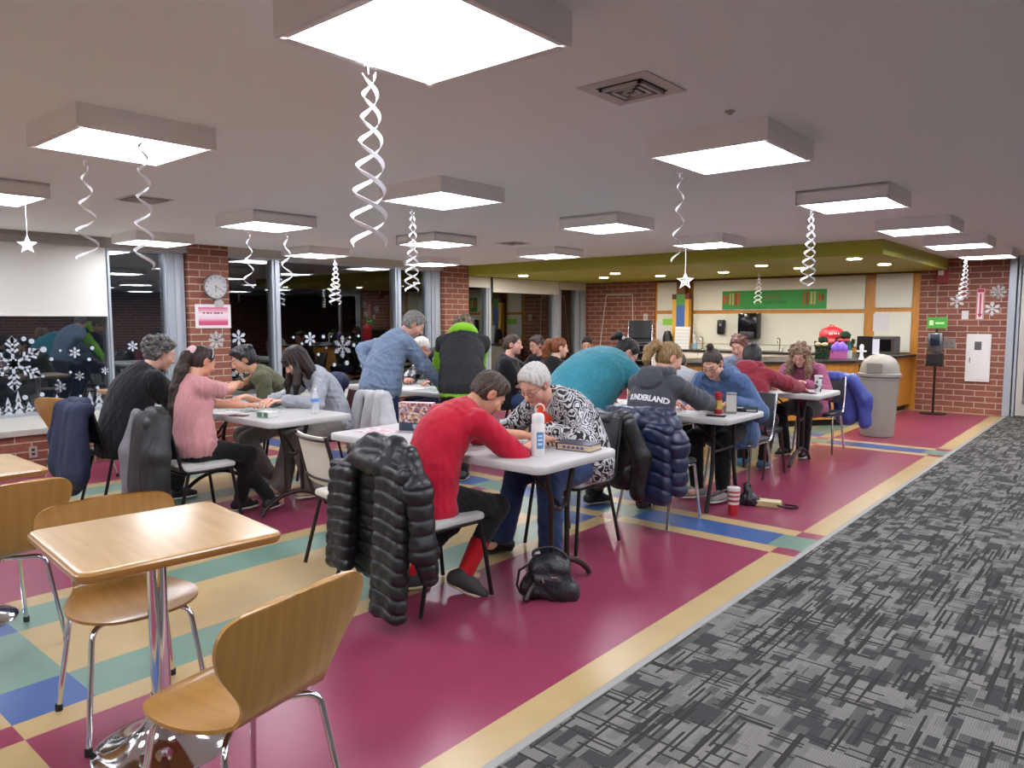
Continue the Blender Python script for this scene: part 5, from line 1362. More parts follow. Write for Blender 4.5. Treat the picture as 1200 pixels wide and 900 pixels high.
# ------------------------------------------------------------------ decorations
PAPER = mat('white_foil_paper', '#e9e9ee', .35, .1, spec=.6)
PAPERD = mat('grey_foil_paper', '#a5a0a0', .4, .3)
def ribbon(m, top, L, r0, r1, turns, w, ph, n=90, sway=(0, 0)):
    """flat paper strip coiling down from top"""
    P = []
    for i in range(n + 1):
        t = i / n; a = ph + turns * 2 * math.pi * t ** .9; r = r0 + (r1 - r0) * min(1, t * 1.25) ** 1.1
        c = Vector((r * math.cos(a) + sway[0] * math.sin(t * 5), r * math.sin(a) + sway[1] * math.sin(t * 4 + 1), -L * t))
        ta = Vector((-math.sin(a), math.cos(a), 0)); P.append((c, ta, a))
    th = .0006; V = []; F = []
    for c, ta, a in P:
        rad = Vector((math.cos(a), math.sin(a), 0)); up = Vector((0, 0, 1)); d = (up * .75 + rad * .5).normalized(); nn = ta.cross(d).normalized()
        for s1, s2 in ((-1, -1), (1, -1), (1, 1), (-1, 1)): V.append(c + d * w * .5 * s1 + nn * th * s2)
    for i in range(len(P) - 1):
        for j in range(4): F.append((i * 4 + j, i * 4 + (j + 1) % 4, i * 4 + 4 + (j + 1) % 4, i * 4 + 4 + j))
    F += [(3, 2, 1, 0), tuple(len(P) * 4 - 4 + j for j in range(4))]
    m.add(V, F)
def swirl(loc, L, r, turns, w, lab, double=True, m=PAPER, r0=.015):
    t = thing('paper_swirl', lab, 'decoration', loc, 0, 'hanging paper swirls')
    k = MB(); k.tube([(0, 0, .0), (0, 0, -.03)], .002, 5); k.box((-.012, -.012, -.004), (.012, .012, 0)); k.build('hook', PAPER, t)
    for i in range(2 if double else 1):
        s = MB(); ribbon(s, None, L - .03, r0, r, turns, w, i * math.pi + .6, sway=(.006, .004)); o = s.build('strip', m, t, 40); o.location = (0, 0, -.03)
    return t
def star_poly(n, r0, r1, rot_=math.pi / 2):
    return [((r0 if i % 2 == 0 else r1) * math.cos(rot_ + math.pi * i / n), (r0 if i % 2 == 0 else r1) * math.sin(rot_ + math.pi * i / n)) for i in range(2 * n)]
def star(loc, zb, r, lab, rz):
    t = thing('hanging_star', lab, 'decoration', loc, R(rz), 'hanging white stars')
    MB().tube([(0, 0, 0), (0, 0, zb - loc[2] + r * .95)], .0018, 6).build('cord', PAPER, t)
    m = MB(); O = star_poly(5, r, r * .42); I = star_poly(5, r * .62, r * .26); I2 = star_poly(5, r * .4, r * .17)
    z = zb - loc[2]; d = r * .14
    def ring(A, B, d):
        n = len(A); V = [(x, -d, y + z) for x, y in A] + [(x, -d, y + z) for x, y in B] + [(x, d, y + z) for x, y in A] + [(x, d, y + z) for x, y in B]; F = []
        for i in range(n):
            j = (i + 1) % n; F += [(i, j, n + j, n + i), (2 * n + j, 2 * n + i, 3 * n + i, 3 * n + j), (j, i, 2 * n + i, 2 * n + j), (n + i, n + j, 3 * n + j, 3 * n + i)]
        m.add(V, F)
    ring(O, I, d); m.build('outer_star', PAPER, t)
    m = MB(); ring(I2, [(x * .4, y * .4) for x, y in I2], d * .8); m.tube([(0, 0, z + r * .62), (0, 0, z + r * .38)], .002, 5); m.build('inner_star', PAPER, t)
def flake_mesh(r, kind, t=.003):
    m = MB(); w = r * .10
    for k in range(6 if kind != 'sun' else 8):
        n = 6 if kind != 'sun' else 8; A = Matrix.Rotation(2 * math.pi * k / n, 4, 'Y')
        if kind == 'round': m.add(*petal(r, r * .22, t), A); continue
        m.box((-w / 2, -t, 0), (w / 2, 0, r * .96), A)
        m.add([(-w, -t, r * .86), (0, -t, r), (w, -t, r * .86), (0, -t, r * .74), (-w, 0, r * .86), (0, 0, r), (w, 0, r * .86), (0, 0, r * .74)], [(0, 3, 2, 1), (4, 5, 6, 7), (0, 1, 5, 4), (1, 2, 6, 5), (2, 3, 7, 6), (3, 0, 4, 7)], A)
        for h, l in ((.38, .22), (.58, .26), (.74, .17)):
            for s in (-1, 1):
                B = A @ Matrix.Translation((0, 0, r * h)) @ Matrix.Rotation(s * math.radians(52), 4, 'Y'); m.box((-w * .42, -t, 0), (w * .42, 0, r * l), B)
    m.lathe([(0, -t), (r * .2, -t), (r * .2, 0), (0, 0)], 6, Matrix.Rotation(math.radians(-90), 4, 'X') @ Matrix.Translation((0, 0, 0)), cap=False)
    return m
def petal(r, w, t):
    return [(0, -t, r * .12), (-w, -t, r * .62), (-w * .5, -t, r * .95), (w * .5, -t, r * .95), (w, -t, r * .62), (0, 0, r * .12), (-w, 0, r * .62), (-w * .5, 0, r * .95), (w * .5, 0, r * .95), (w, 0, r * .62)], [(0, 4, 3, 2, 1), (5, 6, 7, 8, 9), (0, 1, 6, 5), (1, 2, 7, 6), (2, 3, 8, 7), (3, 4, 9, 8), (4, 0, 5, 9)]
def decorations():
    sprinklers()
    swirl((-2.18, 1.76, 2.487), .64, .062, 3.6, .018, 'large white double paper swirl hanging from the big ceiling light', r0=.02)
    swirl((-3.72, 1.62, 2.487), .66, .042, 5.2, .016, 'curled paper strip hanging from the left ceiling light in front of the brick clock column', False)
    swirl((-4.70, 1.72, 2.487), .56, .06, 3.6, .015, 'thin grey paper strip hanging in front of the slatted ceiling vent', False, PAPERD)
    swirl((-4.67, 4.2, 2.487), .68, .055, 4.6, .016, 'white double swirl hanging from the ceiling light above the plaid jacket')
    swirl((-7.18, 4.18, 2.487), .58, .05, 3, .016, 'single paper swirl hanging just right of the brick clock column', False)
    swirl((-6.95, 4.48, 2.487), .56, .062, 2.6, .02, 'single paper swirl hanging by the window post above the girl with a fringe', False)
    swirl((-9.3, 6.82, 2.487), .68, .085, 4.2, .026, 'bright double swirl hanging close to the middle window')
    swirl((-2.27, 4.27, 2.487), .56, .035, 3.6, .012, 'faint thin paper strip hanging from the ceiling light left of the white star', False, PAPERD)
    swirl((-2.20, 6.44, 2.487), .62, .055, 4.2, .016, 'white double swirl hanging from the ceiling light over the red backpack')
    swirl((-5.2, 12.72, 2.41), .56, .06, 3.6, .014, 'small white double swirl hanging in front of the green banner')
    swirl((-2.10, 12.8, 2.487), .6, .06, 4.4, .02, 'white double swirl hanging before the brick wall with the red arrow sign')
    star((-6.72, 2.02, 2.487), 2.16, .075, 'small open white star hanging on a cord before the roller blind', 60)
    star((-4.56, 8.78, 2.487), 2.07, .115, 'white layered star hanging before the coloured block pillar', 33)
    # clings on the glass
    cling = mat('white_window_cling', '#b2bac4', .6); XG = -10.03
    for y, z, r, kd, lab in ((2.80, 1.06, .33, 'a', 'largest white snowflake cling, on the window at the left edge'), (7.47, 1.13, .19, 'a', 'lacy snowflake cling on the window beside the light blue sweatshirt'), (5.66, .86, .19, 'a', 'snowflake cling low on the window just right of the clock column'),
                            (6.85, 1.27, .11, 'round', 'small snowflake cling with hanging drops by the window post'), (4.48, .78, .12, 'a', 'snowflake cling right of the grey-haired person in black'), (5.64, 1.31, .12, 'round', 'snowflake cling above the dark tousled head'),
                            (4.15, 1.23, .07, 'round', 'little snowflake cling left of the grey wavy hair'), (3.46, 1.17, .07, 'round', 'small diamond shaped cling in the middle of the left window'), (3.5, .88, .06, 'a', 'tiny snowflake cling above the far cafe table'), (3.28, .76, .07, 'a', 'tiny snowflake cling low on the left window'), (3.8, .93, .05, 'round', 'small diamond cling beside the left window post')):
        o = flake_mesh(r, kd).build('snowflake_cling', cling); o.location = (XG, y, z); o.rotation_euler = (0, 0, R(90)); tag(o, lab, 'decoration', 'snowflake window clings')
    rg = random.Random(4); dot = None
    dots = [(3.0, 1.32, .03), (3.12, 1.22, .035), (2.92, 1.35, .028), (3.2, 1.1, .022), (3.3, 1.2, .016), (3.1, .9, .016), (3.4, .93, .018), (3.26, .84, .014), (2.9, .66, .03), (3.08, .68, .026), (3.1, .55, .022), (2.98, .52, .014), (3.86 - .2, 1.22, .024), (3.62, 1.08, .022), (3.7, .72, .02), (3.5, .63, .016),
            (6.55, 1.3, .02), (7.0, 1.02, .026), (7.1, 1.3, .03), (7.25, 1.3, .016), (7.62, 1.28, .02), (7.8, 1.3, .024), (7.95, 1.2, .02), (7.7, 1.15, .03), (7.3, .84, .03), (7.55, .86, .04), (7.85, .8, .028), (7.05, .8, .026), (8.05, .95, .024), (6.7, 1.2, .022), (7.15, 1.12, .018), (7.9, .68, .024)]
    for i, (y, z, r) in enumerate(dots):
        if dot is None:
            dot = MB().lathe([(0, 0), (1, 0), (1, .1), (0, .1)], 10, cap=False).build('snow_dot_cling', cling); tag(dot, '', 'decoration')
            o = dot
        else: o = dot.copy(); COL.objects.link(o)
        o.location = (XG, y, z); o.rotation_euler = (0, R(90), 0); o.scale = (r, r, .03)
        w = y < 5; o['group'] = 'snow dots on the left window' if w else 'snow dots on the middle window'
        o['label'] = 'small round snow dot stuck on the left window glass' if w else 'small round snow dot stuck on the middle window glass'
    def tree_row(y0, n, s, lab):
        m = MB()
        for i in range(n):
            y = y0 + i * .105 * s; hgt = (.17 + .07 * ((i * 7) % 3)) * s
            for k in range(3):
                w = .062 * s * (1 - k * .25); z = .44 + hgt * (k * .28)
                m.add([(XG, y - w, z), (XG, y + w, z), (XG, y, z + hgt * .44), (XG + .004, y - w, z), (XG + .004, y + w, z), (XG + .004, y, z + hgt * .44)], [(0, 1, 2), (5, 4, 3), (0, 3, 4, 1), (1, 4, 5, 2), (2, 5, 3, 0)])
        m.box((XG, y0 - .07 * s, .437), (XG + .004, y0 + (n - 1) * .105 * s + .07 * s, .465))
        tag(m.build('snowy_tree_cling', cling), lab, 'decoration', 'snowy tree window clings')
    tree_row(2.62, 4, 1., 'snowy village cling along the window base at the left edge'); tree_row(3.13, 2, 1., 'snowy fir tree cling left of the shell chair'); tree_row(3.5, 3, 1., 'snowy fir tree cling right of the shell chair'); tree_row(4.3, 3, 1.3, 'tall snowy tree cling behind the long ponytail')
    # on the brick
    ds = mat('silver_glitter_paper', '#d0d2d1', .5)
    for loc, rz, r, kd, lab in (((-9.925, 5.24, 1.29), 90, .13, 'sun', 'white snowflake on the clock column below the pink sign'), ((-9.925, 10.3, 1.56), 90, .11, 'round', 'white snowflake on the far brick column'),
                               ((-2.46, YK - .004, 1.88), 0, .12, 'round', 'silver snowflake left of the red arrow sign'), ((-1.88, YK - .004, 2.02), 0, .125, 'sun', 'silver snowflake upper right of the red arrow sign'), ((-1.95, YK - .004, 1.75), 0, .12, 'round', 'silver snowflake lower right of the red arrow sign')):
        o = flake_mesh(r, kd, .004).build('wall_snowflake', ds); o.location = loc; o.rotation_euler = (0, 0, R(rz)); tag(o, lab, 'decoration', 'snowflakes on brick')
    # roller blinds
    bl = mat('blind_fabric', '#cfcdc6', .8, bump=.05, bscale=300); bx = mat('blind_box', '#9d9a96', .5)
    for y0, y1, zb, x, lab in ((1.22, 3.84, 1.64, -9.97, 'large off-white roller blind half drawn over the left window'), (10.4, 11.0, 2.22, -9.96, 'short roller blind left of the wide far window'), (11.07, 13.25, 2.14, -9.94, 'wide short roller blind under the green soffit'), (13.32, 14.3, 2.26, -9.96, 'short roller blind in the far corner window')):
        t = thing('roller_blind', lab, 'blind', (x, (y0 + y1) / 2, 0), 0, 'roller blinds'); w = (y1 - y0) / 2; top = 2.47 if y0 < 5 else 2.405
        MB().box((-.002, -w, zb), (.002, w, top - .005)).build('fabric', bl, t); MB().box((-.008, -w, zb - .025), (.008, w, zb), bev=.004).build('hem_bar', bl, t)
        if y0 < 5: MB().box((-.03, -w, top - .005), (.06, w, top + .08), bev=.01).build('cassette', bx, t)
    # clock
    t = thing('wall_clock', 'round silver wall clock on the brick column', 'clock', (-9.925, 5.25, 2.03)); M = Matrix.Rotation(R(90), 4, 'Y')
    MB().lathe([(.0, 0), (.172, 0), (.178, .012), (.172, .028), (.160, .03), (.160, .018), (0, .018)], 40, M, cap=False).build('case', mat('clock_rim', '#8d8d90', .3, .7), t, 40)
    MB().lathe([(0, .018), (.16, .018), (.16, .020), (0, .020)], 40, M, cap=False).build('face', mat('clock_face', '#c3c4c6', .3), t, 40)
    for k in range(12):
        A = Matrix.Rotation(2 * math.pi * k / 12, 4, 'X'); MB().box((.0202, -.004, .12), (.0212, .004, .146), A).build('hour_mark', BLACK, t)
    for nm, ang, L, w in (('hour_hand', 180, .075, .007), ('minute_hand', 118, .115, .005)): MB().box((.0215, -w / 2, -.02), (.0235, w / 2, L), Matrix.Rotation(R(-ang), 4, 'X') @ Matrix.Identity(4)).build(nm, BLACK, t)
    # a paper bow under the clock, pink sign
    o = MB().lathe([(0, 0), (.07, 0), (.075, .003), (0, .006)], 9, Matrix.Translation((-9.925, 5.3, 1.79)) @ Matrix.Rotation(R(90), 4, 'Y'), cap=False).build('paper_rosette', mat('grey_paper', '#b0aeac', .8)); tag(o, 'grey paper cut-out between the clock and the pink sign', 'decoration')
    t = thing('paper_sign', 'pink and white paper sign taped on the brick column under the clock', 'sign', (-9.925, 5.21, 1.62))
    MB().box((0, -.26, -.165), (.003, .26, .165)).build('sheet', mat('white_sheet', '#d8d6d8', .7), t)
    g = bpy.data.materials.new('pink_gradient'); g.use_nodes = True; tt, N, L = nt(g); tc = N.new('ShaderNodeTexCoord'); sp = N.new('ShaderNodeSeparateXYZ'); r = N.new('ShaderNodeValToRGB'); mr = N.new('ShaderNodeMapRange')
    mr.inputs[1].default_value = -.125; mr.inputs[2].default_value = .125; L.new(tc.outputs['Object'], sp.inputs[0]); L.new(sp.outputs[2], mr.inputs[0]); L.new(mr.outputs[0], r.inputs[0]); L.new(r.outputs[0], N['Principled BSDF'].inputs['Base Color'])
    e = r.color_ramp.elements; e[0].color = (*lin('#c2486f'), 1); e[1].color = (*lin('#c85b7c'), 1)
    for pos, c in ((.2, '#cc4f78'), (.4, '#dcc3cd'), (.62, '#e2d5da'), (.8, '#d9a3b5')): q = e.new(pos); q.color = (*lin(c), 1)
    MB().box((.003, -.215, -.125), (.0045, .215, .125)).build('print', g, t)
    m = MB()
    for i, wd in enumerate((.035, .05, .03, .06, .045, .035)): m.box((.0045, -.15 + i * .052, .035), (.0055, -.15 + i * .052 + wd * .8, .055))
    m.build('lettering', mat('maroon_ink', '#8d3a55', .7), t)
    # banner
    t = thing('banner', 'long green holiday banner on the cream wall panels', 'banner', (-5.6, YK - .028, 1.96))
    z = .185; MB().box((-1.03, -.004, -z), (1.03, 0, z)).build('sheet', mat('green_paper', '#3f9a4e', .7), t)
    cols = [mat('banner_orange', '#c4552c', .7), mat('banner_cream', '#c9b074', .7), mat('banner_red', '#a33a2c', .7)]
    for k, (x0, mm, hh) in enumerate(((-.99, 0, .07), (-.93, 0, .09), (-.86, 1, .11), (-.8, 1, .12), (-.74, 2, .13), (-.68, 0, .13), (.62, 0, .13), (.68, 2, .12), (.75, 1, .12), (.81, 1, .12), (.9, 0, .07), (.96, 2, .07))):
        m = MB(); m.box((x0 - .018, -.009, -hh + .02), (x0 + .018, -.004, hh - .01), bev=.004).lathe([(0, 0), (.022, 0), (.022, .005), (0, .005)], 10, Matrix.Translation((x0, -.004, hh + .0)) @ Matrix.Rotation(R(90), 4, 'X'), cap=False); m.build('paper_figure', cols[mm], t)
    text_mesh('WHITE', .10, cols[2], 'lettering', t, Matrix.Translation((.0, -.006, .055)) @ Matrix.Rotation(R(90), 4, 'X'))
    text_mesh('CHRISTMAS', .09, mat('banner_darkgreen', '#236b38', .7), 'lettering', t, Matrix.Translation((.06, -.006, -.06)) @ Matrix.Rotation(R(90), 4, 'X'))

# ------------------------------------------------------------------ kitchenette
def sprinklers():
    m0 = mat('sprinkler_metal', '#b9aea6', .6)
    for (x, y), lab in (((-1.62, 3.55), 'small sprinkler head in the ceiling before the right-hand lights'), ((-3.96, 7.5), 'small dark ceiling sensor left of the hanging star')):
        t = thing('sprinkler_head', lab, 'sprinkler', (x, y, ZC), 0, 'ceiling sprinkler heads'); MB().lathe([(0, -.001), (.026, -.001), (.024, -.008), (0, -.008)], 16, cap=False).build('plate', m0, t, 40); MB().lathe([(0, -.008), (.010, -.008), (.008, -.014), (.012, -.016), (.012, -.018), (0, -.018)], 12, cap=False).build('nozzle', m0, t, 40)
def kitchen():
    dk = mat('dark_counter', '#24211f', .3); drw = mat('cream_drawer', '#cfcabb', .45)
    t = thing('sink_counter', 'long dark counter with cream drawers along the kitchenette wall', 'counter', (-6.2, 14.08, 0))
    MB().box((-1.98, -.33, .93), (1.98, .31, .965), bev=.008).build('worktop', dk, t)
    MB().box((-1.98, .285, .965), (1.98, .31, 1.07), bev=.003).build('backsplash', CREAM, t)
    MB().box((-1.97, -.28, .0), (1.97, .30, .93)).build('carcass', drw, t)
    for k in range(6):
        x = -1.94 + k * .65; d = MB().box((x + .01, -.3, .72), (x + .64, -.281, .915), bev=.005).build('drawer', drw, t); MB().tube([(x + .27, -.301, .82), (x + .27, -.325, .82), (x + .38, -.325, .82), (x + .38, -.301, .82)], .006, 6).build('handle', CHROME, d)
        d = MB().box((x + .01, -.3, .12), (x + .64, -.281, .70), bev=.005).build('door', drw, t); MB().tube([(x + .56, -.301, .62), (x + .56, -.325, .62), (x + .56, -.325, .52), (x + .56, -.301, .52)], .006, 6).build('handle', CHROME, d)
    for x, lab in ((-6.95, 'tall chrome gooseneck tap left of the soap dispenser'), (-5.35, 'tall chrome gooseneck tap right of the paper towel dispenser')):
        f = thing('tap', lab, 'tap', (x, 14.2, .966), 0, 'sink taps')
        m = MB(); m.lathe([(0, 0), (.03, 0), (.026, .02), (0, .022)], 16, cap=False); m.tube([(0, 0, .01), (0, 0, .2)] + [tuple(q) for q in arc((0, -.06, .2), .06, 0, math.pi, 10, (0, 1, 0), (0, 0, 1))][1:] + [(0, -.12, .16)], .012, 10); m.build('spout', CHROME, f, 50)
        MB().tube([(.06, 0, 0), (.06, 0, .06), (.1, -.02, .07)], .009, 8).build('lever', CHROME, f, 50)
    # angled peninsula counter
    OUT = [(-4.9, 9.45), (-3.24, 11.60), (-3.15, 13.2), (-3.03, YK)]; INN = [(-4.15, YK), (-4.3, 12.7), (-5.7, 10.3)]
    def inset(P, d): return [(x - d, y + d * .6) for x, y in P]
    t = thing('peninsula_counter', 'honey wood counter with dark top angled out beside the bin', 'counter', (0, 0, 0))
    MB().prism(OUT + INN, .935, .97).build('worktop', dk, t)
    MB().prism(inset(OUT[:2], .05) + [(-3.21, 13.2), (-3.1, YK - .01)] + [(-4.13, YK - .01)] + [(x + .03, y - .05) for x, y in INN[1:]], .1, .935).build('body', OAK, t)
    MB().prism(inset(OUT[:2], .12) + [(-3.28, 13.2), (-3.18, YK - .01)] + [(-4.1, YK - .01)] + [(x + .08, y - .1) for x, y in INN[1:]], 0, .1).build('plinth', mat('dark_plinth', '#1d1610', .7), t)
    m = MB()
    for y in (11.9, 12.55, 13.2): m.box((-3.28, y, .13), (-3.205, y + .008, .9))
    m.build('door_gap', mat('shadow_gap', '#3a260c', .8), t)
    tp = thing('bin', 'tall greige push-lid rubbish bin by the wooden counter', 'bin', (-2.72, 10.85, 0)); bm_ = mat('greige_plastic', '#928d83', .5)
    MB().lathe([(0, 0), (.195, 0), (.205, .01), (.245, .78), (.262, .785), (.262, .80), (0, .80)], 40, cap=False).build('body', bm_, tp, 40)
    MB().lathe([(0, .80), (.25, .80), (.25, .808), (0, .808)], 40, cap=False).build('liner_edge', BLACK, tp, 40)
    ld = MB().lathe([(.24, .81), (.268, .815), (.268, .85), (.25, .86), (.245, .91), (.23, .97), (.19, 1.04), (.12, 1.09), (.05, 1.11), (0, 1.112)], 40, cap=False).build('lid', bm_, tp, 50)
    MB().box((-.1, -.262, .865), (.1, -.24, 1.0), bev=.01).build('flap', mat('greige_flap', '#857f73', .5), ld)
    o = MB().box((-.045, -.002, 0), (.045, .002, .2)).box((-.04, -.03, 0), (.04, .03, .004)).build('card_sign', mat('white_sheet', '#d8d6d8', .7)); tag(o, 'small blank white card standing on top of the bin', 'sign'); o.location = (-2.78, 10.85, 1.111); o.rotation_euler.z = R(35)
    # hand sanitiser stand
    t = thing('sanitiser_stand', 'black hand sanitiser stand with green sign before the brick wall', 'stand', (-2.66, 14.0, 0), R(0))
    MB().lathe([(0, 0), (.2, 0), (.2, .012), (.03, .02), (0, .02)], 28, cap=False).build('base', BLKSTEEL, t, 40); MB().tube([(0, 0, .015), (0, 0, 1.42)], .018, 10).build('pole', BLKSTEEL, t, 50)
    MB().box((-.13, -.10, .80), (.13, .04, .83)).box((-.12, -.09, .83), (.12, .04, 1.02), bev=.01).build('drip_tray', BLACK, t)
    MB().box((-.11, -.10, 1.03), (.11, .03, 1.36), bev=.03).build('dispenser', mat('smoked_chrome', '#6e7074', .2, .8), t, 40); MB().box((-.07, -.106, 1.14), (.07, -.098, 1.33), bev=.02).build('bottle_window', mat('dark_blue_window', '#141a2b', .15), t, 40)
    s = MB().box((-.15, -.015, 1.43), (.15, .0, 1.61), bev=.004).build('sign', mat('green_sign', '#3c9a2e', .5), t)
    m = MB(); m.box((-.02, -.017, 1.5), (.11, -.015, 1.53)); m.box((-.11, -.017, 1.48), (-.05, -.015, 1.56)); m.build('sign_print', mat('pale_sign_print', '#b7d9a8', .6), s)
    # fire alarm, arrow sign, cabinet and plates on the brick
    t = thing('fire_alarm', 'red fire alarm horn high on the brick wall', 'alarm', (-2.68, YK, 2.3)); RED = mat('alarm_red', '#8e1f26', .45)
    MB().box((-.1, -.06, -.12), (.1, -.001, .12), bev=.012).build('body', RED, t); MB().box((-.07, -.085, .02), (.02, -.06, .1), bev=.008).build('strobe', mat('strobe_lens', '#d8d3cf', .15), t); MB().tube([(-.08, -.01, -.12), (-.08, -.01, -.85)], .007, 6).build('conduit', mat('pale_conduit', '#a89486', .7), t)
    t = thing('arrow_sign', 'tall red and white extinguisher arrow sign on the brick wall', 'sign', (-2.12, YK, 1.83)); PINKR = mat('sign_red', '#b4283c', .5); SW = mat('sign_white', '#e2ced2', .5)
    MB().box((-.055, -.012, -.25), (.055, -.001, .25), bev=.003).build('plate', SW, t)
    m = MB(); m.box((-.05, -.014, .19), (.05, -.012, .245)).box((-.05, -.014, -.24), (-.042, -.012, .18)).box((.042, -.014, -.24), (.05, -.012, .18)); m.box((-.012, -.014, -.17), (.012, -.012, .17)); m.add([(-.035, -.014, -.16), (.035, -.014, -.16), (0, -.014, -.23), (-.035, -.012, -.16), (.035, -.012, -.16), (0, -.012, -.23)], [(0, 2, 1), (3, 4, 5), (0, 1, 4, 3), (1, 2, 5, 4), (2, 0, 3, 5)]); m.build('arrow_print', PINKR, t)
    t = thing('extinguisher_cabinet', 'white fire extinguisher cabinet set in the brick wall', 'cabinet', (-2.11, YK, .94)); WM = mat('white_enamel', '#d6d5d2', .4)
    MB().box((-.175, -.035, -.395), (.175, -.001, .395), bev=.004).build('frame', WM, t); d = MB().box((-.135, -.045, -.36), (.135, -.035, .36), bev=.004).build('door', WM, t)
    MB().box((-.055, -.048, .13), (.045, -.045, .27)).build('window', mat('cabinet_glass', '#55585b', .15), d); MB().box((-.12, -.056, -.08), (-.108, -.045, 0)).build('latch', mat('dark_metal', '#2b2826', .45, .3), d)
    o = MB().box((-.05, -.003, -.07), (.05, 0, .07)).build('paper_notice', mat('white_sheet', '#d8d6d8', .7)); tag(o, 'small white notice left of the arrow sign', 'notice'); o.location = (-2.33, YK - .001, 1.65)
    t = thing('switch_plate', 'grey metal switch plate beside the sanitiser dispenser', 'switch', (-2.54, YK, 1.17)); MB().box((-.09, -.008, -.075), (.09, -.001, .075), bev=.003).build('plate', mat('plate_metal', '#8b8683', .4, .5), t); [MB().box((x - .01, -.014, -.02), (x + .01, -.008, .02)).build('toggle', mat('plate_metal2', '#6b6764', .4), t) for x in (-.04, .04)]
    # dispensers on the panels
    t = thing('soap_dispenser', 'narrow black soap dispenser on the cream panel', 'dispenser', (-6.62, YK - .026, 1.42)); MB().box((-.075, -.10, -.15), (.075, -.001, .15), bev=.03).build('body', BLACK, t, 40); MB().box((-.02, -.106, .02), (.02, -.098, .07), bev=.004).build('badge', mat('grey_badge', '#77777a', .4), t)
    t = thing('towel_dispenser', 'large black paper towel dispenser on the cream panel', 'dispenser', (-6.0, YK - .026, 1.44)); MB().box((-.2, -.22, -.25), (.2, -.001, .26), bev=.025).build('body', mat('gloss_black', '#0c0c0e', .12), t, 40); MB().box((-.14, -.225, -.22), (.14, -.2, -.1), bev=.01).build('window', mat('smoke_window', '#3b3b40', .2), t, 40)
    # coloured block pillar
    t = thing('block_pillar', 'tall pillar of yellow posts with blue panel and green and brown blocks', 'decoration', (-7.46, YK - .18, .9655))
    for nm, c, b in (('post', '#d9a941', (-.19, -.06, 0, -.10, .06, 1.03)), ('post', '#d9a941', (.10, -.06, 0, .19, .06, 1.03)), ('panel', '#3d62a5', (-.1, -.05, 0, .1, .05, .9)), ('green_block', '#4f9444', (-.1, -.06, .9, .1, .06, 1.13)), ('red_block', '#7a2a22', (.10, -.06, 1.03, .2, .06, 1.14)), ('red_block', '#53231f', (-.2, -.06, 1.03, -.1, .06, 1.14)), ('top_block', '#6a4216', (-.1, -.06, 1.13, .1, .06, 1.40))):
        MB().box(b[:3], b[3:], bev=.004).build(nm, mat('block_' + c[1:], c, .5), t)
    # things on the sink counter
    t = thing('calendar_board', 'white gridded calendar board standing on the sink counter', 'board', (-7.35, 14.05, .966)); MB().box((-.17, -.006, 0), (.17, .006, .46), bev=.003, M=Matrix.Rotation(R(-6), 4, 'X')).build('board', mat('board_white', '#d6d8d6', .5), t)
    m = MB(); 
    for i in range(6): m.box((-.15, -.0075, .04 + i * .07), (.15, -.0062, .046 + i * .07), Matrix.Rotation(R(-6), 4, 'X'))
    for i in range(6): m.box((-.15 + i * .06, -.0075, .04), (-.147 + i * .06, -.0062, .4), Matrix.Rotation(R(-6), 4, 'X'))
    m.build('grid_lines', mat('grey_ink', '#9aa0a2', .6), t)
    t = thing('spray_bottle', 'clear spray bottle with pale blue label on the sink counter', 'bottle', (-7.02, 14.0, .966)); cl = clear()
    MB().lathe([(0, 0), (.045, 0), (.047, .16), (.03, .21), (.015, .24), (.015, .26), (0, .26)], 20, cap=False).build('bottle', cl, t, 50); MB().box((-.02, -.07, .26), (.02, .03, .31), bev=.008).box((-.008, -.06, .21), (.008, -.045, .26)).build('trigger', mat('white_paint', '#d8d6d0', .55), t); MB().lathe([(.0475, .03), (.0485, .03), (.0485, .13), (.0475, .13)], 20, cap=False).build('label', mat('pale_blue_label', '#7fa6c2', .5), t)
    t = thing('desk_speaker', 'black rounded speaker beside the calendar board', 'speaker', (-7.68, 14.05, .966)); MB().lathe([(0, 0), (.09, 0), (.1, .03), (.1, .24), (.06, .36), (0, .38)], 24, cap=False).build('body', BLACK, t, 40)
    t = thing('tissue_box', 'brown tissue box left of the calendar board', 'box', (-7.9, 14.0, .966)); MB().box((-.11, -.07, 0), (.11, .07, .11), bev=.005).build('box', mat('brown_card', '#a2764a', .7), t); MB().add([(-.05, 0, .11), (.05, .01, .11), (.03, .02, .17), (-.02, -.02, .18), (0, .03, .11)], [(0, 1, 2, 3), (0, 3, 4), (1, 4, 2), (2, 4, 3)]).build('tissue', PAPER, t)
    o = MB().box((-.14, -.002, -.2), (.14, 0, .2)).build('paper_notice', mat('white_sheet', '#d8d6d8', .7)); tag(o, 'white paper notice on the lower left cream panel', 'notice'); o.location = (-8.0, YK - .027, 1.32)
    o = MB().box((-.17, -.002, -.07), (.17, 0, .07)).build('paper_notice', mat('lime_paper', '#8ed04a', .7)); tag(o, 'lime green strip of paper on the lower left cream panel', 'notice'); o.location = (-7.82, YK - .029, 1.52)
    o = MB().box((-.13, -.002, -.16), (.13, 0, .16)).build('paper_notice', mat('white_sheet', '#d8d6d8', .7)); tag(o, 'white paper notice above the microwave', 'notice'); o.location = (-3.62, YK - .029, 1.52)
    rk = thing('mug_rack', 'low rack of small cups on the sink counter right of the tap', 'rack', (-4.9, 14.0, .966)); MB().box((-.25, -.12, 0), (.25, .12, .02)).build('tray', mat('white_paint', '#d8d6d0', .55), rk)
    for k in range(4): MB().lathe([(0, .02), (.03, .02), (.036, .11), (.032, .11), (.028, .03), (0, .03)], 14, Matrix.Translation((-.18 + k * .12, 0, 0)), cap=False).build('cup', mat('cup_%d' % k, ('#b9bbb9', '#8a8d8f', '#c4c0b4', '#6e6a66')[k], .4), rk, 40)
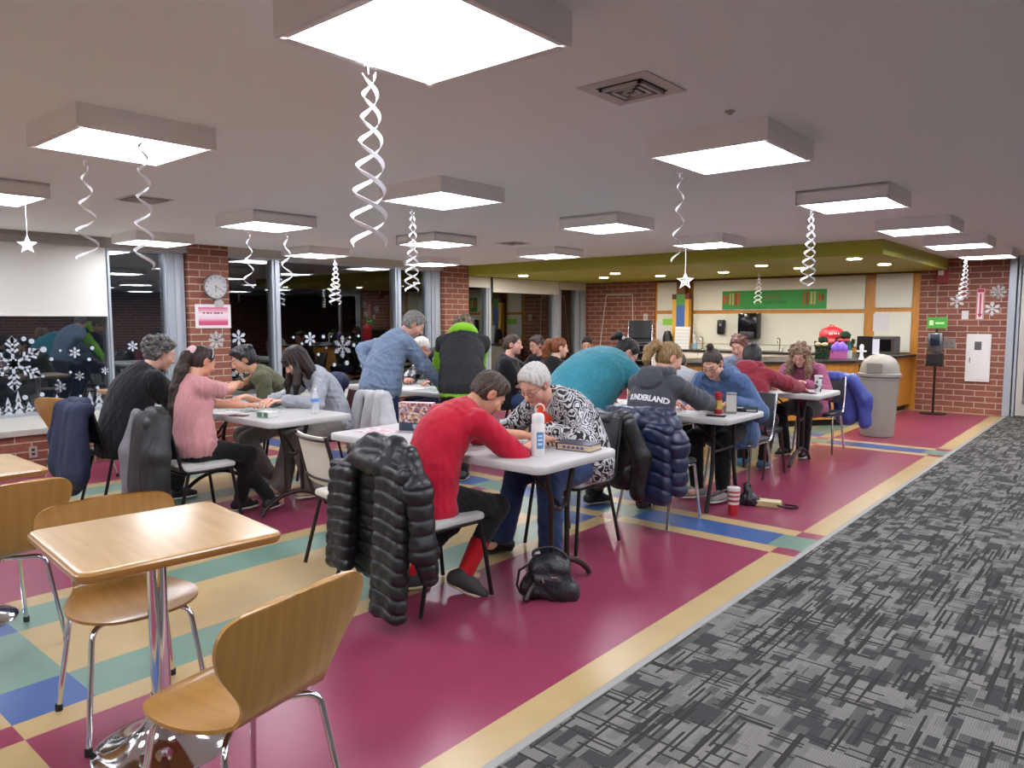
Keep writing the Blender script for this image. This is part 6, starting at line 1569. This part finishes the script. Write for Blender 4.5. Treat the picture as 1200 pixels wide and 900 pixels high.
    # on the peninsula
    rb = mat('red_shiny_vinyl', '#b3202b', .4)
    t = thing('red_backpack', 'rounded red backpack standing on the wooden counter', 'bag', (-3.98, 12.85, .971), R(38)); t.scale = (1., 1., 1.); f = Field((-.25, -.17, -.02), (.25, .17, .55), .008); f.box((0, 0, .22), (.19, .11, .22), .09); f.ell((0, 0, .36), (.175, .1, .13), None, .05); f.box((0, -.1, .15), (.13, .04, .12), .04, None, .03); f_plane_local(f, (0, 0, .0), (0, 0, -1), .6); f.build('body', rb, t)
    MB().tube(arc((0, 0, .47), .045, 0, math.pi, 10), .009, 8).build('handle', rb, t); m = MB()
    for i, w in enumerate((.03, .02, .035, .02, .03)): m.box((-.085 + i * .036, -.117, .355), (-.085 + i * .036 + w * .8, -.108, .38))
    m.build('lettering', mat('white_print', '#d9d9d9', .7), t)
    topiary((-3.80, 11.86, .971), 'dark green topiary figure before the red backpack', .8, 'green foliage figures on the wooden counter', True); topiary((-3.72, 12.7, .971), 'dark green foliage figure with a red bow beside the microwave', .95, 'green foliage figures on the wooden counter', False)
    t = thing('gift_bag', 'purple gift bag with tissue beside the green topiary figure', 'bag', (-3.64, 12.15, .971), R(35)); MB().prism([(-.1, -.06), (.1, -.06), (.12, .06), (-.12, .06)], 0, .11).build('bag', mat('pink_bag', '#a8528a', .5), t); f = Field((-.15, -.1, .02), (.15, .1, .4), .008)
    for k in range(5): f.ell((-.08 + k * .04, .0, .14 + .04 * (k % 2)), (.05, .05, .08), None, .02)
    f.build('tissue', mat('purple_tissue', '#7a55c0', .6), t)
    t = thing('pencil_cup', 'clear cup of green pencils on the wooden counter', 'cup', (-3.55, 12.35, .971)); MB().lathe([(0, 0), (.04, 0), (.045, .12), (.042, .12), (.037, .006), (0, .006)], 16, cap=False).build('cup', cl, t, 40)
    for k in range(4): MB().tube([(.01 * math.cos(k * 1.6), .01 * math.sin(k * 1.6), .01), (.035 * math.cos(k * 1.6), .035 * math.sin(k * 1.6), .24 + .03 * (k % 2))], .006, 6).build('pencil', mat('pencil_green', '#35665a', .5), t)
    t = thing('deer_figurine', 'small white figurine at the front of the wooden counter', 'figurine', (-3.30, 12.1, .971)); f = Field((-.1, -.08, -.02), (.1, .08, .3), .006); f.cap((0, 0, .0), (0, 0, .03), .045, .03, .01); f.cap((0, 0, .03), (0, 0, .16), .022, .026, .02); f.ell((0, 0, .19), (.03, .03, .04), None, .02); f.cap((-.06, 0, .12), (.06, 0, .12), .014, None, .01); f.build('figurine', PAPER, t)
    t = thing('microwave', 'black and silver microwave oven at the wall end of the wooden counter', 'microwave', (-3.48, 13.70, .971), R(52)); MB().box((-.26, -.2, .012), (.26, .2, .32), bev=.008).build('case', mat('microwave_black', '#111112', .35), t)
    d = MB().box((-.26, -.215, .015), (.13, -.2, .318), bev=.006).build('door', mat('brushed_steel', '#8d8b88', .3, .9), t); MB().box((-.22, -.218, .07), (.08, -.215, .27)).build('window', mat('gloss_black', '#0c0c0e', .12), d); MB().tube([(.105, -.216, .06), (.105, -.245, .06), (.105, -.245, .28), (.105, -.216, .28)], .008, 8).build('handle', CHROME, d)
    MB().box((.135, -.215, .015), (.26, -.2, .318), bev=.006).build('control_panel', mat('brushed_steel', '#8d8b88', .3, .9), t)
    # stacked chairs and taped cord by the brick wall
    src = [o for o in COL.objects if o.name == 'stacking_chair.010' or o.get('label', '').startswith('chrome framed chair with black padded back')][-1]
    src = [o for o in COL.objects if o.get('label', '').startswith('chrome framed chair with black padded back')][0]
    for k in range(6):
        c = dup(src, (-6.95 + .012 * k, 11.75 - .03 * k, k * .135), R(-150), ['bottom', 'second', 'third', 'fourth', 'fifth', 'top'][k] + ' chair of the stack against the brick wall', 'stacked chairs by the brick wall')
    wc = mat('white_cord', '#c9c3ba', .6)
    o = MB().tube(fillet([(-9.62, YK - .012, .9), (-9.46, YK - .012, 2.13), (-8.76, YK - .012, 2.13), (-8.74, YK - .012, 1.2)], .03), .011, 6).build('taped_cord', wc); tag(o, 'pale cord taped up and across the brick wall', 'cord')
    t = thing('wall_outlet', 'small pale outlet low on the brick under the window ledge', 'outlet', (-8.838, 2.6, .19)); MB().box((0, -.04, -.06), (.006, .04, .06), bev=.003).build('plate', mat('outlet_plate', '#a89c90', .5), t); MB().box((.006, -.015, .01), (.009, .015, .035)).box((.006, -.015, -.035), (.009, .015, -.01)).build('socket', BLACK, t)
    t = thing('switch_box', 'small pale switch box on the brick beside the honey wood edge', 'switch', (-8.42, YK, 1.62)); MB().box((-.05, -.03, -.08), (.05, -.001, .08), bev=.004).build('plate', wc, t); MB().box((-.012, -.04, -.02), (.012, -.03, .02)).build('toggle', mat('grey_badge', '#77777a', .4), t)
def topiary(loc, lab, s, grp, first):
    fo = mat('dark_foliage', '#16331a', .8, bump=1., bscale=70, bdist=.03, var=.4, vscale=40)
    t = thing('topiary', lab, 'plant', loc, 0, grp)
    f = Field((-.2 * s, -.2 * s, -.02), (.2 * s, .2 * s, .55 * s), .007); f.cap((0, 0, .05), (0, 0, .2 * s), .11 * s, .10 * s, .05); f.cap((-.06 * s, -.02, .02), (-.06 * s, -.02, .1), .05, .05, .02); f.cap((.06 * s, -.02, .02), (.06 * s, -.02, .1), .05, .05, .02)
    f.ell((0, 0, .36 * s), (.085 * s, .08 * s, .075 * s), None, .02); f.cap((-.1 * s, 0, .2 * s), (-.13 * s, 0, .3 * s), .035, .03, .02); f.cap((.1 * s, 0, .2 * s), (.13 * s, 0, .28 * s), .035, .03, .02); f.ripple(.012, .03, 3); f_plane_local(f, (0, 0, 0), (0, 0, -1), .6)
    f.build('foliage', fo, t)
    b = Field((-.14, -.2 * s, .15 * s), (.14, .05, .4 * s), .006); z = .28 * s
    for sg in (-1, 1): b.ell((sg * .05, -.085 * s, z), (.05, .02, .03), None, .01)
    b.ell((0, -.095 * s, z), (.016, .016, .016), None, .005); b.build('bow', mat('red_bow', '#a3272a', .5) if not first else mat('cream_bow', '#c9b48a', .6), t)

# ------------------------------------------------------------------ things on tables and floor
def clear():
    m = mat('clear_plastic', '#dfe8ea', .12); m.node_tree.nodes['Principled BSDF'].inputs['Alpha'].default_value = .38
    return m
def puzzle_mat(name, cols, scale=60):
    m = bpy.data.materials.new(name); m.use_nodes = True; t, N, L = nt(m); tc = N.new('ShaderNodeTexCoord'); v = N.new('ShaderNodeTexVoronoi'); v.inputs['Scale'].default_value = scale; r = N.new('ShaderNodeValToRGB'); r.color_ramp.interpolation = 'CONSTANT'
    L.new(tc.outputs['Object'], v.inputs[0]); s = N.new('ShaderNodeSeparateColor'); L.new(v.outputs['Color'], s.inputs[0]); L.new(s.outputs[0], r.inputs[0]); e = r.color_ramp.elements
    while len(e) < len(cols): e.new(.5)
    for i, c in enumerate(cols): e[i].position = i / len(cols); e[i].color = (*lin(c), 1)
    L.new(r.outputs[0], N['Principled BSDF'].inputs['Base Color']); N['Principled BSDF'].inputs['Roughness'].default_value = .6
    return m
def piece_mesh(s=.012):
    m = MB(); P = []
    for k in range(4):
        a = k * math.pi / 2; c, sn = math.cos(a), math.sin(a); kn = s * (.45 if k % 2 == 0 else -.4)
        for x, y in ((-s, -s), (-s * .3, -s), (-s * .25, -s - kn), (s * .25, -s - kn), (s * .3, -s)): P.append((x * c - y * sn, x * sn + y * c))
    return m.prism(P, 0, .002)
def puzzles():
    PM = puzzle_mat('pink_puzzle', ('#9a6a72', '#b7a6a2', '#7d4a52', '#c8b9b0', '#8d7f86', '#b04a4e', '#d0c4be'), 70); GM = puzzle_mat('green_puzzle', ('#7f9a8c', '#b7c4bd', '#4f7266', '#cfd6d2', '#8fa8a0', '#39554c', '#a9b5b4'), 70)
    specs = [('half-built pinkish jigsaw under the hands of the person in red', 'pink', (-2.98, 3.46), .30, .22, PM, -4), ('green and white jigsaw on the left table before the person in pink', 'green', (-5.98, 3.44), .62, .40, GM, 2), ('jigsaw between the grey hoodie and the blue hoodie', 'mid', (-2.98, 5.82), .34, .24, PM, 6), ('pale jigsaw under the hand of the person in the light blue sweatshirt', 'back', (-5.9, 5.72), .5, .36, GM, -3), ('small jigsaw between maroon hoodie and pink sweater', 'far', (-3.0, 8.2), .4, .3, PM, 0)]
    P0 = None; rg = random.Random(9)
    for lab, key, (x, y), w, d, m, rz in specs:
        n, k = int(w / .025), int(d / .025); full = set()
        for i in range(n):
            for j in range(k):
                if rg.random() > (.08 if i in (0, n - 1) or j in (0, k - 1) else .34): full.add((i, j))
        seen = []; best = set()                      # keep the largest joined patch
        todo = set(full)
        while todo:
            st = [todo.pop()]; comp = set(st)
            while st:
                a, b = st.pop()
                for c in ((a + 1, b), (a - 1, b), (a, b + 1), (a, b - 1)):
                    if c in todo: todo.discard(c); comp.add(c); st.append(c)
            if len(comp) > len(best): best = comp
        q = MB(); ix = {}
        def vt(i, j, z):
            if (i, j, z) not in ix: ix[(i, j, z)] = len(q.v); q.v.append(Vector((-w / 2 + i * .025, -d / 2 + j * .025, z * .002)))
            return ix[(i, j, z)]
        def fc(*p): q.f.append([vt(*r) for r in p]); q.mi.append(0)
        for i, j in best:
            fc((i, j, 1), (i + 1, j, 1), (i + 1, j + 1, 1), (i, j + 1, 1)); fc((i, j, 0), (i, j + 1, 0), (i + 1, j + 1, 0), (i + 1, j, 0))
            for di, dj, e in ((-1, 0, ((0, 1), (0, 0))), (1, 0, ((1, 0), (1, 1))), (0, -1, ((0, 0), (1, 0))), (0, 1, ((1, 1), (0, 1)))):
                if (i + di, j + dj) not in best: (a, b), (c, f2) = e; fc((i + a, j + b, 0), (i + c, j + f2, 0), (i + c, j + f2, 1), (i + a, j + b, 1))
        o = q.build('jigsaw', m); tag(o, lab, 'jigsaw'); o.location = (x, y, .8005); o.rotation_euler.z = R(rz)
        meshes = {}
        for i in range(26 if key in ('pink', 'green', 'mid') else 14):
            a = rg.uniform(0, 6.28); rr = rg.uniform(.75, 1.25); px, py = x + math.cos(a) * w * .62 * rr, y + math.sin(a) * d * .62 * rr
            if P0 is None: P0 = piece_mesh().build('jigsaw_piece', PM); o = P0
            else: o = P0.copy(); COL.objects.link(o)
            if m is not PM:
                if 'G' not in puzzles.__dict__: g = P0.data.copy(); g.materials.clear(); g.materials.append(GM); puzzles.G = g
                o.data = puzzles.G
            o.location = (px, py, .8005); o.rotation_euler.z = a * 3; o['category'] = 'jigsaw piece'
            nm = {'pink': 'beside the hands of the person in red', 'green': 'on the left table with the water bottle', 'mid': 'between the two hoodie wearers', 'back': 'on the middle table by the plaid jacket', 'far': 'on the farthest right table'}[key]
            o['label'] = 'single loose jigsaw piece lying ' + nm; o['group'] = 'loose jigsaw pieces ' + nm
def props():
    puzzles(); T = .8003
    wp = mat('white_powder_coat', '#dcdad8', .4)
    t = thing('water_bottle', 'tall white flask with blue label and loop cap on the front table', 'bottle', (-2.62, 3.30, T)); MB().lathe([(0, 0), (.036, 0), (.039, .006), (.039, .175), (.034, .188), (.034, .19), (0, .19)], 32, cap=False).build('body', wp, t, 40)
    MB().lathe([(0, .19), (.037, .19), (.038, .205), (.037, .225), (.03, .24), (.018, .246), (0, .246)], 32, cap=False).build('cap', wp, t, 40); MB().tube(arc((.012, 0, .268), .034, -.6, math.pi + .5, 18, (.86, .1, .3), (-.3, .1, .8)), .0055, 8).build('loop', mat('pink_loop', '#d3b5ac', .5), t)
    l = MB(); n = 8; V = []; F = []
    for i in range(n + 1):
        a = R(-62) + R(64) * i / n
        for z in (.045, .14): V.append((.0396 * math.cos(a), .0396 * math.sin(a), z))
    F = [(i * 2, i * 2 + 2, i * 2 + 3, i * 2 + 1) for i in range(n)]; l.add(V, F); lo = l.build('label', mat('bottle_label', '#5b83b4', .5), t)
    l = MB()
    for z in (.065, .09, .112):
        V = []
        for i in range(n + 1):
            a = R(-52) + R(40) * i / n
            for zz in (z, z + .012): V.append((.0399 * math.cos(a), .0399 * math.sin(a), zz))
        l.add(V, F)
    l.build('label_print', mat('label_print', '#b9d3e6', .5), lo)
    t = thing('book', 'thick dark blue book lying on the front table', 'book', (-2.56, 3.62, T), R(8)); MB().box((-.11, -.075, 0), (.115, .08, .004)).box((-.11, -.075, .038), (.115, .08, .042)).box((-.115, -.075, 0), (-.108, .08, .042)).build('cover', mat('book_cover', '#27283f', .35, var=.3, vscale=20), t); MB().box((-.108, -.07, .004), (.11, .075, .038)).build('pages', mat('book_pages', '#cdb99b', .8), t); m = MB(); 
    for i in range(5): m.box((-.07 + i * .03, -.0765, .014), (-.05 + i * .03, -.075, .028))
    m.build('spine_print', mat('spine_print', '#5a4c86', .5), t)
    # puzzle box
    t = thing('puzzle_box', 'upright jigsaw box with a busy collage picture on the front table', 'box', (-3.86, 3.50, T), R(24)); MB().box((-.125, -.035, 0), (.125, .035, .2), bev=.003).build('box', mat('box_side', '#c9a4a6', .5), t)
    cm = puzzle_mat('collage', ('#b07a6c', '#6d4a5c', '#d7b9a4', '#8c5a40', '#a86f86', '#433f57', '#caa15a', '#c9c0c4', '#8f8a96'), 75); MB().box((-.122, -.0365, .06), (.122, -.035, .197)).build('picture', cm, t); b = MB().box((-.122, -.0367, .003), (.122, -.035, .06)).build('band', mat('box_navy', '#28384c', .5), t)
    MB().prism([(-.018, .05), (.022, .05), (.022, .025), (.002, .008), (-.018, .025)], .0368, .0375, Matrix.Rotation(R(90), 4, 'X')).build('shield', mat('shield_silver', '#8fa6b0', .4), b); text_mesh('500', .036, mat('box_text', '#c9cfd4', .6), 'lettering', b, Matrix.Translation((.075, -.0372, .03)) @ Matrix.Rotation(R(90), 4, 'X'))
    MB().box((-.1265, -.034, .165), (-.125, .034, .198)).box((-.1265, -.034, .003), (-.125, .034, .04)).build('side_label', mat('box_pink', '#c04a66', .5), t)
    # left table
    t = thing('plastic_bottle', 'clear plastic water bottle with blue band at the end of the left table', 'bottle', (-5.22, 3.60, T)); cl = clear(); MB().lathe([(0, 0), (.03, 0), (.033, .01), (.033, .05), (.03, .07), (.033, .09), (.033, .14), (.014, .185), (.013, .195), (0, .195)], 24, cap=False).build('body', cl, t, 50); MB().lathe([(0, .193), (.016, .193), (.016, .212), (0, .212)], 16, cap=False).build('cap', wp, t, 40); MB().lathe([(.0335, .095), (.0345, .095), (.0345, .125), (.0335, .125)], 24, cap=False).build('label', mat('water_label', '#5d8fd0', .5), t)
    t = thing('game_box', 'small green and white box on the left table edge', 'box', (-5.32, 3.22, T), R(8)); MB().box((-.07, -.05, 0), (.07, .05, .045), bev=.003).build('box', mat('white_card', '#cfd0cd', .6), t); MB().box((-.065, -.0515, .005), (-.01, -.05, .04)).box((.015, -.0515, .005), (.06, -.05, .04)).build('print', mat('box_green', '#4f8a6a', .5), t)
    bl = mat('gloss_black', '#0c0c0e', .12)
    for x, y, rz, lab in ((-5.55, 3.1, 20, 'dark phone lying nearest the pink shirt on the left table'), (-5.42, 3.3, -10, 'black phone lying behind the green and white box'), (-2.60, 5.58, 15, 'black phone lying by the red condiment bottle'), (-2.68, 7.98, -30, 'dark phone lying on the farthest right table')):
        t = thing('phone', lab, 'phone', (x, y, T), R(rz), 'phones on tables'); MB().box((-.075, -.037, 0), (.075, .037, .008), bev=.003).build('case', BLACK, t); MB().box((-.071, -.033, .008), (.071, .033, .0086)).build('screen', bl, t)
    for x, y, rz, lab in ((-5.75, 3.16, 12, 'white sheet of paper under the phone on the left table'), (-3.4, 5.66, 5, 'white sheet between the teal sweater and the grey hoodie'), (-6.3, 5.62, -8, 'white sheet of paper on the middle table'), (-4.05, 3.30, 4, 'pinkish printed sheet at the left end of the front table')):
        o = MB().box((-.14, -.108, 0), (.14, .108, .0012)).build('paper_sheet', mat('white_sheet', '#d8d6d8', .7) if 'pinkish' not in lab else puzzle_mat('pink_print', ('#c9b3b3', '#b98088', '#d4cccb', '#a89aa0'), 40)); tag(o, lab, 'paper', 'papers on tables'); o.location = (x, y, T); o.rotation_euler.z = R(rz)
    # second table
    t = thing('sauce_bottle', 'red and yellow condiment bottle on the second table', 'bottle', (-2.66, 5.74, T)); MB().lathe([(0, 0), (.03, 0), (.032, .02), (.032, .12), (.026, .15), (.026, .155), (0, .155)], 20, cap=False).build('body', mat('sauce_red', '#8c1d22', .35), t, 40); MB().lathe([(0, .155), (.029, .155), (.029, .18), (0, .18)], 20, cap=False).build('cap', mat('cap_red', '#b5252c', .4), t, 40); MB().lathe([(.0325, .04), (.0332, .04), (.0332, .115), (.0325, .115)], 20, cap=False).build('label', mat('label_yellow', '#b99f45', .5), t)
    t = thing('napkin_holder', 'white napkin dispenser beside the red condiment bottle', 'dispenser', (-2.60, 5.86, T), R(25)); MB().box((-.045, -.055, 0), (.045, .055, .17), bev=.004).build('case', mat('brushed_steel', '#8d8b88', .3, .9), t); MB().box((-.04, -.0565, .02), (.04, -.055, .155)).build('napkins', mat('napkin', '#c9c6bd', .8), t)
    t = thing('game_box', 'flat black box with white edge on the second table', 'box', (-2.58, 6.06, T), R(20)); MB().box((-.12, -.08, 0), (.12, .08, .03), bev=.002).build('box', mat('card_black', '#17171a', .5), t); MB().box((.03, -.0815, .006), (.11, -.08, .025)).box((-.11, -.06, .03), (.0, .06, .031)).build('print', mat('card_print', '#9b9b98', .6), t)
    t = thing('tumbler', 'black and white patterned tumbler with white lid on the farthest right table', 'cup', (-2.66, 8.2, T)); MB().lathe([(0, 0), (.032, 0), (.04, .16), (0, .16)], 24, cap=False).build('body', puzzle_mat('bw_pattern', ('#1b1b1d', '#c9c9ca', '#3a3a3d', '#d2d2d2'), 26), t, 40); MB().lathe([(0, .16), (.042, .16), (.042, .178), (0, .18)], 24, cap=False).build('lid', wp, t, 40)
    # floor
    t = thing('tumbler', 'red tumbler with white bands standing on the floor by the second table leg', 'cup', (-2.47, 5.66, 0)); RT = mat('tumbler_red', '#a91d26', .35); MB().lathe([(0, 0), (.038, 0), (.05, .2), (0, .2)], 28, cap=False).build('body', RT, t, 40); MB().lathe([(0, .2), (.052, .2), (.052, .225), (.03, .23), (0, .23)], 28, cap=False).build('lid', mat('lid_white', '#c9c4c0', .4), t, 40)
    for z in (.09, .13, .165): MB().lathe([(.0385 + z * .06, z), (.0395 + z * .06, z), (.0395 + (z + .02) * .06, z + .02), (.0385 + (z + .02) * .06, z + .02)], 28, cap=False).build('band', mat('lid_white', '#c9c4c0', .4), t, 40)
    qb = mat('black_quilted_nylon', '#1a1b20', .45, bump=.5, bscale=45, bdist=.012, var=.25, vscale=20)
    t = thing('handbag', 'black quilted handbag slumped on the floor by the front table leg', 'bag', (-2.52, 3.28, 0), R(30)); f = Field((-.22, -.16, -.02), (.22, .16, .36), .006); f.box((0, 0, .13), (.15, .085, .13), .06); f.ell((0, 0, .2), (.11, .07, .1), None, .05); f.cap((-.12, -.02, .06), (.13, -.02, .05), .075, .08, .05); f.box((.0, -.08, .1), (.1, .03, .07), .03, None, .02); f_plane_local(f, (0, 0, 0), (0, 0, -1), .6); f.ripple(.006, .07, 6); f.build('body', qb, t); t.scale = (.84, .84, .84)
    MB().tube(fillet([(-.1, .0, .24), (-.12, .02, .3), (0, .05, .34), (.12, .02, .29), (.13, .03, .16)], .06), .011, 8).build('handle', BLACK, t, 60); MB().tube([(-.13, -.02, .22), (-.2, -.03, .18), (-.215, -.04, .08), (-.19, -.05, .03), (-.14, -.07, .04)], .009, 8).build('strap', BLACK, t, 60)
    MB().tube([(-.03, -.122, .17), (-.02, -.122, .135)], .006, 6).box((.03, -.117, .165), (.075, -.112, .178), bev=.002).tube(arc((-.14, -.05, .2), .016, 0, 6.28, 12), .004, 6).build('buckle', CHROME, t, 50)
    t = thing('purse', 'small black purse on the floor right of the red tumbler', 'bag', (-2.50, 6.05, 0), R(20)); f = Field((-.1, -.07, -.02), (.1, .07, .22), .006); f.cap((-.04, 0, .04), (.04, 0, .04), .05, .05, .03); f.cap((0, 0, .05), (-.02, .01, .15), .055, .03, .03); f_plane_local(f, (0, 0, 0), (0, 0, -1), .4); f.ripple(.005, .05, 8); f.build('body', qb, t); MB().tube(arc((-.02, 0, .16), .03, 0, math.pi, 10), .005, 6).build('handle', BLACK, t, 60)
    t = thing('clutch', 'pale yellow clutch with dark strap lying flat on the floor', 'bag', (-2.36, 6.12, 0), R(12)); MB().box((-.1, -.07, .0), (.1, .07, .05), bev=.015).build('body', mat('pale_yellow_leather', '#bfae7d', .5), t); MB().box((-.1, -.072, .045), (.1, .03, .054), bev=.003).build('flap', mat('cream_leather', '#cfc49c', .5), t); MB().tube(fillet([(.08, -.07, .03), (.16, -.05, .012), (.24, .0, .012), (.22, .06, .012), (.12, .07, .012)], .05), .008, 6).build('strap', BLACK, t, 60)
setting(); ceiling_lights(); camera_world(); furniture(); coats(); people_front(); people_mid(); people_back(); people_left(); decorations(); kitchen(); props()
